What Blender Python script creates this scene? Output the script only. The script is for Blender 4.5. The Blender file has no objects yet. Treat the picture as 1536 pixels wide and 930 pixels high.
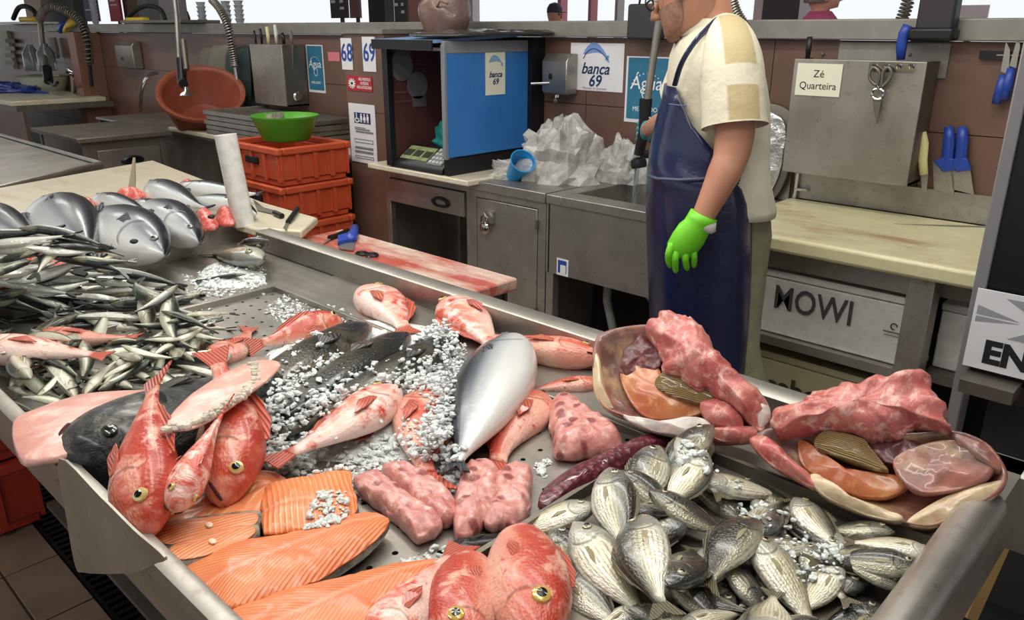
import bpy, bmesh, math, random
import numpy as np
from mathutils import Vector, Matrix, noise as mnoise
PI = math.pi
SC = bpy.context.scene
COL = SC.collection
random.seed(7); RNG = np.random.default_rng(7)
def S(r, g, b):
    f = lambda c: (c/255/12.92) if c/255 <= .04045 else ((c/255+.055)/1.055)**2.4
    return (f(r), f(g), f(b), 1.0)

# ------------------------------------------------------------------ camera
CAMH = 1.6
FPX = 1191.3
_yaw, _pitch, _roll = -.75665, .33949, .00265
_f = Vector((math.sin(_yaw)*math.cos(_pitch), math.cos(_yaw)*math.cos(_pitch), -math.sin(_pitch)))
_r = Vector((math.cos(_yaw), -math.sin(_yaw), 0)); _u = _r.cross(_f)
_c, _s = math.cos(_roll), math.sin(_roll)
R_, U_ = _c*_r+_s*_u, -_s*_r+_c*_u
cd = bpy.data.cameras.new('camera'); cd.sensor_width = 36; cd.lens = FPX/1536*36; cd.clip_end = 200; cd.clip_start = .05
cam = bpy.data.objects.new('camera', cd); COL.objects.link(cam)
m = Matrix.Identity(4)
for i in range(3):
    m[i][0], m[i][1], m[i][2] = R_[i], U_[i], -_f[i]
m[2][3] = CAMH
cam.matrix_world = m
SC.camera = cam
# ------------------------------------------------------------------ world, light, exposure
vs = SC.view_settings
SC.display_settings.display_device = 'sRGB'
vs.view_transform = 'Standard'; vs.look = 'None'; vs.gamma = 1.0; vs.exposure = 0.0; vs.use_curve_mapping = False
W = bpy.data.worlds.new('world'); SC.world = W; W.use_nodes = True
bg = W.node_tree.nodes['Background']; bg.inputs[0].default_value = (.93, .97, 1.0, 1); bg.inputs[1].default_value = 1.0
def area(name, loc, sx, sy, power, col=(1, .97, .92), target=None):
    l = bpy.data.lights.new(name, 'AREA'); l.shape = 'RECTANGLE'; l.size = sx; l.size_y = sy; l.energy = power; l.color = col
    o = bpy.data.objects.new(name, l); COL.objects.link(o); o.location = loc
    if target:
        o.rotation_euler = (Vector(target)-Vector(loc)).to_track_quat('-Z', 'Y').to_euler()
    return o
area('ceiling_lamp_or_fill', (-1.0, .55, 2.75), 2.2, .16, 21)
area('ceiling_lamp_or_fill', (-1.9, 1.55, 2.75), 2.4, .16, 18)
area('ceiling_lamp_or_fill', (-3.6, 1.3, 2.95), 1.8, .16, 16)
area('ceiling_lamp_or_fill', (-2.4, -.7, 2.85), 2.2, .16, 20)  # unseen fill light, added to brighten the front left floor and counter front
area('ceiling_lamp_or_fill', (-1.2, 2.35, 2.95), 2.2, .16, 24)
area('ceiling_lamp_or_fill', (-5.2, 2.0, 2.95), 2.4, .16, 22)
area('ceiling_lamp_or_fill', (-8.8, 2.0, 2.95), 2.4, .16, 14)
for _x, _y in ((-.8, 1.0), (-3.6, 1.6), (-7.0, 1.6)):
    area('ceiling_fill_light', (_x, _y, 2.8), 2.2, .2, 34, target=(_x, _y, 4))  # added upward fill that brightens the ceiling for soft bounce and steel reflections

# ------------------------------------------------------------------ pixel rays: where the photograph's point meets a real plane of the place
def ray(x, y): return R_*((x-768)/FPX) - U_*((y-465)/FPX) + _f
O_ = Vector((0, 0, CAMH))
def PZ(x, y, z): d = ray(x, y); return O_ + d*((z-CAMH)/d.z)
def PY(x, y, Y): d = ray(x, y); return O_ + d*(Y/d.y)
def PX(x, y, X): d = ray(x, y); return O_ + d*(X/d.x)
def PPL(x, y, p, n): d = ray(x, y); return O_ + d*((p-O_).dot(n)/d.dot(n))

# ------------------------------------------------------------------ mesh builder
class MB:
    def __init__(s): s.v = []; s.f = []; s.uv = []
    def add(s, verts, faces, uv=None):
        o = len(s.v); s.v += [Vector(p) for p in verts]; s.f += [tuple(i+o for i in f) for f in faces]
        s.uv += list(uv) if uv else [(0, 0)]*len(verts)
        return s
    def box(s, x0, x1, y0, y1, z0, z1):
        v = [(x, y, z) for z in (z0, z1) for y in (y0, y1) for x in (x0, x1)]
        return s.add(v, [(0, 2, 3, 1), (4, 5, 7, 6), (0, 1, 5, 4), (1, 3, 7, 5), (3, 2, 6, 7), (2, 0, 4, 6)])
    def obox(s, c, ax, ay, az):
        c, ax, ay, az = map(Vector, (c, ax, ay, az))
        v = [c+ax*i+ay*j+az*k for k in (-.5, .5) for j in (-.5, .5) for i in (-.5, .5)]
        return s.add(v, [(0, 2, 3, 1), (4, 5, 7, 6), (0, 1, 5, 4), (1, 3, 7, 5), (3, 2, 6, 7), (2, 0, 4, 6)])
    def prism(s, poly, d):
        n = len(poly); p = [Vector(q) for q in poly]; d = Vector(d)
        return s.add(p+[q+d for q in p], [tuple(range(n))[::-1], tuple(range(n, 2*n))]+[(i, (i+1) % n, n+(i+1) % n, n+i) for i in range(n)])
    def loft(s, rings, cap=True, closed=True):
        n = len(rings[0]); k = len(rings); v = []; uv = []
        for i, r in enumerate(rings):
            for j, p in enumerate(r): v.append(p); uv.append((i/max(1, k-1), j/n))
        f = []
        for i in range(k-1):
            for j in range(n if closed else n-1):
                f.append((i*n+j, i*n+(j+1) % n, (i+1)*n+(j+1) % n, (i+1)*n+j))
        if cap and closed: f += [tuple(range(n))[::-1], tuple(range((k-1)*n, k*n))]
        return s.add(v, f, uv)
    def tube(s, pts, r, n=8, cap=True, squash=1.0):
        pts = [Vector(p) for p in pts]; k = len(pts); rr = r if hasattr(r, '__len__') else [r]*k
        rings = []; up = None
        for i in range(k):
            t = (pts[min(i+1, k-1)]-pts[max(i-1, 0)]).normalized()
            if up is None:
                up = Vector((0, 0, 1)) if abs(t.z) < .9 else Vector((0, 1, 0))
            a = t.cross(up)
            if a.length < 1e-5: a = t.orthogonal()
            a.normalize(); b = a.cross(t).normalized(); up = b
            rings.append([pts[i]+(a*math.cos(2*PI*j/n)+b*math.sin(2*PI*j/n)*squash)*rr[i] for j in range(n)])
        return s.loft(rings, cap)
    def lathe(s, prof, c, n=24, ax=(0, 0, 1), sx=1.0, sy=1.0):
        q = Vector((0, 0, 1)).rotation_difference(Vector(ax).normalized()); c = Vector(c)
        return s.loft([[c+q @ Vector((r*math.cos(2*PI*j/n)*sx, r*math.sin(2*PI*j/n)*sy, z)) for j in range(n)] for r, z in prof])
    def ball(s, c, rx, ry=None, rz=None, n=10, k=7, M=None):
        ry = ry or rx; rz = rz or rx; c = Vector(c); rings = []
        for i in range(1, k):
            a = PI*i/k
            ring = [Vector((rx*math.sin(a)*math.cos(2*PI*j/n), ry*math.sin(a)*math.sin(2*PI*j/n), -rz*math.cos(a))) for j in range(n)]
            rings.append([c+((M @ p) if M else p) for p in ring])
        return s.loft(rings)
    def build(s, name, mat, parent=None, smooth=True, bevel=0, angle=40, local=False, subd=0):
        me = bpy.data.meshes.new(name)
        off = Vector((0, 0, 0))
        p = parent
        while p is not None and not local:
            off = off + p.location; p = p.parent
        me.from_pydata([tuple(v-off) for v in s.v], [], s.f)
        uvl = me.uv_layers.new(name='uv')
        li = np.zeros(len(me.loops), dtype=np.int32); me.loops.foreach_get('vertex_index', li)
        uvl.data.foreach_set('uv', np.array(s.uv, dtype=np.float32)[li].ravel())
        bm = bmesh.new(); bm.from_mesh(me); bmesh.ops.recalc_face_normals(bm, faces=bm.faces); bm.to_mesh(me); bm.free()
        if mat: me.materials.append(mat)
        if smooth:
            me.shade_smooth()
            if angle < 180: me.set_sharp_from_angle(angle=math.radians(angle))
        o = bpy.data.objects.new(name, me); COL.objects.link(o)
        if parent is not None: o.parent = parent
        if bevel:
            b = o.modifiers.new('bevel', 'BEVEL'); b.width = bevel; b.segments = 2; b.limit_method = 'ANGLE'; b.angle_limit = math.radians(50)
        if subd:
            b = o.modifiers.new('sub', 'SUBSURF'); b.levels = subd; b.render_levels = subd
        return o
def boxo(name, mat, parent, *d, **k): return MB().box(*d).build(name, mat, parent, **k)
def thing(name, label, cat, loc=(0, 0, 0), group=None):
    o = bpy.data.objects.new(name, None); o.empty_display_size = .05; COL.objects.link(o); o.location = loc
    return tag(o, label, cat, group)
def tag(o, label, cat, group=None):
    o['label'] = label; o['category'] = cat
    if group: o['group'] = group
    return o
def struct(o, label=None, cat=None):
    o['kind'] = 'structure'
    o['label'] = label; o['category'] = cat
    return o
def copy_tree(o, parent=None):
    c = o.copy(); COL.objects.link(c)
    c.parent = parent
    for ch in o.children: copy_tree(ch, c)
    return c
def smoothpoly(pts, n=56, closed=True):
    P = [Vector(p) for p in pts]; k = len(P); out = []
    cnt = k if closed else k-1
    for i in range(n if closed else n+1):
        t = i/n*cnt; a = int(min(t, cnt-1e-6)); u = t-a
        g = (lambda q: P[q % k]) if closed else (lambda q: P[max(0, min(k-1, q))])
        p0, p1, p2, p3 = g(a-1), g(a), g(a+1), g(a+2)
        out.append(.5*((2*p1)+(p2-p0)*u+(2*p0-5*p1+4*p2-p3)*u*u+(3*p1-p0-3*p2+p3)*u*u*u))
    return out
def fnoise(p, sc, amp, oct=3):
    return amp*mnoise.fractal(Vector(p)*sc, 1.0, 2.0, oct)
def pillow(mb, outline, n, H, D, rings=9, p=4.0, amp=0.0, sc=30., A=None, B=None, wd=.1, N=64, seed=0, edge=0., fn=None, bottom=True):
    """solid slab: the outline (points in space) domed by H along n, D thick below"""
    n = Vector(n).normalized(); o = smoothpoly(outline, N); c = sum(o, Vector())/N
    if edge: o = [q+(q-c).normalized()*(fnoise(q+Vector((seed, 0, 0)), 26, edge)+fnoise(q+Vector((seed, 5, 0)), 80, edge*.5, 2)) for q in o]
    A = Vector(A) if A is not None else o[0]; B = Vector(B) if B is not None else o[N//2]
    dr = (B-A); L = dr.length; dr.normalize(); sd = n.cross(dr)
    v = []; uv = []; f = []
    def put(q):
        v.append(q); e = q-A; uv.append((e.dot(dr)/L, .5+e.dot(sd)/wd))
    ss = [1-(i/(rings))**1.6 for i in range(rings)]
    if bottom:
        for q in o: put(c+(q-c)*.97-n*D)
        for q in o: put(q-n*D*.5+(q-c)*.012)
    for s in ss:
        h = H*(1-s**p)
        for q in o:
            w = c+(q-c)*s
            a = amp*(1 if s < .99 else .35)
            e = n*(h+(fnoise(w+Vector((seed, 0, 0)), sc, a) if amp else 0))
            if fn: e = e+n*fn(w, s, (w-A).dot(dr)/L, (w-A).dot(sd)/wd)
            put(w+e)
    put(c+n*(H+(fnoise(c+Vector((seed, 0, 0)), sc, amp) if amp else 0)+(fn(c, 0, (c-A).dot(dr)/L, (c-A).dot(sd)/wd) if fn else 0)))
    k = len(v)//N
    for i in range(k-1):
        for j in range(N): f.append((i*N+j, i*N+(j+1) % N, (i+1)*N+(j+1) % N, (i+1)*N+j))
    for j in range(N): f.append(((k-1)*N+j, (k-1)*N+(j+1) % N, k*N))
    if bottom: f.append(tuple(range(N))[::-1])
    return mb.add(v, f, uv)

# ------------------------------------------------------------------ materials
class NT:
    def __init__(s, name):
        s.m = bpy.data.materials.new(name); s.m.use_nodes = True; s.t = s.m.node_tree; s.b = s.t.nodes['Principled BSDF']
        s.tc = None
    def n(s, ty, **k):
        x = s.t.nodes.new(ty)
        for a, b in k.items(): setattr(x, a, b)
        return x
    def l(s, a, b): s.t.links.new(a, b)
    def co(s, which='Object'):
        if not s.tc: s.tc = s.n('ShaderNodeTexCoord')
        return s.tc.outputs[which]
    def set(s, **k):
        for a, v in k.items():
            i = s.b.inputs[a.replace('_', ' ')]
            if hasattr(v, 'links'): s.l(v, i)
            else: i.default_value = v
        return s
    def noise(s, scale, detail=4, vec=None, rough=.6, dist=0):
        x = s.n('ShaderNodeTexNoise'); x.inputs['Scale'].default_value = scale; x.inputs['Detail'].default_value = detail
        x.inputs['Roughness'].default_value = rough; x.inputs['Distortion'].default_value = dist
        s.l(vec if vec else s.co(), x.inputs['Vector']); return x.outputs['Fac']
    def vor(s, scale, vec=None, feature='F1', out='Distance'):
        x = s.n('ShaderNodeTexVoronoi', feature=feature); x.inputs['Scale'].default_value = scale
        s.l(vec if vec else s.co(), x.inputs['Vector']); return x.outputs[out]
    def ramp(s, fac, stops, interp='LINEAR'):
        x = s.n('ShaderNodeValToRGB'); r = x.color_ramp; r.interpolation = interp
        while len(r.elements) < len(stops): r.elements.new(.5)
        for e, (p, c) in zip(r.elements, stops): e.position = p; e.color = c if len(c) == 4 else (*c, 1)
        s.l(fac, x.inputs[0]); return x.outputs[0]
    def mix(s, fac, a, b, mode='MIX'):
        x = s.n('ShaderNodeMix', data_type='RGBA', blend_type=mode)
        for v, i in ((fac, 0), (a, 6), (b, 7)):
            if hasattr(v, 'links'): s.l(v, x.inputs[i])
            else: x.inputs[i].default_value = v
        return x.outputs[2]
    def math(s, op, a, b=0., c=0.):
        x = s.n('ShaderNodeMath', operation=op)
        for i, v in enumerate((a, b, c)):
            if hasattr(v, 'links'): s.l(v, x.inputs[i])
            else: x.inputs[i].default_value = v
        return x.outputs[0]
    def uv(s):
        x = s.n('ShaderNodeSeparateXYZ'); s.l(s.co('UV'), x.inputs[0]); return x.outputs[0], x.outputs[1]
    def mapv(s, scale, which='UV', loc=(0, 0, 0), rot=(0, 0, 0)):
        x = s.n('ShaderNodeMapping'); s.l(s.co(which), x.inputs[0]); x.inputs['Scale'].default_value = scale; x.inputs['Location'].default_value = loc
        x.inputs['Rotation'].default_value = rot
        return x.outputs[0]
    def bump(s, h, strength=.3, dist=.002, normal=None):
        x = s.n('ShaderNodeBump'); x.inputs['Strength'].default_value = strength; x.inputs['Distance'].default_value = dist
        s.l(h, x.inputs['Height'])
        if normal: s.l(normal, x.inputs['Normal'])
        s.l(x.outputs[0], s.b.inputs['Normal']); return x.outputs[0]
BW = lambda a, b: [(a, (0, 0, 0, 1)), (b, (1, 1, 1, 1))]
def M(name, col, rough=.5, metal=0., n=None, b=None, coat=0., sss=0., trans=0., alpha=1., ior=1.45, emis=None, spec=.5, rn=None):
    """n = (scale, second colour, lo, hi) mottling; b = (scale, strength, distance) bump"""
    t = NT(name); t.set(Base_Color=col, Roughness=rough, Metallic=metal, IOR=ior)
    t.b.inputs['Specular IOR Level'].default_value = spec
    if n: t.set(Base_Color=t.mix(t.ramp(t.noise(n[0], 5), BW(n[2], n[3])), col, n[1]))
    if b: t.bump(t.noise(b[0], 5), b[1], b[2])
    if rn:
        x = t.n('ShaderNodeMapRange'); t.l(t.noise(rn[0], 4), x.inputs[0]); x.inputs[1].default_value = .3; x.inputs[2].default_value = .7
        x.inputs[3].default_value = rn[1]; x.inputs[4].default_value = rn[2]; t.set(Roughness=x.outputs[0])
    if coat: t.set(Coat_Weight=coat); t.b.inputs['Coat Roughness'].default_value = .12
    if sss:
        t.set(Subsurface_Weight=sss); t.b.inputs['Subsurface Radius'].default_value = (.012, .005, .004); t.b.inputs['Subsurface Scale'].default_value = .6
    if trans: t.set(Transmission_Weight=trans)
    if alpha < 1: t.set(Alpha=alpha)
    if emis: t.set(Emission_Color=emis[0], Emission_Strength=emis[1])
    return t.m
def steelmat(name, col=S(178, 174, 166), rough=.34, streak=(60, 60, 2)):
    t = NT(name); t.set(Metallic=.86)
    v = t.mapv(streak, 'Object'); f = t.noise(1.0, 6, v)
    g = t.noise(5, 5); g2 = t.noise(45, 4)
    c = t.mix(t.ramp(g, BW(.3, .75)), col, tuple(x*.62 for x in col[:3])+(1,))
    c = t.mix(t.math('MULTIPLY', t.ramp(g2, BW(.58, .72)), .35), c, S(105, 96, 84))
    t.set(Base_Color=c)
    r = t.math('MULTIPLY_ADD', f, .16, rough-.06); t.set(Roughness=t.math('MULTIPLY_ADD', g2, .12, r))
    t.bump(f, .06, .001)
    return t.m
steel = steelmat('brushed_steel')
steel_v = steelmat('brushed_steel_upright', S(182, 178, 168), .36, (60, 60, 2))
steel_h = steelmat('brushed_steel_counter', S(180, 176, 168), .33, (2, 60, 60))
steel_dark = steelmat('dull_steel', S(136, 130, 120), .45)
chrome = M('chrome', S(205, 205, 205), .14, 1.0)
alu = M('grey_aluminium', S(150, 148, 142), .5, .35, n=(8, S(132, 129, 122), .3, .7))
black = M('black_plastic', S(24, 24, 26), .4, b=(60, .05, .001))
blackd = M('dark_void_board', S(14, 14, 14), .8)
rubber = M('black_rubber', S(30, 30, 30), .6)
white_pl = M('white_plastic', S(226, 226, 220), .35, n=(20, S(200, 198, 188), .45, .75), coat=.2)
paper = M('white_paper', S(222, 222, 226), .6)
cream_paper = M('cream_paper', S(226, 226, 205), .6)
ink = M('black_ink', S(28, 28, 30), .6)
blueink = M('blue_ink', S(38, 72, 150), .6)
navyink = M('navy_ink', S(28, 46, 92), .6)
greyink = M('grey_ink', S(120, 124, 130), .6)
redink = M('red_sticker', S(176, 34, 46), .5)
whiteink = M('white_ink', S(232, 234, 236), .6)
teal_poster = M('teal_poster', S(38, 104, 138), .5, n=(6, S(52, 122, 152), .35, .7))
def _brown():
    t = NT('brown_laminate')
    c = t.mix(t.ramp(t.noise(3, 5), BW(.3, .7)), S(114, 86, 74), S(100, 75, 64))
    c = t.mix(t.math('MULTIPLY', t.ramp(t.noise(28, 6), BW(.62, .75)), .25), c, S(140, 112, 96))
    t.set(Base_Color=c, Roughness=.42); t.bump(t.noise(90, 3), .04, .001); return t.m
brown = _brown()
brown_dark = M('dark_brown_panel', S(60, 38, 34), .45)
def _board(name, stain, lo, hi, base=S(226, 218, 178)):
    t = NT(name)
    nn = t.noise(1.0, 6, t.mapv((2.2, 7, 6), 'Object'), .65)
    c = t.mix(t.ramp(t.noise(9, 5), BW(.35, .7)), base, tuple(x*.86 for x in base[:3])+(1,))
    c = t.mix(t.ramp(nn, BW(lo, hi)), c, stain)
    c = t.mix(t.math('MULTIPLY', t.ramp(t.noise(40, 4), BW(.6, .7)), .4), c, S(190, 178, 140))
    t.set(Base_Color=c, Roughness=.32, Coat_Weight=.35); t.b.inputs['Coat Roughness'].default_value = .2
    t.bump(t.noise(120, 4), .12, .001); return t.m
board_tan = _board('stained_cutting_board', S(172, 128, 92), .52, .76, S(228, 222, 178))
board_white = _board('pale_cutting_board', S(196, 176, 138), .55, .75, S(222, 214, 190))
board_blood = _board('bloody_cutting_board', S(184, 88, 74), .36, .56, S(228, 214, 196))
orange_pl = M('orange_crate_plastic', S(202, 88, 52), .42, n=(7, S(182, 72, 42), .35, .7), b=(80, .06, .001))
red_pl = M('red_crate_plastic', S(176, 58, 38), .42, n=(7, S(140, 42, 28), .35, .7), b=(80, .06, .001))
terracotta = M('terracotta_plastic', S(150, 78, 56), .45, n=(9, S(132, 66, 48), .35, .7))
green_pl = M('green_plastic', S(84, 160, 48), .35)
blue_pl = M('blue_plastic', S(40, 70, 160), .35)
cyan_pl = M('cyan_plastic', S(40, 140, 200), .35)
yellow_pl = M('yellow_plastic', S(222, 190, 50), .45)
cream_pl = M('cream_plastic', S(226, 218, 160), .4)
ice_white = M('styrofoam', S(214, 212, 206), .75, n=(30, S(198, 196, 190), .4, .7), b=(160, .15, .001))
def txt(body, size, mat, parent, mw, ext=.0004, align='CENTER', name='lettering', shear=0., bold=0., sx=1.):
    cu = bpy.data.curves.new(name, 'FONT'); cu.body = body; cu.size = size; cu.align_x = align; cu.align_y = 'CENTER'; cu.extrude = ext; cu.shear = shear; cu.offset = bold
    cu.resolution_u = 3
    o = bpy.data.objects.new(name, cu); COL.objects.link(o)
    bpy.context.view_layer.update()
    me = bpy.data.meshes.new_from_object(o.evaluated_get(bpy.context.evaluated_depsgraph_get()))
    bpy.data.objects.remove(o); bpy.data.curves.remove(cu)
    off = Vector()
    p = parent
    while p is not None: off = off+p.location; p = p.parent
    me.transform(Matrix.Translation(-off) @ mw @ Matrix.Diagonal((sx, 1, 1, 1)))
    me.materials.clear(); me.materials.append(mat); me.name = name
    o = bpy.data.objects.new(name, me); COL.objects.link(o); o.parent = parent
    return o
def frame_(c, ex, ey):
    """matrix with local x = ex, local y = ey (text plane), origin c"""
    ex = Vector(ex).normalized(); ey = Vector(ey); ey = (ey-ex*ey.dot(ex)).normalized(); ez = ex.cross(ey)
    m = Matrix.Identity(4)
    for i in range(3): m[i][0], m[i][1], m[i][2], m[i][3] = ex[i], ey[i], ez[i], c[i]
    return m
XW, ZW = Vector((1, 0, 0)), Vector((0, 0, 1))
def ribbon(mb, pts, w, n, t=.0008):
    """flat stroke of width w through pts lying in the plane with normal n"""
    pts = [Vector(p) for p in pts]; n = Vector(n); k = len(pts); a = []; b = []
    for i in range(k):
        d = (pts[min(i+1, k-1)]-pts[max(0, i-1)]).normalized(); s = n.cross(d).normalized()*w/2
        a.append(pts[i]+s); b.append(pts[i]-s)
    rings = [[a[i], b[i], b[i]+n*t, a[i]+n*t] for i in range(k)]
    return mb.loft(rings)
# ================================================================== SETTING
WY = 3.57
tile_m = M('floor_tile', S(140, 120, 102), .5, n=(6, S(116, 98, 84), .3, .7), b=(60, .1, .002))
grout_m = M('floor_grout', S(70, 62, 54), .8)
floor = struct(MB().box(-30, 24, -20, .563, -.12, -.012).box(-30, 24, .709, 20, -.12, -.012).box(-30, 24, .563, .709, -.16, -.1).build('floor', grout_m), 'brown tiled market floor', 'floor')
tx = [-4.34+.3*i for i in range(13)]
rows = [(.405-.158*k, .405-.158*(k-1)) for k in range(0, 4)] + [(.405, .563)] + [(.709+.158*k, .709+.158*(k+1)) for k in range(0, 5)]
rows = [(-.069, .089), (.089, .247), (.247, .405), (.405, .563)] + [(.709+.158*k, .709+.158*(k+1)) for k in range(0, 6)]
for a, b in rows:
    for i in range(len(tx)-1):
        boxo('tile', tile_m, floor, tx[i]+.003, tx[i+1]-.003, a+.003, b-.003, -.012, random.uniform(-.001, .001), bevel=.002)
big = tile_m
MBt = MB().box(-.73, 24, -20, .563, -.012, -.001).box(-.73, 24, .709, 20, -.012, -.001).box(-30, -4.345, -20, .563, -.012, -.001).box(-30, -4.345, .709, 20, -.012, -.001).box(-4.34, -.735, 1.66, 20, -.012, -.001).box(-4.34, -.735, -20, -.07, -.012, -.001)
struct(MBt.build('floor_outer', big), 'brown tiled floor further out', 'floor')
grate = thing('drain_grate', 'black slatted drain grate running in the floor channel under the fish counter', 'drain', (-2.2, .636, 0))
gm = M('cast_iron', S(20, 19, 18), .55, .4)
MB().box(-4.3, -.75, .565, .577, -.03, -.002).box(-4.3, -.75, .695, .707, -.03, -.002).build('rim', gm, grate)
for i in range(100):
    x = -4.28+i*.0352
    boxo('slat', gm, grate, x, x+.017, .577, .695, -.026, -.004)
# back wall of brown panels under a grey rail
wall = struct(MB().box(-14, 2.2, WY+.006, WY+.05, 0, 1.56).build('wall_back', brown_dark), 'brown panelled partition wall', 'wall')
xs = [-14, -12.9, -11.8, -10.75, -9.69, -8.8, -7.8, -6.8, -5.9, -4.818, -3.9, -2.806, -2.2, -1.735, -1.041, -.3, .6, 2.2]
for i in range(len(xs)-1):
    for z0, z1 in ((0, .55), (.55, 1.21), (1.21, 1.56)):
        boxo('panel', brown, wall, xs[i]+.002, xs[i+1]-.002, WY-.006, WY+.006, z0+.002, z1-.002)
struct(MB().box(-14, 2.2, WY-.05, WY+.06, 1.562, 1.645).build('trim_1', alu, bevel=.006), 'grey metal rail along the top of the partition', 'rail')
struct(MB().box(-9.75, -9.55, 3.3, WY-.01, 0, 1.56).build('trim_2', M('light_brown_trim', S(128, 92, 76), .5)), 'light brown upright trim at the end of the partition', 'trim')
struct(MB().box(-24, 8, -6, 8.6, 3.3, 3.4).build('ceiling', M('hall_ceiling', S(196, 194, 188), .8)), 'pale hall ceiling', 'ceiling')
# numbered column between the stalls
colm = struct(MB().box(-4.22, -3.83, 2.98, WY-.008, 0, 1.575).build('trim_3', brown, bevel=.003), 'brown partition end between stalls', 'partition')
boxo('cap', alu, colm, -4.23, -3.82, 2.965, WY-.052, 1.575, 1.60)
boxo('joint', brown_dark, colm, -4.221, -3.829, 2.979, 2.985, 1.125, 1.13)
YC = 2.978
def wall_sheet(name, label, cat, x0, y0, x1, y1, Y, mat, t=.003, group=None):
    """sheet on a wall facing the viewer's side; px corners"""
    a, b = PY(x0, y0, Y), PY(x1, y1, Y)
    th = thing(name, label, cat, ((a.x+b.x)/2, Y-t, (a.z+b.z)/2), group)
    MB().box(a.x, b.x, Y-t, Y, b.z, a.z).build('sheet', mat, th)
    return th, a, b
def wtxt(body, px, py, hpx, Y, mat, parent, **k):
    c = PY(px, py, Y); h = (PY(px, py-hpx/2, Y)-PY(px, py+hpx/2, Y)).length
    return txt(body, h*1.38, mat, parent, frame_(c, XW, ZW), **k)
for num, x0, x1, y0, y1, cx in (('68', 511, 530, 57, 105, 520), ('69', 543, 565, 55, 108, 553.5)):
    th, a, b = wall_sheet('number_sign', {'68': 'white number sign reading 68 on the left of the brown column top', '69': 'white number sign reading 69 beside the fridge roof'}[num], 'sign', x0, y0, x1, y1, YC, paper, group=None)
    txt(num, .145, blueink, th, frame_(PY(cx, 80, YC-.004), XW, ZW), bold=.002, sx=.82)
th, a, b = wall_sheet('rule_sticker', 'red rule sticker with white print under the number signs', 'sticker', 521, 113, 559, 138, YC, redink)
mb = MB()
for k in range(6):
    ang = k*PI/6; c = PY(528, 125, YC-.004)
    ribbon(mb, [c+Vector((math.cos(ang), 0, math.sin(ang)*.85))*.036, c-Vector((math.cos(ang), 0, math.sin(ang)*.85))*.036], .007, (0, -1, 0))
mb.build('symbol', whiteink, th)
for k, s_ in enumerate(('NÃO PERMITIDO', 'AS PESSOAS', 'NÃO AUTORIZADAS')):
    txt(s_, .025, whiteink, th, frame_(PY(546.5, 119.5+k*6, YC-.004), XW, ZW), sx=.62)
th, a, b = wall_sheet('toilet_notice', 'white toilet notice with blue pictograms low on the brown column', 'notice', 523, 154, 567, 248, YC, paper)
p0, p1 = PY(531, 168, YC-.004), PY(556, 187, YC-.004)
MB().box(p0.x, p1.x, YC-.0045, YC-.003, p1.z, p0.z).build('pictogram_panel', navyink, th)
pw_, ph_ = p1.x-p0.x, p0.z-p1.z; mb = MB()
def pt(u, v): return Vector((p0.x+pw_*u, YC-.005, p1.z+ph_*v))
for i in range(3):
    u = .44+i*.2; q = pt(u, .84)
    mb.prism([q+Vector((math.cos(t)*pw_*.045, 0, math.sin(t)*ph_*.09)) for t in [k*PI/5 for k in range(10)]], (0, -.001, 0))
    w0, w1 = ((.06, .06), (.035, .09), (.06, .06))[i]
    mb.prism([pt(u-w0, .72), pt(u+w0, .72), pt(u+w1, .36), pt(u-w1, .36)], (0, -.001, 0))
    for d in (-.03, .03): mb.prism([pt(u+d-.018, .36), pt(u+d+.018, .36), pt(u+d+.018, .1), pt(u+d-.018, .1)], (0, -.001, 0))
ribbon(mb, [pt(.17+.1*math.cos(t), .30+.2*math.sin(t)) for t in [2.2+i*.45 for i in range(12)]], .008, (0, -1, 0))
ribbon(mb, [pt(.15, .8), pt(.16, .45), pt(.27, .42), pt(.33, .15)], .010, (0, -1, 0))
mb.prism([pt(.15+.035*math.cos(t), .88+.08*math.sin(t)) for t in [k*PI/5 for k in range(10)]], (0, -.001, 0))
mb.build('pictograms', whiteink, th)
mb = MB()
for yy, x0, x1 in ((191, 532, 548), (194, 533, 555), (198, 534, 560), (228, 533, 560), (222, 533, 560)):
    p, q = PY(x0, yy, YC-.004), PY(x1, yy+1, YC-.004); mb.box(p.x, q.x, p.y-.0008, p.y, q.z, p.z)
for x0, y0, x1, y1 in ((532, 207, 560, 217), (533, 232, 561, 241)):
    p, q = PY(x0, y0, YC-.004), PY(x1, y1, YC-.004); w = .004
    for d in ((p.x, q.x, p.z-w, p.z), (p.x, q.x, q.z, q.z+w), (p.x, p.x+w, q.z, p.z), (q.x-w, q.x, q.z, p.z)):
        mb.box(d[0], d[1], p.y-.0008, p.y, d[2], d[3])
mb.build('printed_lines', greyink, th)
th, a, b = wall_sheet('pink_label', 'small pink label on the wall beside the number signs', 'label', 492, 78, 510, 92, WY-.007, M('pink_paper', S(222, 128, 138), .6))
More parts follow.
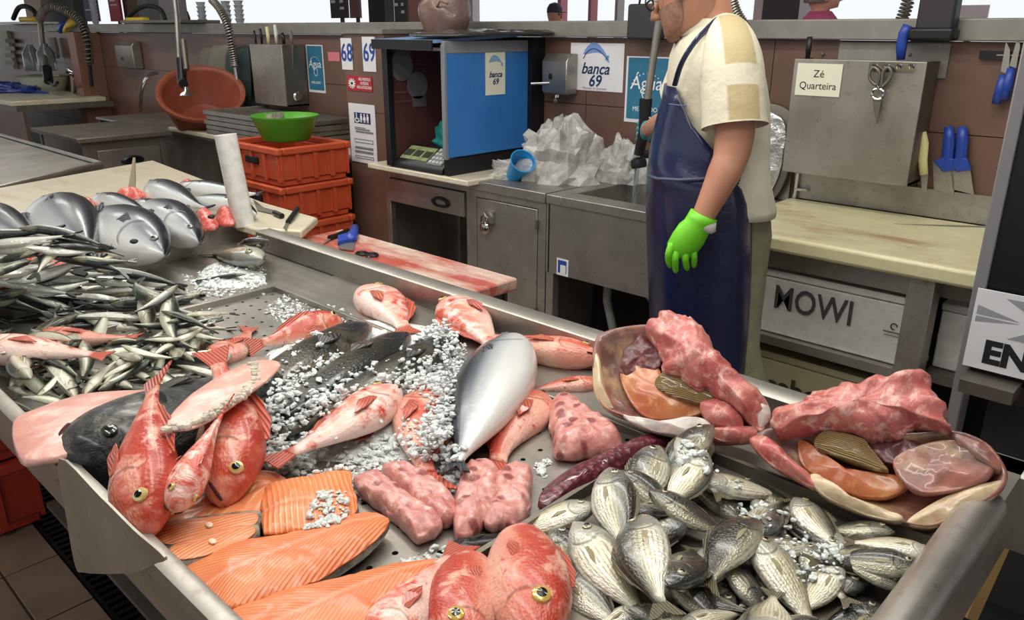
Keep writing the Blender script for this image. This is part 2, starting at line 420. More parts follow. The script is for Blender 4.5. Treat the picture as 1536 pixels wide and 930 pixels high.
# posters and signs on the wall
def agua(px0, py0, px1, py1, label, partial):
    th, a, b = wall_sheet('water_poster', label, 'poster', px0, py0, px1, py1, WY-.007, paper)
    w, h = b.x-a.x, a.z-b.z; Y = WY-.0105
    MB().box(a.x+w*.05, b.x-w*.05, Y-.001, Y, b.z+h*.055, a.z-h*.02).build('print', teal_poster, th)
    cx, cz = (a.x+b.x)/2, (a.z+b.z)/2; Y -= .0015
    txt('Água', w*.36, whiteink, th, frame_(Vector((cx-.02*w, Y, cz+.1*h)), XW, ZW), shear=.1)
    mb = MB(); dm = []
    ribbon(mb, [Vector((cx+w*(.02+.13*math.cos(t)*(1-.02*i)), Y, cz-h*(.06-.085*math.sin(t)))) for i, t in enumerate([1.2+i*.42 for i in range(17)])], w*.018, (0, -1, 0))
    for r0 in (.36,):
        for i in range(13):
            t = PI*(.02+.96*i/12); q = Vector((cx+w*r0*math.cos(t), Y, cz+h*(.02+.23*math.sin(t))))
            boxo('dash', whiteink, th, q.x-w*.012, q.x+w*.012, Y-.0006, Y, q.z-h*.008, q.z+h*.008)
    mb.build('scribble', whiteink, th)
    txt('MERCADO', w*.12, whiteink, th, frame_(Vector((cx-.02*w, Y, cz-.29*h)), XW, ZW))
    return th
agua(941, 84, 1001, 188, 'blue poster with white script on the wall behind the faucet hose', 0)
agua(459, 67, 489, 140, 'small blue poster with white script left of the number signs', 0)
def fishlogo(mb, c, s, Y):
    top = []; bot = []
    for i in range(15):
        t = i/14; x = -1+2*t; z = .55*(1-(x*.95)**2)-.1*x
        th_ = .30*math.sin(PI*min(1, t*1.02)**.75)+.02
        top.append(Vector((c.x+x*s, Y, c.z+(z+th_)*s))); bot.append(Vector((c.x+x*s, Y, c.z+(z-th_)*s)))
    mb.prism(top+bot[::-1], (0, -.0008, 0))
    q = (top[-1]+bot[-1])/2
    mb.prism([q+Vector((-.12*s, 0, .1*s)), q+Vector((.12*s, 0, .16*s)), q+Vector((.06*s, 0, -.06*s)), q+Vector((.16*s, 0, -.34*s)), q+Vector((-.22*s, 0, -.12*s))], (0, -.0008, 0))
def banca(px0, py0, px1, py1, label):
    th, a, b = wall_sheet('stall_sign', label, 'sign', px0, py0, px1, py1, WY-.007, paper)
    w, h = b.x-a.x, a.z-b.z; Y = WY-.0105; cx, cz = (a.x+b.x)/2, (a.z+b.z)/2
    mb = MB(); fishlogo(mb, Vector((cx-.02*w, 0, cz+.22*h)), w*.23, Y); mb.build('fish_emblem', M('emblem_blue', S(116, 148, 204), .6), th)
    mb = MB()
    ribbon(mb, [Vector((cx+w*(-.25+.46*i/9), Y-.001, cz+h*(.17+.24*math.sin(PI*(i/9)**.8)*.9))) for i in range(10)], w*.012, (0, -1, 0)); mb.build('emblem_line', navyink, th)
    txt('banca', w*.23, navyink, th, frame_(Vector((cx-.02*w, Y, cz-.04*h)), XW, ZW), shear=.3, bold=.0015)
    txt('69', w*.24, navyink, th, frame_(Vector((cx-.02*w, Y, cz-.30*h)), XW, ZW), shear=.2, bold=.0015)
    txt('Mercado de Quarteira', w*.05, greyink, th, frame_(Vector((cx-.02*w, Y, cz-.45*h)), XW, ZW))
    return th
banca(857, 64, 934, 139, 'white stall sign with blue fish and banca 69 on the brown wall')
# soap dispensers
def dispenser(px0, py0, px1, py1, label, nose):
    a, b = PY(px0, py0, WY-.1), PY(px1, py1, WY-.1)
    th = thing('soap_dispenser', label, 'dispenser', ((a.x+b.x)/2, WY-.05, b.z))
    mb = MB()
    w = b.x-a.x
    mb.prism([(a.x, WY-.01, b.z), (a.x, WY-.01, a.z), (a.x, WY-.07, a.z), (a.x, WY-.105, a.z-.04), (a.x, WY-.105, b.z+.02), (a.x, WY-.09, b.z)], (w, 0, 0)); mb.build('body', steel, th, bevel=.006)
    boxo('window', black, th, a.x+w*.3, a.x+w*.42, WY-.109, WY-.104, b.z+.08, b.z+.11)
    if nose:
        MB().tube([(a.x+w*.45, WY-.06, b.z), (a.x+w*.45, WY-.07, b.z-.025), (a.x+w*.6, WY-.11, b.z-.03)], .012, 8).build('spout', chrome, th)
        MB().tube([(a.x+w*.3, WY-.10, b.z+.06), (a.x-.03, WY-.16, b.z+.055)], .008, 8).build('lever', chrome, th)
dispenser(814, 80, 850, 143, 'steel soap dispenser on the wall beside the stall sign', True)
dispenser(171, 62, 203, 104, 'steel soap dispenser on the far left brown partition', False)

# ================================================================== HALL BEYOND THE PARTITION
darkcol = M('dark_post', S(64, 58, 60), .6); palecol = M('pale_post', S(206, 196, 204), .6)
def post(px0, px1, Y, label, mat):
    a, b = PY(px0, 20, Y), PY(px1, 20, Y)
    return tag(boxo('hall_pillar', mat, None, a.x, b.x, Y, Y+.15, 0, 3.3), label, 'post')
post(553, 577, 6.5, 'dark hall post behind the fridge roof', darkcol)
post(1143, 1198, 6.0, 'wide dark hall post behind the worker', darkcol)
post(1198, 1208, 5.9, 'narrow pale hall post beside the wide dark one', palecol)
post(1130, 1143, 6.2, 'narrow pinkish hall post left of the wide dark one', M('pink_post', S(216, 190, 196), .6))
post(700, 709, 9.0, 'slim pale window post right of the plastic bag', palecol)
post(882, 886, 9.0, 'thin reddish window bar behind the partition', M('red_bar', S(190, 120, 130), .6))
post(922, 926, 9.0, 'thin grey window bar near the hanging black case', M('grey_bar', S(170, 166, 170), .6))
post(836, 841, 9.2, 'thin pink window bar above the man in the cap', M('pink_bar', S(200, 120, 140), .6))
post(66, 112, 4.35, 'broad dark post at the far left of the hall', darkcol)
post(186, 196, 4.3, 'slim brown post right of the red banner', M('brown_post', S(120, 96, 84), .6))
post(208, 222, 4.35, 'grey hall post behind the bent hose', M('grey_post', S(120, 118, 120), .6))
post(240, 262, 4.35, 'pale grey hall post left of the tub faucet', M('pale_grey_post', S(150, 146, 146), .6))
def banner(px0, py0, px1, py1, Y, label, mat, marks=None):
    a, b = PY(px0, py0, Y), PY(px1, py1, Y)
    th = thing('hall_banner', label, 'banner', ((a.x+b.x)/2, Y, 0))
    MB().box(a.x, b.x, Y, Y+.03, b.z, a.z).build('sheet', mat, th)
    MB().box((a.x+b.x)/2-.02, (a.x+b.x)/2+.02, Y+.03, Y+.06, 0, a.z).box((a.x+b.x)/2-.2, (a.x+b.x)/2+.2, Y-.08, Y+.1, 0, .02).build('stand', darkcol, th)
    if marks: 
        mb = MB()
        for (u, v, w, h) in marks:
            x = a.x+(b.x-a.x)*u; z = a.z+(b.z-a.z)*v
            mb.box(x, x+(b.x-a.x)*w, Y-.004, Y, z-(a.z-b.z)*h, z)
        mb.build('print', M('banner_print', S(206, 204, 204), .6), th)
menu = [(.08, .3, .3, .06), (.08, .45, .35, .06), (.08, .6, .25, .06), (.6, .3, .2, .06), (.6, .45, .25, .06), (.6, .6, .2, .06), (.6, .75, .25, .06)]
dk = M('menu_board', S(58, 52, 52), .6)
banner(492, -40, 521, 27, 5.6, 'dark menu board with pale lines above the left rail', dk, menu)
banner(521, -40, 540, 27, 6.1, 'reddish board beside the dark menu board', M('reddish_board', S(140, 96, 96), .6))
banner(589, -40, 610, 34, 5.6, 'second dark menu board near the fridge roof', dk, menu)
banner(610, -40, 634, 34, 6.1, 'pinkish board behind the brown plastic bag', M('pinkish_board', S(176, 122, 118), .6))
banner(114, -60, 148, 32, 4.15, 'violet poster with a curved line at the far left', M('violet_board', S(72, 68, 104), .6), [(.1, .3, .4, .03), (.1, .8, .5, .02)])
banner(152, -60, 182, 32, 4.2, 'red poster with pale print at the far left', M('red_board', S(158, 52, 62), .6), [(.2, .65, .5, .02), (.2, .72, .6, .02)])
banner(24, -60, 66, 34, 4.1, 'beige board at the far left end of the rail', M('beige_board', S(172, 150, 134), .6))
banner(1432, 8, 1480, 28, 7, 'pale pink notice with red lines beyond the right rail', M('pale_notice', S(250, 236, 240), .6), None)
def person(px, ptop, pneck, Y, label, cols, cap=False, face=(-1, 0, 0), base=0):
    top = PY(px, ptop, Y); nk = PY(px, pneck, Y); h = top.z-nk.z; hr = h/2
    f = Vector(face).normalized(); sd = Vector((-f.y, f.x, 0)); up = Vector((0, 0, 1))
    th = thing('person', label, 'person', (top.x, Y, base))
    skin, shirt, hair, trousers = cols
    o = Vector((top.x, Y, 0)); zt = top.z; H_ = zt-base
    Mx = Matrix((f, sd, up)).transposed()
    def ring(z, a, b, fx=0, n=14): return [o+f*(fx+a*math.cos(2*PI*i/n))+sd*(b*math.sin(2*PI*i/n))+up*z for i in range(n)]
    hh = h*1.05
    mb = MB().loft([ring(zt-hh*1.25, .055, .055), ring(zt-hh*1.0, .055, .05), ring(zt-hh*.92, .085, .06, .02), ring(zt-hh*.7, .1, .072, .012), ring(zt-hh*.5, .102, .078), ring(zt-hh*.25, .098, .076), ring(zt-hh*.08, .065, .055), ring(zt, .01, .01)])
    mb.tube([o+f*.095+up*(zt-hh*.5), o+f*.125+up*(zt-hh*.64), o+f*.1+up*(zt-hh*.68)], [.008, .016, .008], 6)
    for s in (-1, 1): mb.ball(o+sd*.078*s+up*(zt-hh*.55), .02, .01, .03)
    zs = zt-hh*1.2
    for s in (-1, 1): MB().tube([o+sd*.21*s+up*(zs-.3), o+sd*.24*s+f*.04+up*(zs-.56), o+sd*.24*s+f*.06+up*(zs-.64)], [.045, .032, .04], 8).build('arm', skin, th, angle=180)
    mb.build('body', skin, th, angle=180)
    for s in (-1, 1): MB().ball(o+f*.09+sd*.032*s+up*(zt-hh*.5), .012).build('eye', ink, th)
    b = MB().loft([ring(base+H_*.5, .12, .17), ring(base+H_*.6, .12, .165), ring(zs-.12, .13, .2), ring(zs-.03, .1, .18), ring(zs+.02, .065, .08)])
    for s in (-1, 1): b.tube([o+sd*.16*s+up*(zs-.06), o+sd*.21*s+up*(zs-.2), o+sd*.22*s+up*(zs-.34)], [.07, .06, .055], 8)
    b.build('shirt', shirt, th, angle=180)
    b = MB()
    for s in (-1, 1): b.tube([o+sd*.08*s+up*(base+H_*.52), o+sd*.09*s+up*(base+H_*.28), o+sd*.09*s+up*(base+.06)], [.1, .07, .055], 10)
    b.build('trousers', trousers, th, angle=180)
    for s in (-1, 1): MB().ball(o+sd*.09*s+f*.05+up*(base+.045), .13, .05, .045, M=Mx).build('shoe', black, th)
    if cap:
        MB().loft([ring(zt-hh*.42, .108, .085), ring(zt-hh*.2, .104, .082), ring(zt-hh*.02, .07, .058), ring(zt+.012, .01, .01)]).loft([ring(zt-hh*.42, .09, .075, .1), ring(zt-hh*.40, .09, .075, .1)]).build('cap', hair, th)
    else:
        MB().loft([ring(zt-hh*.75, .08, .085, -.03), ring(zt-hh*.4, .09, .086, -.025), ring(zt-hh*.1, .085, .066, -.01), ring(zt+.012, .01, .01)]).build('hair', hair, th)
skin_far = M('far_skin', S(214, 160, 136), .6)
person(832, 5, 37, 8.3, 'man in a dark cap walking past beyond the partition', (skin_far, M('far_white_shirt', S(220, 220, 224), .8), M('far_cap', S(70, 66, 80), .7), darkcol), True, (1, .1, 0))
struct(MB().box(-14, 4, 4.6, 7.0, -.0, .27).build('floor_walkway', M('walkway', S(160, 150, 140), .7)), 'raised pale walkway beyond the partition', 'floor')
person(1236, -26, 12, 5.2, 'person in a pink shirt facing away beyond the right rail', (skin_far, M('far_pink_shirt', S(206, 96, 140), .8), M('far_grey_hair', S(120, 104, 100), .8), darkcol), False, (.7, .6, 0), .27)
person(274, 14, 44, 5.6, 'dark haired person half hidden behind the rail near the tub', (skin_far, M('far_pale_shirt', S(214, 200, 196), .8), M('far_dark_hair', S(40, 30, 28), .8), darkcol), False, (-1, .3, 0), .27)
# stacked clear cups standing on the rail
cupm = M('clear_cup', S(214, 220, 226), .15, trans=.5)
for k, (px, py) in enumerate(((146, 48), (304, 34), (341, 34), (360, 34))):
    Y = WY if k == 0 else 4.2
    c = PY(px, py, Y); c.z = 1.646
    th = thing('cup_stack', ['stack of clear plastic cups on the far left rail', 'stack of clear cups on the rail left of the hose', 'taller stack of clear cups on the rail behind the hose', 'rightmost stack of clear cups on the left rail'][k], 'cups', c)
    if k: Y = WY; d = ray(px, py-2); c = O_+d*(WY/d.y); c.z = 1.646; th.location = c
    n = 7 if k == 0 else 5
    for i in range(n):
        z = i*.035
        MB().lathe([(.028, z), (.038, z+.03), (.042, z+.033), (.042, z+.036), (.034, z+.034)], c, 12).build('cup', cupm, th)
# brown bag and hanging things on the rail
def bagshape(c, rx, ry, h, amp, seed, n=24, k=12):
    rings = []
    for i in range(k+1):
        t = i/k; s = (.86+.2*math.sin(PI*min(t*1.25, 1)))*(1-.25*t**4) if t < .98 else .15
        ring = []
        for j in range(n):
            a = 2*PI*j/n; d = Vector((math.cos(a)*rx*s, math.sin(a)*ry*s, h*t))
            d *= 1+amp*mnoise.fractal(Vector((math.cos(a)*2+seed, math.sin(a)*2, t*4)), 1, 2, 3)
            ring.append(Vector(c)+d)
        rings.append(ring)
    return MB().loft(rings)
th = thing('plastic_bag', 'brown plastic bag bulging on top of the fridge roof', 'bag', PY(667, 48, 3.3))
bagm = M('brown_bag', S(134, 106, 96), .35, n=(9, S(104, 78, 70), .35, .7), b=(22, .5, .01), coat=.3)
bagshape(Vector((PY(667, 48, 3.3).x, 3.3, 1.575)), .16, .12, .30, .14, 3).build('sack', bagm, th, angle=180)
MB().tube([PY(655, 10, 3.19), PY(660, 2, 3.17), PY(672, 6, 3.17)], .006, 6).build('tied_neck', bagm, th)
# ================================================================== COUNTERS ALONG THE WALL
def cabinet_frame(th, x0, x1, y0, y1, z0, z1, mat=steel_v, leg=.04):
    for x in (x0, x1-leg):
        for y in (y0, y1-leg): boxo('post', mat, th, x, x+leg, y, y+leg, z0, z1, bevel=.003)
# --- scale cabinet
sc_ = thing('drawer_cabinet', 'steel cabinet with one drawer and an open niche under the scale shelf', 'cabinet', (-3.4, 3.2, 0))
cabinet_frame(sc_, -3.80, -3.06, 2.92, 3.52, 0, .825)
boxo('side_panel', steel_v, sc_, -3.79, -3.78, 2.96, 3.5, .05, .82); boxo('side_panel', steel_v, sc_, -3.08, -3.07, 2.96, 3.5, .05, .82)
boxo('back_panel', steel_dark, sc_, -3.79, -3.07, 3.49, 3.505, .05, .82)
boxo('top_rail', steel_h, sc_, -3.76, -3.10, 2.922, 2.94, .775, .825)
boxo('bottom_shelf', steel_dark, sc_, -3.78, -3.08, 2.94, 3.49, .1, .115)
dr = boxo('drawer', steel_h, sc_, -3.755, -3.105, 2.905, 3.45, .635, .77, bevel=.003)
c = PY(662, 303, 2.905)
MB().loft([[Vector((c.x+math.cos(2*PI*i/20)*a, y, c.z+math.sin(2*PI*i/20)*b)) for i in range(20)] for a, b, y in ((.075, .032, 2.904), (.07, .028, 2.89), (.05, .016, 2.89), (.045, .014, 2.903))], cap=False).build('handle', black, dr)
boxo('handle_recess', steel, dr, c.x-.045, c.x+.045, 2.9, 2.9045, c.z-.013, c.z+.013)
sh = tag(boxo('scale_shelf', board_white, None, -3.82, -2.97, 2.81, 3.55, .832, .862, bevel=.006), 'pale thick shelf board carrying the scale and fridge', 'shelf')
# --- scale with price display
c0 = PZ(628, 236, .9)
scl = thing('shop_scale', 'black price scale with greenish display on the pale shelf', 'scale', (-3.45, 2.95, .862))
lcd = M('lcd_green', S(150, 158, 110), .3, emis=(S(170, 185, 120), .12), n=(30, S(110, 118, 84), .4, .6))
x0, x1, y0 = -3.60, -3.19, 2.826
MB().prism([(x0, y0, .863), (x0, y0+.17, .863), (x0, y0+.17, .975), (x0, y0+.15, .985), (x0, y0+.01, .895)], (x1-x0, 0, 0)).build('console', black, scl, bevel=.004)
nn = Vector((0, -.09, .14)).normalized(); ex = Vector((1, 0, 0)); ey = Vector((0, .14, .09)).normalized()
def onscale(u, v): return Vector((x0, y0+.01, .895))+ex*(u*(x1-x0))+ey*(v*.166)+nn*.002
for u0, u1, v0, v1, nm, mt in ((.05, .6, .2, .85, 'display', lcd), (.64, .93, .1, .9, 'keypad', M('keypad', S(120, 126, 122), .5))):
    MB().obox(onscale((u0+u1)/2, (v0+v1)/2), ex*(u1-u0)*(x1-x0), ey*(v1-v0)*.166, nn*.004).build(nm, mt, scl)
for i in range(3):
    MB().obox(onscale(.14+i*.19, .5)+nn*.003, ex*.06, ey*.05, nn*.003).build('digit_window', M('digit_window', S(60, 70, 56), .3), scl)
for i in range(4):
    for j in range(4): MB().obox(onscale(.68+i*.07, .22+j*.19)+nn*.004, ex*.02, ey*.018, nn*.004).build('key', M('key', S(190, 194, 190), .5), scl)
boxo('platter', steel, scl, x0+.02, x1-.02, y0+.19, y0+.46, .93, .945, bevel=.006); boxo('plinth', black, scl, x0+.1, x1-.1, y0+.22, y0+.42, .863, .93)
th = thing('teal_bag', 'crumpled teal plastic bag lying on the scale platter', 'bag', (-3.36, 3.1, .95))
bagshape(Vector((-3.40, 3.11, .947)), .12, .08, .16, .3, 8).build('film', M('teal_bag_film', S(38, 140, 138), .35, b=(25, .6, .01)), th, angle=180)
# --- fridge hood with blue side
fr = thing('blue_display_fridge', 'blue sided cabinet with open black front standing around the scale', 'fridge', (-3.45, 3.2, .865))
FX0, FX1, FY0, FY1, FZ0, FZ1 = -3.64, -3.14, 2.82, 3.45, .95, 1.545
bluepanel = M('blue_panel', S(44, 112, 184), .3, n=(5, S(56, 124, 196), .3, .7))
greyframe = M('grey_frame', S(126, 130, 136), .4)
boxo('side_panel', bluepanel, fr, FX1-.02, FX1, FY0+.015, FY1, FZ0+.01, FZ1-.062)
boxo('top_band', greyframe, fr, FX1-.022, FX1+.002, FY0, FY1, FZ1-.062, FZ1, bevel=.004)
boxo('edge_strip', greyframe, fr, FX1-.024, FX1+.003, FY0-.003, FY0+.016, FZ0, FZ1-.02, bevel=.003)
boxo('left_panel', M('hood_board', S(92, 56, 52), .5), fr, FX0, FX0+.02, FY0+.01, FY1, .872, FZ1)
MB().box(FX0, FX0+.045, FY0-.006, FY0+.03, FZ0-.08, FZ1).build('front_post', black, fr)
boxo('back_panel', M('fridge_inside', S(92, 92, 96), .5), fr, FX0, FX1-.02, FY1-.02, FY1, .872, FZ1)
boxo('rear_casing', black, fr, FX1-.2, FX1+.03, FY1+.002, WY-.01, .87, 1.555)
MB().box(FX0, FX1, FY0+.02, FY1, .8625, .872).box(FX1-.03, FX1, FY0+.01, FY1, .872, FZ0).build('base', black, fr)
MB().prism([(FX0-.02, FY0-.05, FZ1-.012), (FX0-.02, FY1, FZ1+.02), (FX0-.02, FY1, FZ1+.035), (FX0-.02, FY0-.05, FZ1+.004)], (FX1-FX0-.02, 0, 0)).build('roof', M('pale_blue_roof', S(120, 160, 205), .35), fr)
boxo('front_lip', black, fr, FX0-.02, FX1-.03, FY0-.056, FY0-.046, FZ1-.045, FZ1+.004)
boxo('lamp_tube', M('dull_tube', S(200, 204, 208), .3), fr, FX0+.1, FX1-.05, FY0+.05, FY0+.07, FZ1-.05, FZ1-.035)
for (py, pz, r) in ((602, 99, .08), (626, 128, .075)):
    q = PX(py, pz, FX0+.021)
    MB().lathe([(0, 0), (r, 0), (r, .004), (0, .004)], q, 20, (1, 0, 0)).build('round_sticker', M('grey_sticker', S(120, 118, 118), .5), fr)
for (py, pz) in ((604, 75), (629, 152)):
    q = PX(py, pz, FX0+.022); MB().box(q.x, q.x+.003, q.y-.05, q.y+.05, q.z-.03, q.z+.03).build('square_sticker', M('grey_sticker_b', S(106, 102, 102), .5), fr)
for (py, pz, w) in ((622, 97, .1), (606, 138, .08), (606, 152, .07)):
    q = PX(py, pz, FX0+.022); MB().box(q.x, q.x+.002, q.y-w, q.y+w, q.z-.006, q.z+.006).build('printed_line', M('faint_print', S(110, 70, 66), .5), fr)
MB().box(-3.53, -3.45, 3.30, 3.42, .96, FZ1-.1).build('white_duct', M('white_duct', S(170, 172, 172), .5), fr)
for z in (1.12, 1.22, 1.33): boxo('fan_box', M('fan_box', S(70, 72, 76), .4), fr, -3.44, -3.24, 3.28, 3.42, z, z+.07, bevel=.006)
# little sign on the blue side
ex, ez = Vector((0, 1, 0)), ZW
a, b = PX(727.5, 79, FX1), PX(757, 141, FX1)
th = thing('stall_sign', 'white banca 69 sign with fish on the blue fridge side', 'sign', (FX1+.003, (a.y+b.y)/2, (a.z+b.z)/2))
MB().box(FX1+.001, FX1+.004, a.y, b.y, b.z, a.z).build('sheet', cream_paper, th)
w, h = b.y-a.y, a.z-b.z; cc = Vector((FX1+.0045, (a.y+b.y)/2, (a.z+b.z)/2))
txt('banca', w*.29, navyink, th, frame_(cc+Vector((0, 0, -.02*h)), ex, ez), shear=.3, bold=.001)
txt('69', w*.3, navyink, th, frame_(cc+Vector((0, 0, -.19*h)), ex, ez), shear=.2, bold=.001)
mb = MB(); fishlogo(mb, Vector((0, 0, 0)), w*.34, 0)
mb.v = [cc+Vector((.0004-v.y, v.x, v.z+.24*h)) for v in mb.v]; mb.build('fish_emblem', M('emblem_blue_b', S(130, 168, 205), .6), th)
# folded black sheet on top
th = thing('black_sheet', 'crumpled black plastic sheet draped over the fridge roof', 'sheet', (-3.25, 3.2, 1.58))
pillow(MB(), [Vector((-3.5, 3.42, 1.592)), Vector((-3.2, 3.5, 1.592)), Vector((-3.0, 3.5, 1.588)), Vector((-3.05, 3.1, 1.585)), Vector((-3.1, 2.86, 1.575)), Vector((-3.42, 2.84, 1.575))], ZW, .012, .012, amp=.012, sc=14, rings=8, N=40).build('film', M('black_film', S(60, 58, 56), .22, b=(18, .7, .012), coat=.6), th, angle=180)
# --- cupboard with padlock
cb = thing('steel_cupboard', 'steel cupboard with padlocked door left of the sink', 'cupboard', (-2.77, 3.2, 0))
boxo('top', steel_h, cb, -3.05, -2.51, 2.89, 3.55, .80, .85, bevel=.004)
MB().box(-3.05, -3.0, 2.90, 2.94, 0, .80).box(-2.56, -2.51, 2.90, 2.94, 0, .80).box(-3.0, -2.56, 2.90, 2.94, .765, .80).box(-3.0, -2.56, 2.9, 2.94, .06, .1).build('front_frame', steel_v, cb)
boxo('side_panel', steel_v, cb, -3.05, -3.03, 2.94, 3.54, .06, .8); boxo('side_panel', steel_v, cb, -2.53, -2.51, 2.94, 3.54, .06, .8)
dd = boxo('door', steel_v, cb, -2.995, -2.565, 2.897, 2.93, .105, .76, bevel=.003)
for i, z in enumerate((.2, .66)): boxo('hinge', steel_dark, dd, -2.57, -2.556, 2.888, 2.9, z, z+.05)
c = PY(733, 326, 2.885)
MB().box(c.x-.02, c.x+.035, 2.884, 2.897, c.z-.03, c.z+.035).build('hasp', steel, dd)
pl = thing('padlock', 'small brass and steel padlock hanging on the cupboard hasp', 'padlock', c)
MB().ball(c+Vector((-.012, -.02, -.055)), .032, .014, .035).build('lock_case', chrome, pl)
MB().tube([c+Vector((-.032, -.02, -.03)), c+Vector((-.034, -.02, .0)), c+Vector((-.014, -.02, .02)), c+Vector((.008, -.02, .0)), c+Vector((.006, -.02, -.03))], .006, 8).build('shackle', chrome, pl)
# --- sink unit
sk = thing('sink_unit', 'deep steel sink unit standing behind the worker', 'sink', (-2.0, 3.2, 0))
SX0, SX1, SY0, SY1 = -2.495, -1.58, 2.88, 3.545
bx0, bx1, by0, by1 = -2.40, -1.68, 3.0, 3.42
mb = MB()
mb.box(SX0, bx0, SY0, SY1, .805, .85).box(bx1, SX1, SY0, SY1, .805, .85).box(bx0, bx1, SY0, by0, .805, .85).box(bx0, bx1, by1, SY1, .805, .85)
mb.build('rim', steel_h, sk, bevel=.004)
v = [(bx0, by0, .846), (bx1, by0, .846), (bx1, by1, .846), (bx0, by1, .846), (bx0+.03, by0+.03, .52), (bx1-.03, by0+.03, .52), (bx1-.03, by1-.03, .52), (bx0+.03, by1-.03, .52)]
MB().add(v, [(0, 1, 5, 4), (1, 2, 6, 5), (2, 3, 7, 6), (3, 0, 4, 7), (4, 5, 6, 7)]).build('basin', steel, sk)
boxo('apron_panel', steel_h, sk, SX0+.012, SX1-.012, SY0+.008, SY0+.03, .46, .805)
boxo('side_panel', steel_v, sk, SX0, SX0+.02, SY0+.008, SY1-.01, .46, .805)
boxo('splash_back', steel_h, sk, SX0, SX1, WY-.022, WY-.01, .85, .98)
for x in (SX0, SX1-.045):
    for y in (SY0+.012, SY1-.06): boxo('leg', steel_v, sk, x, x+.045, y, y+.045, 0, .47)
pipe = M('grey_pipe', S(150, 150, 148), .5)
MB().tube([(-2.1, 3.2, .52), (-2.1, 3.2, .38), (-2.02, 3.2, .3), (-1.95, 3.2, .34), (-1.9, 3.25, .34), (-1.9, 3.5, .34)], .028, 10).build('drain_pipe', pipe, sk)
MB().tube([(-2.3, 3.15, .5), (-2.28, 3.12, .3), (-2.2, 3.1, .1), (-2.15, 3.1, .02)], .022, 10).build('waste_hose', pipe, sk)
q = PY(844, 401, 2.888)
st = boxo('label_sticker', paper, sk, q.x-.036, q.x+.036, 2.8855, 2.8885, q.z-.042, q.z+.042)
MB().box(q.x-.028, q.x+.026, 2.8848, 2.8856, q.z-.03, q.z+.034).build('blue_print', blueink, st)
MB().box(q.x-.012, q.x+.022, 2.8841, 2.8849, q.z-.034, q.z+.012).build('print_panel', paper, st)
struct(MB().box(-3.05, -.5, 3.3, 3.31, 0, .44).build('trim_4', blackd), 'dark sheet standing in for shade under the counters', 'board')  # black sheet that puts in the shade below the counters
# --- things on the cupboard: bags, blue scoop
film = NT('clear_bag_film'); film.set(Base_Color=S(224, 224, 218), Roughness=.2, Alpha=.55, Coat_Weight=.6)
film.set(Base_Color=film.mix(film.ramp(film.noise(18, 5), BW(.35, .7)), S(232, 232, 228), S(176, 174, 164))); film.bump(film.noise(30, 4, dist=1.5), .5, .008); film = film.m
def crumple(name, label, pxc, z, rx, ry, h, seed, mat, amp=.34):
    c = Vector(pxc); th = thing(name, label, 'bag', c)
    rings = []; n, k = 30, 11; rr = random.Random(seed)
    for i in range(k+1):
        t = i/k; a0 = t*PI/2; ring = []
        for j in range(n):
            a = 2*PI*j/n; d = Vector((math.cos(a)*math.cos(a0)*rx, math.sin(a)*math.cos(a0)*ry, math.sin(a0)*h))
            e = d.copy(); e.x /= rx; e.y /= ry; e.z /= h
            s = 1+amp*mnoise.fractal(e*2.1+Vector((seed, 0, 0)), 1, 2, 2)-amp*.8*abs(mnoise.noise(e*3.2+Vector((seed, 3, 0))))-amp*.25*abs(mnoise.noise(e*7+Vector((seed, 7, 0))))+amp*.35
            s *= 1+rr.uniform(-.045, .045)
            d = d*s; d.z = max(d.z, 0); ring.append(c+d)
        rings.append(ring)
    MB().loft(rings).build('film', mat, th, smooth=False)
    return th
crumple('clear_bag', 'large heap of crumpled clear plastic bags on the steel cupboard', (-2.72, 3.27, .851), .85, .24, .2, .27, 2, film)
crumple('clear_bag', 'greyish crumpled clear bag behind the sink corner', (-2.44, 3.42, .851), .85, .14, .1, .2, 9, film)
crumple('clear_bag', 'low flat clear bag around the blue scoop', (-2.95, 3.12, .851), .85, .12, .12, .09, 15, film)
th = thing('blue_tub', 'small bright blue plastic tub lying on the cupboard', 'tub', PZ(782, 268, .87))
c = PZ(782, 272, .851)+Vector((-.02, .0, .045))
MB().lathe([(.045, -.075), (.058, .06), (.068, .075), (.062, .075), (.05, .0), (.04, -.06), (0, -.06)], c+Vector((0, 0, .02)), 24, (.55, -.25, .5)).build('shell', cyan_pl, th)
# --- faucet over the sink
def spring(mb, pts, R, r, turns, n=6):
    P = smoothpoly(pts, 60, False); L = len(P); q = []
    N = turns*10
    for i in range(N+1):
        t = i/N*(L-1); a = int(min(t, L-2)); u = t-a
        p = P[a].lerp(P[a+1], u); d = (P[a+1]-P[a]).normalized(); s = d.orthogonal().normalized() if False else d.cross(Vector((.3, .9, .1))).normalized(); w = d.cross(s)
        ang = 2*PI*turns*i/N; q.append(p+(s*math.cos(ang)+w*math.sin(ang))*R)
    return mb.tube(q, r, n)
FYp = 3.2
fa = thing('sink_faucet', 'pre-rinse faucet with steel riser and hanging spray gun over the sink', 'faucet', PY(990, 30, FYp))
MB().tube([PY(1000, -60, FYp), PY(992, 10, FYp), PY(984, 60, FYp), PY(971, 150, FYp), PY(968, 178, FYp)], .017, 12).build('riser', steel, fa)
MB().tube([PY(969, 148, FYp), PY(966, 196, FYp), PY(958, 232, FYp)], [.03, .026, .024], 12).build('grip', black, fa)
MB().lathe([(.02, 0), (.036, .01), (.04, .03), (.036, .05)], PY(957, 236, FYp), 16, (.2, 0, -1)).build('spray_head', black, fa)
MB().tube([PY(974, 176, FYp), PY(986, 190, FYp), PY(975, 214, FYp)], .007, 8).build('lever', chrome, fa)
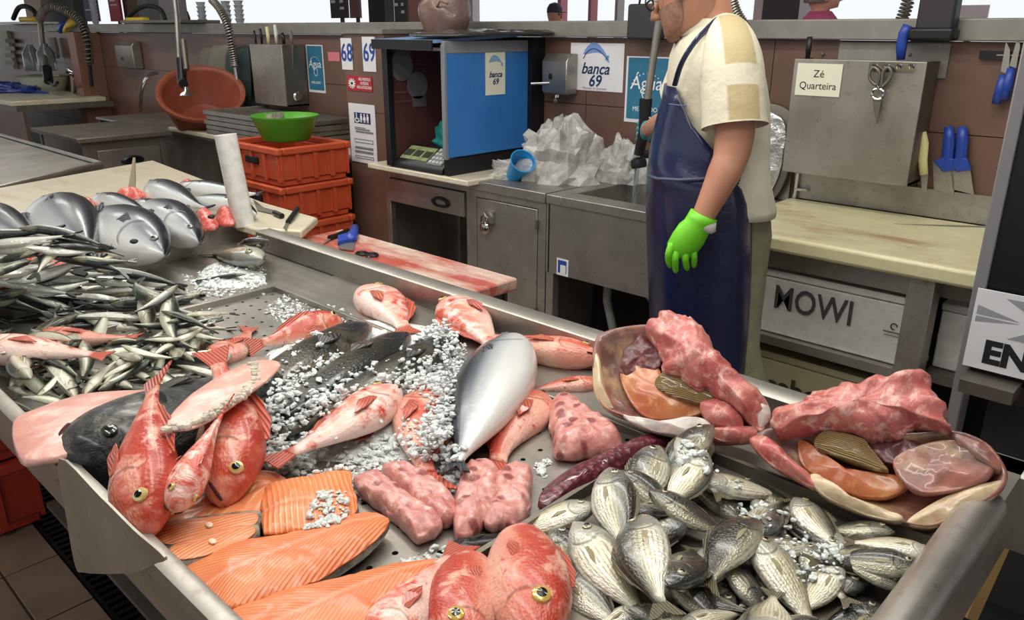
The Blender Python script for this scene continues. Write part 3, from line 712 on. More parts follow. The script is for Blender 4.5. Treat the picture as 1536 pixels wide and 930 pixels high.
MB().tube([PY(957, 242, FYp), PY(950, 310, FYp)], .011, 8).build('water_stream', M('water', S(220, 226, 230), .05, trans=.9, ior=1.33), fa)
sp = thing('spring_hose', 'coiled steel spring hose hanging behind the worker', 'hose', PY(1100, 20, 3.35))
mb = MB(); spring(mb, [PY(1088, -70, 3.35), PY(1095, -20, 3.35), PY(1102, 15, 3.35), PY(1117, 42, 3.35), PY(1124, 70, 3.35)], .022, .0045, 30); mb.build('spring', steel, sp)
MB().tube(smoothpoly([PY(1088, -70, 3.35), PY(1095, -20, 3.35), PY(1102, 15, 3.35), PY(1117, 42, 3.35), PY(1124, 70, 3.35)], 16, False), .012, 8).build('inner_hose', rubber, sp)
cp = thing('paper_roll', 'white roll with black top standing on the sink ledge', 'roll', PY(962, 268, 3.48))
c = PY(964, 262, 3.48); c.z = .851
MB().lathe([(0, 0), (.05, 0), (.05, .13), (0, .13)], c, 20).build('roll', white_pl, cp); MB().lathe([(.052, .13), (.055, .14), (.052, .155), (.03, .16), (.0, .13)], c, 20).build('top_ring', black, cp)
hc = thing('hanging_case', 'black case hanging on the rail left of the worker', 'case', PY(965, 30, 3.5))
a, b = PY(943, 6, 3.47), PY(990, 60, 3.47)
MB().box(a.x, b.x, 3.46, 3.518, b.z, a.z).build('case_body', M('dark_case', S(54, 54, 58), .6), hc, bevel=.012)
MB().tube([(a.x+.05, 3.49, a.z), (a.x+.06, 3.5, a.z+.12), (a.x+.12, 3.5, a.z+.12), (a.x+.13, 3.49, a.z)], .006, 6).build('strap', black, hc)
# ================================================================== WORK BENCH ON THE RIGHT
be = thing('work_bench', 'steel work bench frame with shelves under the cream cutting board', 'bench', (-1.0, 3.2, 0))
BX0, BX1 = -1.325, -.50
lw = .085
for x, y in ((-.80, 2.83), (-.80, 3.44), (-1.52, 3.44)): boxo('leg', steel_v, be, x, x+lw, y, y+lw, 0, .805, bevel=.004)
boxo('apron', steel_h, be, -1.52, -.80, 2.85, 2.87, .735, .805); boxo('apron', steel_dark, be, -.715, -.5, 2.9, 2.92, .735, .805)
boxo('shelf', steel_h, be, -1.52, -.80, 2.84, 3.5, .42, .455); boxo('shelf', steel_dark, be, -.715, -.5, 2.9, 3.5, .42, .455)
boxo('shelf', steel_dark, be, -1.52, -.80, 2.88, 3.5, .06, .09)
bb = tag(boxo('cutting_board', board_tan, None, -1.57, BX1+.03, 2.795, 3.535, .808, .87, bevel=.014), 'long cream cutting board with brown stains on the right bench', 'cutting board')
sb = tag(boxo('steel_upstand', steel_h, None, -1.56, -.46, 3.545, 3.562, .871, .985), 'steel upstand along the wall behind the cream board', 'upstand')
sb.location = (0, 0, 0)
kn = thing('long_knife', 'long thin knife lying on the cream cutting board', 'knife', PZ(1420, 340, .872))
a, b = PZ(1341, 336, .8725), PZ(1485, 340, .8725); d = (b-a).normalized(); s = ZW.cross(d)*.007
MB().prism([a, a.lerp(b, .6)-s, b-s, b+s, a.lerp(b, .5)+s*.6], (0, 0, .0015)).build('blade', steel, kn)
e = b+d*.11; MB().tube([b, b+d*.05, e], [.011, .012, .013], 8).build('handle', black, kn)
# boxes under the bench
def foambox(label, x0, x1, y0, y1, z0, z1, mat):
    th = thing('foam_box', label, 'box', ((x0+x1)/2, (y0+y1)/2, z0))
    boxo('box_body', mat, th, x0, x1, y0, y1, z0, z1-.03, bevel=.006); boxo('lid', mat, th, x0-.004, x1+.004, y0-.004, y1+.004, z1-.028, z1, bevel=.006)
    return th
fb = foambox('white foam box with MOWI lettering on the bench shelf', -1.50, -.807, 2.875, 3.3, .457, .715, ice_white)
q0, q1 = PY(1160, 434, 2.87), PY(1280, 487, 2.87)
txt('MOWI', .135, M('grey_print', S(70, 68, 66), .6), fb, frame_(Vector(((q0.x+q1.x)/2, 2.8695, .607)), XW, ZW), bold=.0015, sx=(q1.x-q0.x)/.40)
q = PY(1341, 490, 2.87); mb = MB(); ribbon(mb, [Vector((q.x+.011*math.cos(t), 2.8695, q.z+.011*math.sin(t))) for t in [.5*i for i in range(11)]], .004, (0, -1, 0))
mb.box(q.x-.035, q.x+.03, 2.8692, 2.8698, q.z-.024, q.z-.021).box(q.x-.03, q.x+.03, 2.8692, 2.8698, q.z-.037, q.z-.035); mb.build('recycling_mark', ink, fb)
fb2 = foambox('yellowish grey foam box with dark lettering on the bottom bench shelf', -1.50, -.81, 2.885, 3.3, .092, .37, M('yellow_foam', S(168, 162, 128), .75))
txt('Seaborn', .115, M('brown_print', S(58, 56, 44), .6), fb2, frame_(Vector((-1.15, 2.8795, .235)), XW, ZW), bold=.003)
foambox('white foam box in shadow right of the bench leg', -.71, -.52, 2.96, 3.4, .457, .70, ice_white)
# --- wall box with scissors
kb = thing('knife_cabinet', 'steel knife cabinet with name sign and scissors above the bench', 'cabinet', (-1.3, 3.45, 1.01))
a, b = PY(1191, 93, 3.4), PY(1363, 273, 3.4); KX0, KX1 = -1.56, -1.03; KZ0, KZ1 = 1.008, 1.487
MB().box(KX0, KX1, 3.40, 3.412, KZ0, KZ1).build('front_plate', steel_v, kb, bevel=.003)
boxo('side_plate', steel_dark, kb, KX1-.01, KX1, 3.412, 3.56, KZ0, KZ1); boxo('side_plate', steel_dark, kb, KX0, KX0+.01, 3.412, 3.56, KZ0, KZ1)
boxo('base_plate', steel_dark, kb, KX0, KX1, 3.412, 3.56, KZ0, KZ0+.01)
MB().box(-1.44, -1.0, 3.555, 3.562, 1.42, 1.555).build('back_plate', alu, kb, bevel=.003)
for px, py in ((1234, 81), (1365, 82)):
    q = PY(px, py, 3.555); MB().lathe([(0, 0), (.008, 0), (.006, .004), (0, .005)], q, 10, (0, -1, 0)).build('screw', steel_dark, kb)
boxo('slot_plate', steel_dark, kb, KX0+.01, KX1-.01, 3.412, 3.55, KZ1-.035, KZ1-.025)
boxo('hook_strip', chrome, kb, PY(1304, 100, 3.4).x, PY(1372, 100, 3.4).x, 3.396, 3.40, 1.447, 1.483)
for px in (1312, 1330, 1348, 1367):
    q = PY(px, 100, 3.395); MB().tube([q+Vector((0, 0, .005)), q+Vector((0, -.014, -.004)), q+Vector((0, -.02, .006))], .006, 6).build('hook', chrome, kb)
q0, q1 = PY(1195, 96, 3.397), PY(1257, 138, 3.397)
MB().box(KX0+.02, KX0+.02+(q1.x-q0.x), 3.395, 3.3995, KZ1-.018-.13, KZ1-.018).build('name_card', cream_paper, kb)
cx = KX0+.02+(q1.x-q0.x)/2
txt('Zé', .042, ink, kb, frame_(Vector((cx, 3.3945, KZ1-.06)), XW, ZW)); txt('Quarteira', .042, ink, kb, frame_(Vector((cx, 3.3945, KZ1-.108)), XW, ZW), sx=.95)
ss = thing('poultry_shears', 'steel shears hanging from a hook on the knife cabinet', 'shears', PY(1318, 110, 3.385))
mb = MB()
Y = 3.378
def ringpath(pts): return [PY(x, y, Y) for x, y in pts]
mb.tube(smoothpoly(ringpath([(1311, 101), (1306, 106), (1304, 115), (1308, 123), (1315, 127), (1318, 120), (1319, 108)]), 20)+ringpath([(1311, 101)]), .0065, 8)
mb.build('left_handle', steel_dark, ss)
mb = MB(); mb.tube(smoothpoly(ringpath([(1332, 101), (1337, 107), (1336, 116), (1330, 124), (1323, 130), (1323, 120), (1325, 108)]), 20)+ringpath([(1332, 101)]), .0065, 8); mb.build('right_handle', steel_dark, ss)
mb = MB(); mb.tube([PY(1317+9*math.cos(t), 141+8*math.sin(t), Y) for t in [2*PI*i/18 for i in range(19)]], .0055, 8).tube(ringpath([(1315, 126), (1318, 133)]), .0065, 8).tube(ringpath([(1322, 129), (1318, 134)]), .0065, 8); mb.build('bow', chrome, ss)
a, b, c, d = PY(1309, 148, Y), PY(1322, 149, Y), PY(1315, 186, Y), PY(1311, 168, Y)
MB().prism([a, b, c, d], (0, .005, 0)).build('blades', steel_dark, ss)
# knives around
def knife(name, label, hpx, bpx, Y, wpx, hm, kind='straight', bw=None):
    th = thing(name, label, 'knife', PY(*hpx[0], Y))
    P = [PY(x, y, Y) for x, y in hpx]; r = wpx/2/FPX*3.4
    MB().tube(P, [r*.75]+[r]*(len(P)-2)+[r*.9], 10, squash=.7).build('handle', hm, th, angle=180)
    if bpx: MB().prism([PY(x, y, Y) for x, y in bpx], (0, .003, 0)).build('blade', steel, th)
    return th
knife('boning_knife', 'blue handled knife standing in the knife cabinet', [(1351, 90), (1352, 70), (1356, 50), (1362, 38)], [(1345, 92), (1358, 92), (1356, 140)], 3.47, 15, blue_pl)
knife('steel_rod', 'black handled sharpening steel in the left of the knife cabinet', [(1211, 90), (1213, 72), (1215, 55)], [(1209, 92), (1214, 92), (1213, 140)], 3.47, 9, black)
knife('butter_knife', 'cream handled knife beside the right edge of the knife cabinet', [(1384, 198), (1386, 215), (1384, 240), (1386, 262)], [(1381, 262), (1392, 262), (1390, 288), (1383, 288)], 3.50, 13, cream_pl)
for i, (x, lab) in enumerate(((1423, 'left blue handled cleaver hung against the wall'), (1443, 'right blue handled cleaver hung against the wall'))):
    th = knife('cleaver', lab, [(x, 190), (x+1, 210), (x-2, 240), (x-3, 256)], [(x-24+i*6, 242), (x+8+i*4, 252), (x+8+i*10, 292), (x-22+i*8, 284)], 3.54, 16, blue_pl)
    MB().prism([PY(px, py, 3.525) for px, py in ((x-24+i*8, 242), (x-8, 236), (x+8, 238), (x+10+i*4, 255), (x-8, 258))], (0, .012, 0)).build('bolster', blue_pl, th, bevel=.003)
ms = thing('magnet_bar', 'black magnetic knife bar on the right wall', 'bar', PY(1500, 83, 3.55))
a, b = PY(1471, 76, 3.553), PY(1560, 90, 3.553); MB().box(a.x, b.x, 3.545, 3.563, b.z, a.z).build('bar', black, ms); MB().box(a.x+.06, b.x, 3.541, 3.545, b.z+.012, a.z-.012).build('magnet', steel, ms)
MB().box(PY(1528, 83, 3.55).x, b.x, 3.539, 3.541, b.z+.012, a.z-.012).build('red_label', redink, ms)
knife('paring_knife', 'left blue handled paring knife on the magnet bar', [(1505, 112), (1500, 135), (1494, 156)], [(1509, 62), (1515, 75), (1513, 112), (1501, 107)], 3.53, 13, blue_pl)
knife('paring_knife', 'right blue handled paring knife on the magnet bar', [(1517, 102), (1511, 128), (1505, 150)], [(1528, 50), (1530, 70), (1524, 102), (1514, 99)], 3.53, 13, blue_pl)
hg = thing('hanging_case', 'black box hanging over the rail above the knife cabinet', 'case', PY(1400, 30, 3.45))
a, b = PY(1380, 0, 3.45), PY(1426, 62, 3.45); MB().box(a.x, b.x, 3.44, 3.516, b.z, b.z+.26).build('case_body', M('dark_case_b', S(50, 46, 52), .55), hg, bevel=.01); MB().box(a.x-.02, b.x+.01, 3.43, 3.517, b.z-.0, b.z+.05).build('case_base', black, hg, bevel=.012)
sp = thing('spring_hose', 'coiled steel spring rising behind the rail above the knife cabinet', 'hose', PY(1355, 20, 3.7))
mb = MB(); spring(mb, [PY(1350, 36, 3.7), PY(1358, 15, 3.7), PY(1366, -15, 3.7), PY(1374, -60, 3.7)], .022, .005, 14); mb.build('spring', steel_dark, sp)
# lined tray leaning by the bench
tr = thing('lined_tray', 'foil lined tray leaning on the wall beside the worker', 'tray', PZ(1165, 285, .88))
a, b = PY(1140, 172, 3.5), PY(1182, 291, 3.44)
o = [Vector((-1.9, 3.5, .872)), Vector((-1.62, 3.5, .872)), Vector((-1.60, 3.53, 1.24)), Vector((-1.9, 3.53, 1.24))]
pillow(MB(), o, (0, -1, .05), .006, .02, N=40, p=8).build('tray_body', steel_dark, tr)
o2 = [p+Vector((0, -.012, 0)) for p in [Vector((-1.88, 3.497, .895)), Vector((-1.645, 3.497, .895)), Vector((-1.63, 3.52, 1.21)), Vector((-1.88, 3.52, 1.21))]]
pillow(MB(), o2, (0, -1, .05), .008, .004, N=40, amp=.01, sc=25).build('foil', M('foil', S(200, 200, 198), .25, .9, b=(30, .8, .01)), tr)
tp = thing('upright_pipe', 'thin steel pipe standing at the left end of the upstand', 'pipe', PZ(1192, 292, .872))
q = Vector((PY(1192, 290, 3.53).x, 3.53, .872)); MB().tube([q, q+Vector((0, 0, .14))], .012, 10).build('pipe', chrome, tp); MB().tube([q+Vector((0, -.005, .04)), q+Vector((.06, -.005, .045))], .008, 8).build('tap', chrome, tp)
# --- kiosk on the right with the EN sign
ki = thing('black_stand', 'tall black stand with grey edge at the right border', 'stand', (-.2, 2.45, 0))
boxo('grey_post', M('grey_post_b', S(136, 136, 138), .45, .3), ki, -.486, -.455, 2.28, 2.36, .3, 1.575, bevel=.004)
boxo('black_panel', M('black_panel', S(16, 16, 17), .35), ki, -.455, .5, 2.29, 2.35, .72, 1.55)
boxo('lower_panel', M('dark_panel', S(34, 34, 34), .5), ki, -.40, .5, 2.31, 2.36, 0, .66)
boxo('bracket', steel_dark, ki, -.455, -.33, 2.2, 2.3, .70, .735); boxo('foot', black, ki, -.5, .5, 2.2, 2.45, 0, .05)
en = thing('language_sign', 'white sign with flag and EN letters taped to the grey post', 'sign', PY(1500, 500, 2.27))
a, b = PY(1466, 432, 2.275), PY(1452, 545, 2.275)
MB().box(-.470, -.16, 2.266, 2.272, .752, .968).build('sheet', paper, en)
txt('EN', .085, ink, en, frame_(Vector((-.375, 2.2655, .80)), XW, ZW), bold=.004)
mb = MB(); gz = [( -.47, .925, .10), ]
z0, z1, xa, xb = .85, .955, -.462, -.20
for poly in ([(xa, z1-.03), (xa, z1-.055), (xa+.1, z1-.055)], [(xa+.06, z1), (xa+.14, z1), (xa+.14, z1-.045)], [(xa+.17, z1), (xb, z1), (xa+.17, z1-.045)], [(xa, z0+.03), (xa+.1, z0+.045), (xa, z0+.045)], [(xa+.08, z0), (xa+.14, z0+.0), (xa+.14, z0+.035)]):
    mb.prism([(x, 2.2655, z) for x, z in poly], (0, -.0006, 0))
mb.build('flag_print', M('flag_grey', S(150, 150, 156), .6), en)
st = tag(MB().tube([PZ(1490, 830, .5)+Vector((0, .1, 0)), PZ(1452, 925, .3)], .02, 4).build('tan_strap', M('tan_strap', S(150, 120, 70), .6), None), 'tan strap hanging down beside the right end of the counter', 'strap')
# ================================================================== LEFT BACKGROUND
# counter with board and tub
lc = thing('steel_counter', 'steel counter with open front under the orange tub', 'counter', (-5.5, 3.1, 0))
cabinet_frame(lc, -7.0, -4.30, 2.92, 3.5, 0, .785, steel_dark)
boxo('top', steel_h, lc, -8.2, -4.30, 2.90, 3.54, .785, .806, bevel=.004); boxo('front_panel', steel_dark, lc, -7.0, -5.9, 2.93, 2.95, .15, .785)
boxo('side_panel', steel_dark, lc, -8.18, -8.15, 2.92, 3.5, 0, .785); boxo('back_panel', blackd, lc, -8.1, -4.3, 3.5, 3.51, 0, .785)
boxo('apron', steel_h, lc, -5.9, -4.34, 2.92, 2.94, .70, .785)
tag(boxo('cutting_board', board_white, None, -6.6, -4.30, 2.88, 3.5, .807, .843, bevel=.008), 'cream cutting board under the orange tub and steel lids', 'cutting board')
# tilted tub
c = PY(297, 158, 2.98)
ax = (Vector((0, 0, CAMH))-c).normalized()*.72+Vector((-.05, 0, .9)); ax.normalize()
tb = thing('orange_tub', 'big round orange tub tilted on the cream board', 'tub', PZ(300, 188, .9))
MB().lathe([(0, -.16), (.2, -.16), (.225, -.15), (.31, .14), (.335, .15), (.335, .175), (.305, .175), (.29, .15), (.215, -.12), (.19, -.135), (0, -.135)], c+Vector((-.12, .1, -.03))-ax*.02, 40, ax).build('shell', terracotta, tb, angle=60)
# leaning faucet over the tub
fa = thing('tub_faucet', 'pre-rinse faucet with black gun hanging into the orange tub', 'faucet', PY(266, 40, 3.2))
MB().tube([PY(262, -10, 3.1), PY(266, 30, 3.05), PY(270, 90, 2.95), PY(276, 108, 2.85)], .02, 10).build('riser', steel, fa)
MB().tube([PY(275, 60, 2.86), PY(280, 105, 2.8)], .02, 10).build('bracket', steel_dark, fa)
MB().tube([PY(271, 88, 2.84), PY(273, 122, 2.8), PY(275, 126, 2.78)], .035, 10).build('grip', black, fa)
MB().lathe([(.012, 0), (.02, .03), (.055, .06), (.05, .065), (0, .05)], PY(278, 130, 2.75), 14, (0, 0, -1)).build('spray_head', chrome, fa)
sp = thing('spring_hose', 'long coiled hose arching beside the tub faucet', 'hose', PY(330, 40, 3.3))
pts = [PY(318, 0, 3.35), PY(330, 14, 3.35), PY(342, 40, 3.35), PY(349, 75, 3.35), PY(353, 100, 3.35)]
mb = MB(); spring(mb, pts, .028, .006, 34); mb.build('spring', steel, sp)
MB().tube([PY(352, 98, 3.35), PY(357, 130, 3.35), PY(361, 168, 3.33)], .014, 8).build('hose_end', steel, sp)
MB().tube(smoothpoly(pts, 16, False), .014, 8).build('inner_hose', rubber, sp)
sp = thing('spring_hose', 'bent dark coiled hose over the far left sink', 'hose', PY(90, 20, 3.4))
pts = [PY(60, 30, 3.3), PY(66, 16, 3.3), PY(80, 10, 3.3), PY(100, 17, 3.3), PY(120, 32, 3.3), PY(130, 56, 3.3), PY(134, 95, 3.3)]
mb = MB(); spring(mb, pts, .04, .008, 40); mb.build('spring', steel_dark, sp)
MB().tube(smoothpoly(pts, 24, False), .022, 8).build('inner_hose', rubber, sp)
MB().tube([PY(134, 95, 3.3), PY(138, 130, 3.3)], .02, 8).build('hose_end', rubber, sp)
fa = thing('far_faucet', 'pre-rinse faucet with black grip over the far left sink', 'faucet', PY(62, 60, 3.3))
MB().tube([PY(60, 30, 3.3), PY(64, 70, 3.3), PY(69, 105, 3.2)], .03, 10).build('riser', steel, fa)
MB().tube([PY(70, 102, 3.18), PY(73, 122, 3.12)], .05, 10).build('grip', black, fa)
MB().tube([PY(73, 122, 3.12), PY(82, 128, 3.1), PY(86, 124, 3.1)], .02, 8).build('lever', black, fa)
sp = thing('arched_hose', 'thin dark hose arching over the rail left of the tub', 'hose', PY(215, 20, 3.65))
MB().tube(smoothpoly([PY(188, 34, 3.64), PY(200, 18, 3.64), PY(220, 9, 3.64), PY(240, 14, 3.64), PY(248, 30, 3.64)], 24, False), .022, 8).build('hose', rubber, sp)
sp = thing('arched_hose', 'small dark hose arching at the left end of the rail', 'hose', PY(38, 14, 3.65))
MB().tube(smoothpoly([PY(20, 28, 3.64), PY(28, 12, 3.64), PY(40, 10, 3.64), PY(52, 18, 3.64), PY(54, 30, 3.64)], 24, False), .03, 8).build('hose', rubber, sp)
for k, (px, py, lab) in enumerate(((205, 28, 'yellow sponge on the rail under the arched hose'), (42, 29, 'yellow cloth on the white ledge at the left end'))):
    c = PY(px, py, WY); c.z = 1.646 if k == 0 else 1.676
    th = thing('sponge', lab, 'sponge', c)
    if k == 0: MB().box(c.x-.2, c.x+.2, c.y-.04, c.y+.05, c.z, c.z+.06).build('pad', yellow_pl, th, bevel=.02)
    else: MB().box(c.x-.25, c.x+.25, c.y-.04, c.y+.05, c.z, c.z+.06).build('pad', yellow_pl, th, bevel=.02)
a, b = PY(8, 30, 3.45), PY(62, 41, 3.45)
tag(MB().box(a.x, b.x, 3.3, 3.66, 1.646, 1.674).build('white_ledge', white_pl, None, bevel=.01), 'white ledge board on top of the rail at the left end', 'ledge')
a, b = PY(196, 36, 3.4), PY(290, 46, 3.4)
tag(MB().box(a.x, b.x, 3.3, 3.66, 1.646, 1.672).build('rail_shelf', steel_dark, None, bevel=.004), 'dull steel shelf plate on the rail left of the tub', 'shelf')
gl = thing('rubber_gloves', 'blue and yellow rubber gloves hanging over the rail', 'gloves', PY(100, 40, 3.5))
pillow(MB(), [PY(x, y, 3.5) for x, y in ((86, 36), (94, 31), (98, 36), (94, 48), (90, 50), (85, 44))], (0, -1, 0), .03, .01, N=24, rings=4).build('blue_glove', blue_pl, gl)
pillow(MB(), [PY(x, y, 3.47) for x, y in ((94, 46), (104, 28), (114, 28), (112, 38), (102, 44), (99, 50))], (0, -1, 0), .03, .01, N=24, rings=4).build('yellow_glove', yellow_pl, gl)
# small wall items far left
th, a, b = wall_sheet('wall_rack', 'pale slotted wall rack on the far left panel', 'rack', 3, 46, 27, 104, WY-.007, M('rack_paint', S(170, 170, 152), .6), t=.05)
for k in range(4):
    q, r_ = PY(8, 58+k*11, WY-.06), PY(23, 65+k*11, WY-.06); MB().box(q.x, r_.x, WY-.066, WY-.058, r_.z, q.z).build('slot', M('rack_slot_%d' % k, [S(60, 82, 72), S(140, 140, 124), S(120, 120, 106), S(136, 134, 120)][k], .6), th)
th, a, b = wall_sheet('red_tag', 'small red tag stuck on the far left panel', 'label', 104, 55, 113, 64, WY-.007, redink)
th = thing('white_hook', 'curved white tool hanging on the far left panel', 'tool', PY(120, 68, 3.5))
MB().tube([PY(118, 60, 3.5), PY(123, 67, 3.5), PY(119, 77, 3.5)], .04, 8, squash=.4).build('tool_body', white_pl, th)
th = thing('squeegee_handle', 'grey tool handle hanging beside the far left faucet', 'tool', PY(80, 70, 3.5))  # grey squeegee handle
MB().tube([PY(78, 57, 3.5), PY(82, 75, 3.5), PY(83, 86, 3.5)], .05, 8).build('tool_body', M('grey_tool', S(130, 128, 124), .5), th)
for k, (px, py) in enumerate(((51, 98), (73, 98))):
    c = PY(px, py+8, 3.3); th = thing('water_bottle', ['clear bottle left of the far left faucet', 'clear bottle right of the far left faucet'][k], 'bottle', c)
    MB().lathe([(0, 0), (.09, 0), (.095, .02), (.095, .2), (.04, .28), (.04, .3), (0, .3)], c, 14).build('bottle_body', M('bottle_pl', S(150, 158, 160), .15, trans=.6), th)
# far left sink counter
fs = thing('far_counter', 'brown fronted counter with board and basin at the far left', 'counter', (-9.6, 3, 0))
a, b = PZ(20, 145, .85), PZ(150, 165, .85)
boxo('top', steel_dark, fs, -13.5, -9.3, 2.55, 3.5, .80, .85); boxo('front_panel', brown, fs, -13.5, -9.3, 2.6, 2.63, 0, .8)
tag(boxo('cutting_board', board_white, None, -10.6, -9.35, 2.52, 3.45, .852, .90, bevel=.008), 'cream cutting board on the far left counter', 'cutting board')
c = PZ(70, 140, .86)
th = thing('white_basin', 'white plastic basin under the far left faucet', 'basin', c)
MB().lathe([(0, 0), (.2, 0), (.28, .2), (.3, .21), (.27, .2), (.19, .02), (0, .02)], c, 24).build('shell', M('basin_pl', S(200, 200, 176), .5), th)
th = thing('blue_cloth', 'blue cloth heaped on the far left counter', 'cloth', PZ(30, 138, .86))
bagshape(PZ(20, 140, .852), .9, .16, .12, .5, 4).build('fabric', blue_pl, th, angle=180)
th = thing('small_tap', 'thin chrome gooseneck tap on the far left counter', 'tap', PZ(108, 138, .86))
MB().tube(smoothpoly([PZ(110, 142, .852), PY(108, 115, 3.0), PY(104, 104, 3.0), PY(101, 108, 3.0)], 14, False), .02, 8).build('spout', chrome, th)
th = thing('gooseneck_tap', 'chrome gooseneck tap left of the orange tub', 'tap', PZ(211, 162, .88))
MB().tube(smoothpoly([PZ(211, 166, .806), PY(213, 135, 3.1), PY(222, 114, 3.1), PY(236, 109, 3.1)], 16, False), .016, 8).build('spout', chrome, th)
# drawer cabinet left
dl = thing('drawer_cabinet', 'dark steel drawer cabinet left of the orange tub counter', 'cabinet', (-7.1, 2.5, 0))
x0, x1, y0, y1 = -7.9, -6.42, 2.08, 2.9
a, b, c, d = PZ(105, 208, .85), PZ(210, 186, .85), PZ(172, 167, .85), PZ(64, 182, .85)
cabinet_frame(dl, -7.2, -6.3, 2.1, 2.72, 0, .815, steel_dark); boxo('top', steel_dark, dl, -7.25, -6.25, 2.06, 2.76, .815, .85, bevel=.004)
boxo('side_panel', steel_dark, dl, -6.33, -6.31, 2.14, 2.7, .35, .815); boxo('front_panel', steel_dark, dl, -7.16, -6.34, 2.11, 2.13, .62, .815)
boxo('side_panel', steel_dark, dl, -7.19, -7.17, 2.14, 2.7, .1, .815)
q = PX(158, 216, -6.305)
dw = boxo('drawer', steel_h, dl, -6.33, -6.295, 2.2, 2.66, .56, .745, bevel=.003)
MB().lathe([(.02, 0), (.085, 0), (.085, .02), (.06, .03), (.05, .01)], Vector((-6.295, 2.44, .655)), 20, (1, 0, 0), sx=.42).build('handle', black, dw)
# second display table at far left
ft = thing('steel_display_table', 'empty tilted steel display table at the left border', 'table', (-5.6, 1.4, 0))
A_, B_ = Vector((-4.62, .62, .74)), Vector((-5.05, 1.78, .83))
A_ = PZ(0, 285, .80); B_ = PZ(151, 248, .84); C_ = B_+Vector((-2.2, 0, 0)); D_ = A_+Vector((-2.2, 0, 0)); A_ = A_+(A_-B_)*.5; D_ = D_+(D_-C_)*.5
MB().prism([A_, B_, C_, D_], (0, 0, -.012)).build('top', steel, ft)
for p, q in ((A_, B_), (B_, C_)):
    MB().prism([p, q, q+Vector((0, 0, -.20)), p+Vector((0, 0, -.20))], ((q-p).cross(ZW)).normalized()*.015).build('apron', steel_dark, ft)
MB().tube([A_+Vector((0, 0, .012)), B_+Vector((0, 0, .012)), C_+Vector((0, 0, .012))], .014, 8).build('rim', steel, ft)
for p in (A_.lerp(B_, .9)+Vector((-.12, 0, 0)), A_.lerp(B_, .15)+Vector((-.12, 0, 0))): MB().tube([p+Vector((0, 0, -.01)), Vector((p.x, p.y, 0))], .025, 8).build('leg', steel_dark, ft)
# left knife box, bags
kb = thing('knife_cabinet', 'steel knife box full of handles on the left wall', 'cabinet', PY(410, 110, 3.4))
a, b = PY(374, 66, 3.36), PY(430, 160, 3.36)
MB().box(a.x, b.x, 3.36, 3.375, b.z, a.z).build('front_plate', steel_v, kb, bevel=.003); MB().box(b.x-.01, b.x, 3.375, 3.56, b.z, a.z).build('side_plate', steel_dark, kb); MB().box(a.x, b.x, 3.375, 3.56, b.z, b.z+.01).build('base_plate', steel_dark, kb)
boxo('slot_plate', steel_dark, kb, a.x, b.x-.01, 3.375, 3.56, a.z-.03, a.z-.02)
q = PY(443, 150, 3.4); MB().lathe([(.03, 0), (.04, .01), (.03, .02)], Vector((b.x+.001, 3.46, b.z+.07)), 14, (1, 0, 0)).build('ring', chrome, kb)
for k, (px, top, w, mt, lab) in enumerate(((382, 46, 5, black, 'thin black knife handle at the left of the knife box'), (391, 43, 6, black, 'black knife handle next to the cream one'), (401, 40, 8, cream_pl, 'cream knife handle in the left knife box'), (413, 37, 8, white_pl, 'white curved knife handle in the left knife box'), (424, 50, 8, black, 'black knife handle right of the white one'), (436, 46, 8, M('grey_handle', S(110, 112, 112), .5), 'grey handle at the right end of the knife box'))):
    knife('kitchen_knife', lab, [(px+2, 66), (px+1, (66+top)/2), (px-1, top)], [(px-1, 67), (px+4, 67), (px+3, 110), (px+1, 118)], 3.44, w*1.6, mt)
bg_ = thing('hanging_bags', 'folded grey green bags hanging beside the left knife box', 'bags', PY(335, 110, 3.45))
for k, (x0, x1, y0, y1, col) in enumerate(((302, 322, 70, 130, S(112, 104, 92)), (316, 345, 68, 150, S(122, 116, 104)), (340, 372, 72, 168, S(44, 62, 58)))):
    pillow(MB(), [PY(x, y, 3.5-.03*k) for x, y in ((x0, y0+8), ((x0+x1)/2, y0), (x1, y0+6), (x1+2, y1-10), ((x0+x1)/2, y1), (x0+2, y1-6))], (0, -1, 0), .05, .02, N=32, rings=5, amp=.012, sc=12).build('fold', M('bag_fold', col, .55, b=(14, .5, .01)), bg_, angle=180)
th, a, b = wall_sheet('green_slab', 'dark green panel hanging right of the tub hose', 'panel', 352, 95, 372, 168, WY-.01, M('green_panel_pl', S(44, 70, 60), .6), t=.02)
# steel lids stack
lidm = steelmat('lid_steel', S(150, 148, 142), .35, (2, 40, 40))
A, B = PZ(345, 188, .95), PZ(450, 213, .95)
for k in range(5):
    z = .844+k*.036
    lb = ['bottom steel tray of the stack on the cream board', 'second steel tray from the bottom of the stack', 'middle steel tray of the stack', 'second steel tray from the top of the stack', 'topmost steel tray of the stack right of the tub'][k]
    th = thing('steel_tray', lb, 'lid', (-5.3, 3.1, z), 'stacked steel trays')
    o = random.uniform(-.02, .02)
    MB().box(-5.93+o, -4.66+o, 2.90+o/2, 3.44, z+.004, z+.012).build('plate', lidm, th)
    MB().box(-5.94+o, -4.65+o, 2.89+o/2, 2.905+o/2, z, z+.032).box(-4.665+o, -4.65+o, 2.905+o/2, 3.44, z, z+.032).box(-5.94+o, -5.925+o, 2.905+o/2, 3.44, z, z+.032).build('rim', steel, th, bevel=.003)
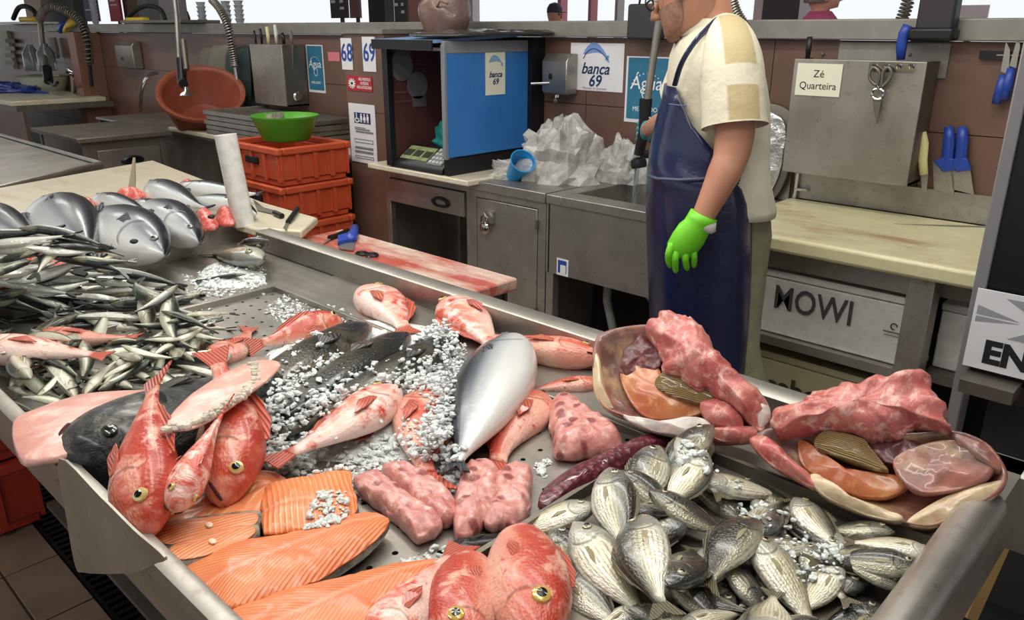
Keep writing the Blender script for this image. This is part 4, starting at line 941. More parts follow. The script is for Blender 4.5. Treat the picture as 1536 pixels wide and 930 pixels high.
# orange crates
def crate(name, label, x0, x1, y0, y1, z, h, mat, group):
    th = thing(name, label, 'crate', ((x0+x1)/2, (y0+y1)/2, z), group); t = .02
    mb = MB()
    for a in ((x0, x0+t, y0, y1), (x1-t, x1, y0, y1), (x0+t, x1-t, y0, y0+t), (x0+t, x1-t, y1-t, y1)):
        mb.box(*a, z+.035, z+h-.05 if a[3]-a[2] > .1 and False else z+h-.04)
    mb.box(x0+.01, x1-.01, y0+.01, y1-.01, z, z+.035); mb.build('shell', mat, th, bevel=.006)
    mb = MB(); e = .02
    mb.box(x0-e, x1+e, y0-e, y0+t, z+h-.04, z+h).box(x0-e, x1+e, y1-t, y1+e, z+h-.04, z+h).box(x0-e, x0+t, y0+t, y1-t, z+h-.04, z+h).box(x1-t, x1+e, y0+t, y1-t, z+h-.04, z+h)
    mb.build('rim', mat, th, bevel=.008)
    n = 4
    for i in range(n+1):
        y = y0+(y1-y0)*i/n; x = x0+(x1-x0)*i/n
        for d in ((x1, x1+.014, max(y0, y-.012), min(y1, y+.012)), (max(x0, x-.012), min(x1, x+.012), y0-.014, y0)):
            boxo('rib', mat, th, *d, z+.03, z+h-.04)
    MB().box((x0+x1)/2-.07, (x0+x1)/2+.07, y0-.016, y0-.001, z+h*.5, z+h*.5+.04).build('hand_grip', blackd, th, bevel=.004)
    return th
for k in range(4):
    crate('orange_crate', ['lowest orange crate of the stack by the column', 'second orange crate from the floor by the column', 'orange crate second from the top by the column', 'top orange crate of the stack under the green bowl'][k], -4.68, -4.10, 2.40, 2.87, .06+k*.225, .222, orange_pl, 'orange crates by the column')
tag(MB().box(-4.7, -4.08, 2.38, 2.88, .0, .058).build('crate_dolly', blackd, None), 'black dolly under the orange crate stack', 'dolly')
c = PZ(416, 246, .965); c.z = .962; c = Vector((-4.34, 2.60, .962))
gb = thing('green_bowl', 'bright green plastic bowl on the top orange crate', 'bowl', c)
gr_ = 100/2/FPX*(c-O_).dot(_f)
c = c+Vector((-.02, .02, 0))
MB().lathe([(0, 0), (gr_*.62, 0), (gr_*.7, .01), (gr_*.96, .135), (gr_*1.0, .142), (gr_*1.0, .15), (gr_*.93, .148), (gr_*.66, .02), (0, .015)], c, 36).build('shell', green_pl, gb, angle=60)
th = thing('grey_scraps', 'grey fish scraps in the green bowl', 'scraps', c+Vector((-.06, -.06, .1)))
bagshape(c+Vector((-.08, -.02, .03)), gr_*.4, gr_*.3, .11, .4, 6).build('heap', M('grey_scrap', S(120, 116, 104), .4), th, angle=180)
# ================================================================== FISH COUNTER
bedz, rimz = .775, .85
fc = thing('fish_counter', 'long steel fish counter with perforated trays full of fish and ice', 'counter', (-1.5, .95, 0))
holes = blackd
def perf(x0, x1, y0, y1, z, st, r, name, mat, parent, ox=0, oy=0):
    mb = MB(); nx = int((x1-x0)/st); ny = int((y1-y0)/st); sx = (x1-x0)/nx; sy = (y1-y0)/ny
    for i in range(nx):
        for j in range(ny):
            cx, cy = x0+sx*(i+.5), y0+sy*(j+.5)
            o = [(cx+sx/2*a, cy+sy/2*b, z) for a, b in ((1, 0), (1, 1), (0, 1), (-1, 1), (-1, 0), (-1, -1), (0, -1), (1, -1))]
            q = [(cx+r*math.cos(k*PI/4), cy+r*math.sin(k*PI/4), z) for k in range(8)]; w = [(p[0], p[1], z-.004) for p in q]
            mb.add(o+q+w, [(k, (k+1) % 8, 8+(k+1) % 8, 8+k) for k in range(8)]+[(8+k, 8+(k+1) % 8, 16+(k+1) % 8, 16+k) for k in range(8)])
    return mb.build(name, mat, parent, smooth=False)
perf(-2.305, -.775, .385, 1.29, bedz, .052, .0058, 'perforated_tray', steel_h, fc)
boxo('tray_bottom', M('dark_pan', S(46, 44, 42), .5), fc, -3.0, -.2, .385, 1.53, .70, .712)
MB().add([(-2.75, .38, bedz), (-2.31, .38, bedz), (-2.31, 1.52, bedz), (-3.02, 1.52, bedz)], [(0, 1, 2, 3)]).add([(-2.31, 1.295, bedz), (-.2, 1.295, bedz), (-.2, 1.53, bedz), (-2.31, 1.53, bedz)], [(0, 1, 2, 3)]).build('plain_tray', steel_h, fc)
boxo('divider', steel, fc, -2.315, -2.300, .385, 1.29, bedz-.03, bedz+.02, bevel=.003); boxo('divider', steel, fc, -2.315, -.78, 1.285, 1.30, bedz-.03, bedz+.018, bevel=.003)
MB().prism([(0, 1.525, .70), (0, 1.525, rimz-.004), (0, 1.53, rimz), (0, 1.588, rimz), (0, 1.592, rimz-.004), (0, 1.592, .70)], (-2.83, 0, 0)).build('back_rim', steel_h, fc)
fc.children[-1].location = (0, 0, 0)
mb = fc.children[-1]
for v_ in mb.data.vertices: v_.co.x += -.19
MB().prism([(-3.02, 1.592, .70), (-3.02, 1.592, rimz), (-3.02, 1.525, rimz), (-2.80, .98, rimz-.0), (-2.62, .38, rimz-.01), (-2.66, .38, rimz-.01), (-2.84, .98, rimz), (-3.07, 1.54, rimz), (-3.07, 1.592, rimz)][1:], (0, 0, -.14)).build('left_rim', steel, fc)
# right rolled rim
MB().tube([(-.215, .15, rimz-.012), (-.215, 1.40, rimz-.012)], .034, 14).build('right_rolled_rim', steelmat('rolled_rim_steel', S(208, 204, 196), .3, (60, 2, 60)), fc)
MB().box(-.25, -.195, .15, 1.592, .66, rimz-.012).box(-.26, -.19, 1.40, 1.592, .70, rimz).build('right_rim', steel_v, fc)
# front lip and apron
MB().prism([(0, .352, rimz-.03), (0, .352, rimz), (0, .372, rimz+.004), (0, .384, rimz), (0, .384, .70), (0, .376, .70), (0, .374, rimz-.03)], (-2.45, 0, 0)).build('front_rim', steel, fc)
for v_ in fc.children[-1].data.vertices: v_.co.x += -.2
for x, y in ((-2.62, .68), (-.35, .5), (-2.62, 1.48), (-.35, 1.48)): boxo('leg', steel_v, fc, x-.03, x+.03, y-.03, y+.03, 0, .70)
boxo('under_shelf', steel_dark, fc, -2.5, -.35, .55, 1.45, .2, .215)
A0, A1 = PY(90, 690, .33), PY(112, 850, .33)
out = [PY(x, y, .345) for x, y in ((88, 688), (100, 780), (113, 850), (126, 859), (165, 861), (205, 858), (232, 846), (246, 836), (200, 795), (150, 745))]
MB().prism(smoothpoly(out, 40), (0, .004, 0)).build('apron_sheet', steel_v, fc)
# bream tray rails
br = thing('bream_tray', 'dark steel tray holding the pile of silver bream', 'tray', (-.5, 1.0, bedz))
MB().box(-.785, -.775, .2, 1.30, bedz, bedz+.03).box(-.785, -.245, 1.295, 1.305, bedz, bedz+.03).box(-.255, -.247, .2, 1.30, bedz, bedz+.03).build('side_rail', steel_dark, br)
MB().box(-.775, -.25, .2, 1.295, bedz-.002, bedz+.006).build('base_plate', steel_dark, br)
# white plastic post leaning at the corner
wp = tag(MB().tube([Vector(PY(366, 338, 1.56)), PY(338, 202, 1.54)], .043, 24).build('white_roll', white_pl), 'white plastic roll standing at the back left corner of the counter', 'roll')
# boards behind
tag(boxo('cutting_board', board_blood, None, -2.82, -1.79, 1.60, 1.925, .745, .79, bevel=.008), 'blood stained cutting board behind the counter', 'cutting board')
mbx = thing('board_stand', 'steel stand carrying the blood stained board', 'stand', (-2.3, 1.76, 0))
for x, y in ((-2.75, 1.66), (-1.86, 1.66), (-2.75, 1.88), (-1.86, 1.88)): boxo('leg', steel_dark, mbx, x-.02, x+.02, y-.02, y+.02, 0, .744)
boxo('rail', steel_dark, mbx, -2.78, -1.83, 1.9, 1.915, .68, .744)
tbp = [PZ(476, 326, .85), PZ(452, 346, .85), PZ(380, 342, .85), Vector((-3.075, 1.54, .85)), Vector((-2.845, .985, .85)), Vector((-2.70, .4, .85)), Vector((-4.3, .4, .85)), Vector((-4.9, 2.02, .85)), PZ(395, 303, .85)]
tboard = tag(MB().prism(tbp, (0, 0, -.035)).build('cutting_board', board_white, None, bevel=.008), 'long pale cutting board under the row of tuna heads', 'cutting board')
tst = thing('board_stand', 'steel stand under the pale tuna board', 'stand', (-3.4, 1.2, 0))
for x, y in ((-3.9, .55), (-3.2, .6), (-3.9, 1.85), (-3.15, 1.8)): boxo('leg', steel_dark, tst, x-.02, x+.02, y-.02, y+.02, 0, .814)
# knife, cleaver, scissors on boards
th = thing('fish_knife', 'small knife with black grip on the pale board end', 'knife', PZ(440, 320, .852))
MB().tube([PZ(432, 333, .86), PZ(438, 325, .864), PZ(446, 313, .864)], .011, 8).build('handle', black, th); MB().prism([PZ(430, 333, .853), PZ(436, 331, .853), PZ(430, 345, .853), PZ(425, 342, .853)], (0, 0, .003)).build('blade', steel, th)
th = thing('gutting_knife', 'blade and dark grip lying beside the white roll', 'knife', PZ(405, 318, .852))
MB().prism([PZ(380, 300, .853), PZ(386, 316, .853), PZ(412, 322, .853), PZ(416, 318, .853), PZ(395, 312, .853)], (0, 0, .004)).build('blade', steel, th); MB().tube([PZ(412, 319, .862), PZ(423, 324, .862)], .012, 8).build('handle', black, th)
cv = thing('cleaver', 'blue handled cleaver lying on the blood stained board', 'cleaver', PZ(525, 355, .79))
MB().tube([PZ(532, 340, .808), PZ(530, 352, .808), PZ(524, 360, .806)], [.016, .02, .02], 10, squash=.7).build('handle', blue_pl, cv, angle=180)
MB().obox(PZ(521, 357, .803), (PZ(508, 359, .8)-PZ(536, 352, .8)), (PZ(521, 352, .8)-PZ(521, 361, .8)), (0, 0, .022)).build('bolster', blue_pl, cv, bevel=.005)
MB().prism([PZ(509, 361, .793), PZ(534, 358, .793), PZ(530, 377, .793), PZ(509, 374, .793)], (0, 0, .004)).build('blade', steel, cv)
hn = thing('hook_knife', 'black handled knife beside the blue cleaver', 'knife', PZ(505, 353, .79))
MB().tube([PZ(494, 357, .8), PZ(504, 354, .8), PZ(522, 345, .8)], [.012, .011, .009], 8).build('handle', black, hn); MB().prism([PZ(494, 357, .794), PZ(496, 360, .794), PZ(484, 368, .794)], (0, 0, .003)).build('blade', steel, hn)
sc2 = thing('scissors', 'black ringed scissors lying on the blood stained board', 'scissors', PZ(550, 382, .79))
for cx, cy in ((543, 380), (558, 382)):
    c = PZ(cx, cy, .797); MB().tube([c+Vector((math.cos(t)*.024, math.sin(t)*.02, 0)) for t in [i*2*PI/14 for i in range(15)]], .005, 6).build('finger_ring', black, sc2)
MB().prism([PZ(549, 382, .794), PZ(553, 383, .794), PZ(560, 398, .794)], (0, 0, .004)).build('blades', steel, sc2)
# red crates at the lower left
for k in range(2):
    crate('red_crate', ['lower red crate on the floor at the lower left', 'upper red crate at the lower left under the counter front'][k], -3.32, -2.77, .10, .60, .004+k*.26, .256, red_pl, 'red crates at the lower left')
# orange crate at left border of the tuna board
_c = PZ(43, 428, .853)
crate('orange_box', 'corner of an orange crate on the tuna board at the left border', _c.x-.5, _c.x, _c.y-.36, _c.y, .853, .085, orange_pl, None)
# ================================================================== FISH
def fishmat(name, stops, warp=.12, nsc=6., mottle=None, lines=None, rough=.28, metal=0., scales=None, head=None, belly_spec=0., coat=.5, spots=None, gill=.27, rugged=False):
    t = NT(name); u, v = t.uv()
    n1 = t.noise(nsc, 5)
    vv = t.math('MULTIPLY_ADD', t.math('SUBTRACT', n1, .5), warp*2, v)
    c = t.ramp(vv, stops)
    if lines:
        fr, amt, lc = lines
        s = t.math('SINE', t.math('MULTIPLY', v, fr)); w = t.math('MULTIPLY', t.ramp(s, BW(.1, .8)), t.math('MULTIPLY', t.ramp(u, [(.25, (0, 0, 0, 1)), (.34, (1, 1, 1, 1))]), amt))
        w = t.math('MULTIPLY', w, t.ramp(t.noise(24, 3), BW(.3, .55)))
        c = t.mix(w, c, lc)
    if mottle:
        sc, mc, lo, hi = mottle; c = t.mix(t.ramp(t.noise(sc, 5, dist=.6), BW(lo, hi)), c, mc)
    if spots:
        sc, mc, lo, hi = spots; c = t.mix(t.ramp(t.noise(sc, 4), BW(lo, hi)), c, mc)
    if head:
        c = t.mix(t.math('MULTIPLY', t.ramp(u, [(gill-.05, (1, 1, 1, 1)), (gill+.02, (0, 0, 0, 1))]), head[1]), c, head[0])
    # gill cover seam and mouth line are part of the animal's skin
    g = t.math('ABSOLUTE', t.math('SUBTRACT', u, t.math('SUBTRACT', gill, t.math('MULTIPLY', t.math('POWER', t.math('ABSOLUTE', t.math('SUBTRACT', v, .48)), 2), .45))))
    seam = t.ramp(g, [(.0, (1, 1, 1, 1)), (.014, (0, 0, 0, 1))])
    seamv = t.math('MULTIPLY', seam, t.ramp(v, [(.12, (0, 0, 0, 1)), (.2, (1, 1, 1, 1)), (.72, (1, 1, 1, 1)), (.8, (0, 0, 0, 1))]))
    c = t.mix(t.math('MULTIPLY', seamv, .55), c, tuple(x*.3 for x in stops[-1][1][:3])+(1,))
    t.set(Base_Color=c, Roughness=rough, Metallic=metal)
    if coat: t.set(Coat_Weight=coat); t.b.inputs['Coat Roughness'].default_value = .16
    if scales:
        d = t.vor(1.0, t.mapv((scales, scales*.42, 1)), 'F1')
        h = t.math('SUBTRACT', t.math('MULTIPLY', d, .6), t.math('MULTIPLY', seamv, 1.5))
        t.bump(h, .35, .006)
    elif rugged: t.bump(t.math('SUBTRACT', t.noise(14, 6, dist=1.2), seamv), 1.0, .02)
    else: t.bump(t.math('SUBTRACT', t.math('MULTIPLY', t.noise(40, 4), .3), seamv), .4, .008)
    return t.m
def finmat(name, c1, c2, fr=60.):
    t = NT(name); u, v = t.uv(); s = t.math('SINE', t.math('MULTIPLY', v, fr))
    t.set(Base_Color=t.mix(t.ramp(s, BW(.2, .8)), c1, c2), Roughness=.35, Coat_Weight=.4); t.bump(s, .5, .004); return t.m
SP = {}
SP['bream'] = dict(prof=[(0, .004, .012, .008), (.04, .055, .045, .032), (.1, .105, .085, .058), (.18, .15, .12, .076), (.28, .178, .142, .084), (.4, .18, .15, .08), (.52, .158, .138, .068), (.64, .115, .1, .05), (.74, .068, .06, .032), (.82, .04, .036, .018), (.86, .036, .034, .012)],
    mat=fishmat('bream_skin', [(0, S(222, 222, 210)), (.3, S(224, 222, 202)), (.5, S(192, 190, 166)), (.66, S(128, 130, 120)), (.82, S(62, 64, 62)), (1, S(38, 38, 38))], .06, 7, lines=(70, .6, S(112, 94, 50)), scales=46, metal=.2, rough=.26, head=(S(112, 116, 114), .7), coat=.7),
    fin=finmat('bream_fin', S(92, 88, 72), S(140, 132, 104)), pecm=finmat('bream_pectoral', S(170, 162, 130), S(196, 188, 152)), tail=(.12, .10, .035), dorsal=(.3, .78, .035), mouth=True, eye=(.135, .052, .034, S(150, 146, 118)), pec=(.3, -.02, .16))
SP['bream_dark'] = dict(SP['bream'], mat=fishmat('dark_bream_skin', [(0, S(210, 208, 188)), (.2, S(176, 172, 146)), (.38, S(106, 105, 90)), (.58, S(58, 59, 53)), (1, S(26, 27, 26))], .07, 7, lines=(70, .4, S(58, 52, 34)), scales=46, metal=.25, rough=.22, head=(S(66, 66, 64), .6), coat=.8))
SP['bream_pale'] = dict(SP['bream'], mat=fishmat('pale_bream_skin', [(0, S(234, 232, 218)), (.45, S(228, 226, 202)), (.7, S(200, 196, 168)), (.88, S(132, 130, 116)), (1, S(80, 80, 76))], .06, 7, lines=(70, .7, S(134, 112, 62)), scales=46, metal=.12, rough=.28, head=(S(146, 148, 140), .7), coat=.7))
SP['sardine'] = dict(prof=[(0, .004, .008, .004), (.06, .035, .035, .018), (.14, .056, .058, .03), (.28, .07, .078, .038), (.42, .07, .08, .038), (.58, .058, .064, .03), (.72, .038, .04, .02), (.82, .02, .02, .01), (.87, .016, .016, .006)],
    mat=fishmat('sardine_skin', [(0, S(222, 224, 214)), (.4, S(222, 225, 216)), (.48, S(186, 190, 178)), (.55, S(84, 94, 84)), (.66, S(40, 48, 44)), (1, S(20, 26, 26))], .03, 5, metal=.35, rough=.26, scales=60, head=(S(150, 146, 122), .5), coat=.7, gill=.2),
    fin=finmat('sardine_fin', S(80, 82, 74), S(120, 120, 104)), tail=(.13, .085, .05), dorsal=(.38, .5, .03), eye=(.07, .018, .012, S(180, 176, 150)), pec=None)
SP['mackerel'] = dict(SP['sardine'], mat=fishmat('horse_mackerel_skin', [(0, S(222, 222, 204)), (.4, S(210, 210, 188)), (.56, S(150, 156, 136)), (.66, S(72, 80, 66)), (1, S(30, 36, 32))], .05, 6, metal=.3, rough=.25, scales=60, head=(S(128, 122, 96), .5), coat=.7, gill=.22),
    prof=[(0, .004, .008, .004), (.06, .04, .04, .02), (.14, .065, .066, .032), (.28, .085, .09, .04), (.42, .082, .088, .038), (.58, .062, .066, .03), (.72, .036, .038, .02), (.82, .018, .018, .01), (.87, .014, .014, .006)])
redramp = [(0, S(228, 186, 170)), (.28, S(216, 138, 116)), (.5, S(200, 88, 66)), (.75, S(188, 66, 48)), (1, S(164, 50, 38))]
SP['red'] = dict(prof=[(0, .012, .02, .02), (.03, .05, .05, .045), (.09, .088, .082, .075), (.17, .125, .115, .098), (.27, .145, .13, .104), (.38, .138, .125, .094), (.5, .112, .10, .074), (.62, .08, .072, .05), (.73, .052, .047, .032), (.82, .04, .036, .02), (.87, .04, .036, .014)],
    mat=fishmat('red_rockfish_skin', redramp, .12, 5, mottle=(7, S(236, 176, 154), .5, .66), spots=(26, S(176, 48, 36), .6, .72), rough=.36, scales=60, head=(S(208, 84, 56), .35), coat=.4),
    fin=finmat('red_fin', S(190, 84, 66), S(208, 122, 100)), tail=(.14, .085, .008), dorsal=(.3, .78, .05), eye=(.115, .062, .029, S(214, 190, 120)), pec=(.3, -.03, .2), mouth=True)
SP['red_pale'] = dict(SP['red'], mat=fishmat('pale_rockfish_skin', [(0, S(240, 214, 204)), (.35, S(234, 178, 160)), (.65, S(220, 124, 102)), (1, S(204, 84, 64))], .2, 5, mottle=(8, S(240, 208, 196), .44, .6), spots=(9, S(206, 66, 48), .55, .68), rough=.36, scales=60, coat=.4))
SP['dark'] = dict(prof=[(0, .01, .012, .012), (.04, .035, .03, .03), (.1, .056, .05, .048), (.2, .072, .066, .06), (.34, .078, .074, .064), (.5, .07, .066, .056), (.66, .052, .05, .04), (.8, .034, .032, .024), (.9, .024, .022, .014)],
    mat=fishmat('dark_fish_skin', [(0, S(108, 102, 86)), (.3, S(76, 72, 58)), (.6, S(52, 51, 42)), (1, S(24, 25, 23))], .16, 5, mottle=(9, S(30, 31, 28), .5, .66), rough=.3, scales=80, head=(S(44, 45, 50), .7), coat=.6, gill=.2),
    fin=finmat('dark_fin', S(40, 38, 34), S(64, 60, 52)), tail=(.1, .05, .01), dorsal=(.3, .85, .022), eye=(.07, .03, .012, S(60, 60, 60)), pec=(.24, -.01, .1))
SP['black'] = dict(prof=[(0, .03, .04, .06), (.03, .08, .08, .085), (.1, .12, .115, .11), (.22, .14, .13, .12), (.36, .13, .12, .105), (.5, .105, .10, .085), (.66, .075, .07, .055), (.82, .042, .04, .03), (.92, .02, .02, .014)],
    mat=fishmat('black_fish_skin', [(0, S(96, 98, 92)), (.3, S(62, 66, 64)), (.6, S(38, 40, 40)), (1, S(20, 21, 22))], .2, 4, mottle=(6, S(118, 116, 106), .58, .72), rough=.42, scales=None, coat=.35, gill=.3, rugged=True),
    fin=SP['dark']['fin'], tail=(.07, .05, .01), dorsal=(.3, .8, .02), eye=(.1, .075, .02, S(60, 62, 58)), pec=(.34, -.02, .15), mouth=True)
SP['tuna'] = dict(prof=[(0, .004, .004, .006), (.04, .04, .036, .034), (.12, .085, .08, .066), (.24, .122, .116, .092), (.38, .136, .132, .1), (.52, .124, .122, .09), (.66, .09, .088, .066), (.78, .05, .05, .038), (.88, .018, .018, .016), (.92, .012, .012, .01)],
    mat=fishmat('tuna_skin', [(0, S(234, 234, 230)), (.32, S(214, 217, 216)), (.5, S(168, 174, 177)), (.62, S(92, 102, 110)), (.74, S(42, 50, 58)), (1, S(24, 30, 38))], .05, 3, metal=.12, rough=.3, scales=None, coat=.5, gill=.24),
    fin=finmat('tuna_fin', S(52, 56, 62), S(70, 74, 80)), tail=(.05, .045, .025), dorsal=(.42, .52, .03), eye=(.075, .022, .016, S(140, 140, 130)), pec=(.27, .02, .12))
def prof_at(P, u):
    a = np.array(P); xs = a[:, 0]; out = []
    m = np.zeros_like(a[:, 1:])
    for k in range(3):
        y = a[:, k+1]; d = np.gradient(y, xs); i = min(max(np.searchsorted(xs, u)-1, 0), len(xs)-2); h = xs[i+1]-xs[i]; t = min(max((u-xs[i])/h, 0), 1)
        out.append(max(.002, (2*t**3-3*t**2+1)*y[i]+(t**3-2*t**2+t)*h*d[i]+(-2*t**3+3*t**2)*y[i+1]+(t**3-t**2)*h*d[i+1]))
    return out
def fish_rings(sp, m, n, bend, droop):
    P = sp['prof']; ue = P[-1][0]; rings = []
    for i in range(m):
        u = ue*(i/(m-1))**(1.25 if i/(m-1) < .5 else 1.25); up, dn, th = prof_at(P, u)
        cy = bend*(u-.35)**2*(1 if u > .35 else .35); cz = -droop*(u-.4)**2
        r = []
        for j in range(n):
            a = 2*PI*j/n-PI/2; s, c = math.sin(a), math.cos(a)
            r.append(Vector((.5-u, cy+(up if s > 0 else dn)*s, cz+th*math.copysign(abs(c)**.85, c))))
        rings.append(r)
    return rings
PROTO = {}
def make_fish(kind, key, bend=0., droop=0., simple=False, m=20, n=14):
    sp = SP[kind]; root = bpy.data.objects.new(key, None); root.empty_display_size = .02
    COL.objects.link(root)
    rings = fish_rings(sp, m, n, bend, droop)
    mb = MB(); v = []; uv = []; f = []
    ue = sp['prof'][-1][0]
    for r in rings:
        u = .5-r[0].x
        for j, p in enumerate(r): v.append(p); a = 2*PI*j/n-PI/2; uv.append((u, .5+.5*math.sin(a)))
    for i in range(m-1):
        for j in range(n): f.append((i*n+j, i*n+(j+1) % n, (i+1)*n+(j+1) % n, (i+1)*n+j))
    f += [tuple(range(n))[::-1], tuple(range((m-1)*n, m*n))]
    mb.add(v, f, uv)
    cy = lambda u: bend*(u-.35)**2*(1 if u > .35 else .35)
    cz = lambda u: -droop*(u-.4)**2
    tl, th_, fk = sp['tail']; te = ue-.02; _, _, _ = 0, 0, 0
    up, dn, _t = prof_at(sp['prof'], ue)
    tp = [(te, up*.8), (ue+tl*.35, th_*.62), (ue+tl, th_), (ue+tl*.93, th_*.45), (ue+tl-fk-tl*.12, 0), (ue+tl*.93, -th_*.45), (ue+tl, -th_), (ue+tl*.35, -th_*.62), (te, -dn*.8)]
    def sheet(pts, t, name, parent, mat, zoff=0):
        b = MB(); P = [Vector((.5-u, cy(u)+y, cz(u)+zoff)) for u, y in pts]; k = len(P); c = sum(P, Vector())/k
        vv = [p+Vector((0, 0, t)) for p in P]+[p-Vector((0, 0, t)) for p in P]
        uvv = [(0, y*6+u*2) for u, y in pts]*2
        b.add(vv, [tuple(range(k)), tuple(range(k, 2*k))[::-1]]+[(i, (i+1) % k, k+(i+1) % k, k+i) for i in range(k)], uvv)
        return b.build(name, mat, parent, smooth=False, local=True)
    if simple:
        P = [Vector((.5-u, cy(u)+y, cz(u))) for u, y in tp]; k = len(P)
        vv = [p+Vector((0, 0, .006)) for p in P]+[p-Vector((0, 0, .006)) for p in P]
        mb.add(vv, [tuple(range(k)), tuple(range(k, 2*k))[::-1]]+[(i, (i+1) % k, k+(i+1) % k, k+i) for i in range(k)], [(.9, .8)]*(2*k))
    mb.build('body', sp['mat'], root, local=True, angle=180 if not simple else 60)
    if not simple:
        sheet(tp, .004, 'tail_fin', root, sp['fin'])
        u0, u1, hh = sp['dorsal']; q = []
        for i in range(9):
            u = u0+(u1-u0)*i/8; q.append((u, prof_at(sp['prof'], u)[0]*.96+hh*(math.sin(PI*min(1, (i+.8)/8))**.6)*(1 if i % 2 == 0 else .8)))
        q += [(u0+(u1-u0)*(8-i)/8, prof_at(sp['prof'], u0+(u1-u0)*(8-i)/8)[0]*.9) for i in range(9)]
        sheet(q, .003, 'dorsal_fin', root, sp['fin'])
        if sp.get('pec'):
            pu, py, pl = sp['pec']
            for s in (1, -1):
                z = prof_at(sp['prof'], pu)[2]*.94*s
                b = MB(); pw_ = .42 if 'bream' in kind else .8; P = [Vector((.5-pu, py+.018*pw_, z)), Vector((.5-pu-pl*.5, py+.035*pw_, z*.99+.012*s)), Vector((.5-pu-pl, py-.02*pw_, z*.75+.012*s)), Vector((.5-pu-pl*.6, py-.05*pw_, z*.9+.012*s)), Vector((.5-pu, py-.03*pw_, z))]
                k = 5; b.add([p+Vector((0, 0, .003)) for p in P]+[p-Vector((0, 0, .003)) for p in P], [tuple(range(k)), tuple(range(k, 2*k))[::-1]]+[(i, (i+1) % k, k+(i+1) % k, k+i) for i in range(k)], [(0, i*.2) for i in range(k)]*2)
                b.build('pectoral_fin', sp.get('pecm', sp['fin']), root, smooth=False, local=True)
    eu, ey, er, ec = sp['eye']
    if not simple:
        for s in (1, -1):
            up, dn, th = prof_at(sp['prof'], eu); z = th*math.sqrt(max(.05, 1-(ey/up)**2))**.85*1.0
            c = Vector((.5-eu, ey+cy(eu), s*z+cz(eu))); N = Vector((.25, ey*4, s*1.0)).normalized()
            im = bpy.data.materials.get('iris_'+kind) or M('iris_'+kind, ec, .15, .2, coat=1)
            e = MB().lathe([(0, -er*.4), (er, -er*.1), (er*.94, er*.22), (er*.6, er*.42), (0, er*.45)], c, 14, N).build('eye', im, root, local=True)
            MB().lathe([(0, er*.3), (er*.58, er*.3), (er*.52, er*.5), (0, er*.62)], c, 12, N).build('pupil', M('pupil', S(8, 8, 10), .08, coat=1) if 'pupil' not in bpy.data.materials else bpy.data.materials['pupil'], e, local=True)
        if sp.get('mouth'):
            for s in (1, -1):
                pts = []
                for i in range(6):
                    u = .002+(.045 if 'bream' in kind else .075)*i/5; up, dn, th = prof_at(sp['prof'], max(u, .004)); y = -.01-.035*(i/5)
                    pts.append(Vector((.5-u+.003, y, s*th*math.sqrt(max(.05, 1-(y/dn)**2))*.99)))
                MB().tube(pts, .004 if 'bream' in kind else .006, 6).build('mouth_slit', bpy.data.materials.get('mouth_dark') or M('mouth_dark', S(70, 22, 20), .4), root, local=True)
    PROTO[key] = (root, np.array([tuple(p) for r in fish_rings(sp, 56, 22, bend, droop) for p in r]))
    return root
# ---- height field: things settle on what already lies below them
HX0, HY0, CELL = -5.4, .05, .006
HF = np.full((int(5.4/CELL), int(2.4/CELL)), -1.0)
def hf_rect(x0, x1, y0, y1, z):
    i0, i1, j0, j1 = int((x0-HX0)/CELL), int((x1-HX0)/CELL), int((y0-HY0)/CELL), int((y1-HY0)/CELL)
    HF[max(0, i0):i1, max(0, j0):j1] = np.maximum(HF[max(0, i0):i1, max(0, j0):j1], z)
hf_rect(-3.05, -.2, .36, 1.53, bedz); hf_rect(-.77, -.25, .1, 1.29, bedz+.007)
hf_rect(-5.3, -3.07, .1, 2.3, .85); hf_rect(-3.07, -2.95, 1.6, 2.0, .85)
hf_rect(-2.9, -.2, 1.525, 1.592, rimz); hf_rect(-3.0, -.2, .35, .385, rimz)
for i in range(HF.shape[0]):
    x = HX0+i*CELL
    for j in range(HF.shape[1]):
        if HF[i, j] < .8:
            y = HY0+j*CELL; xe = -2.64 if y < .38 else (-2.82+(y-.98)*-.38 if y > .98 else -2.64-(y-.38)*.3)
            if x < xe+.02 and y < 2.3: HF[i, j] = .85
def cells(P): return np.clip(((P[:, 0]-HX0)/CELL).astype(int), 0, HF.shape[0]-1), np.clip(((P[:, 1]-HY0)/CELL).astype(int), 0, HF.shape[1]-1)
SOFT = [1.0]
def settle(pts, R, x, y, sink):
    q = pts @ R.T; q[:, 0] += x; q[:, 1] += y
    i, j = cells(q); d = (HF[i, j]-q[:, 2])[q[:, 2] < 0]; return float(np.quantile(d, SOFT[0]))-sink, q, i, j
def stamp(q, z, i, j): np.maximum.at(HF, (i, j), q[:, 2]+z)
def Rmat(yaw, tiltp, roll):
    return np.array((Matrix.Rotation(yaw, 3, 'Z') @ Matrix.Rotation(tiltp, 3, 'Y') @ Matrix.Rotation(roll, 3, 'X')))
USED = set()
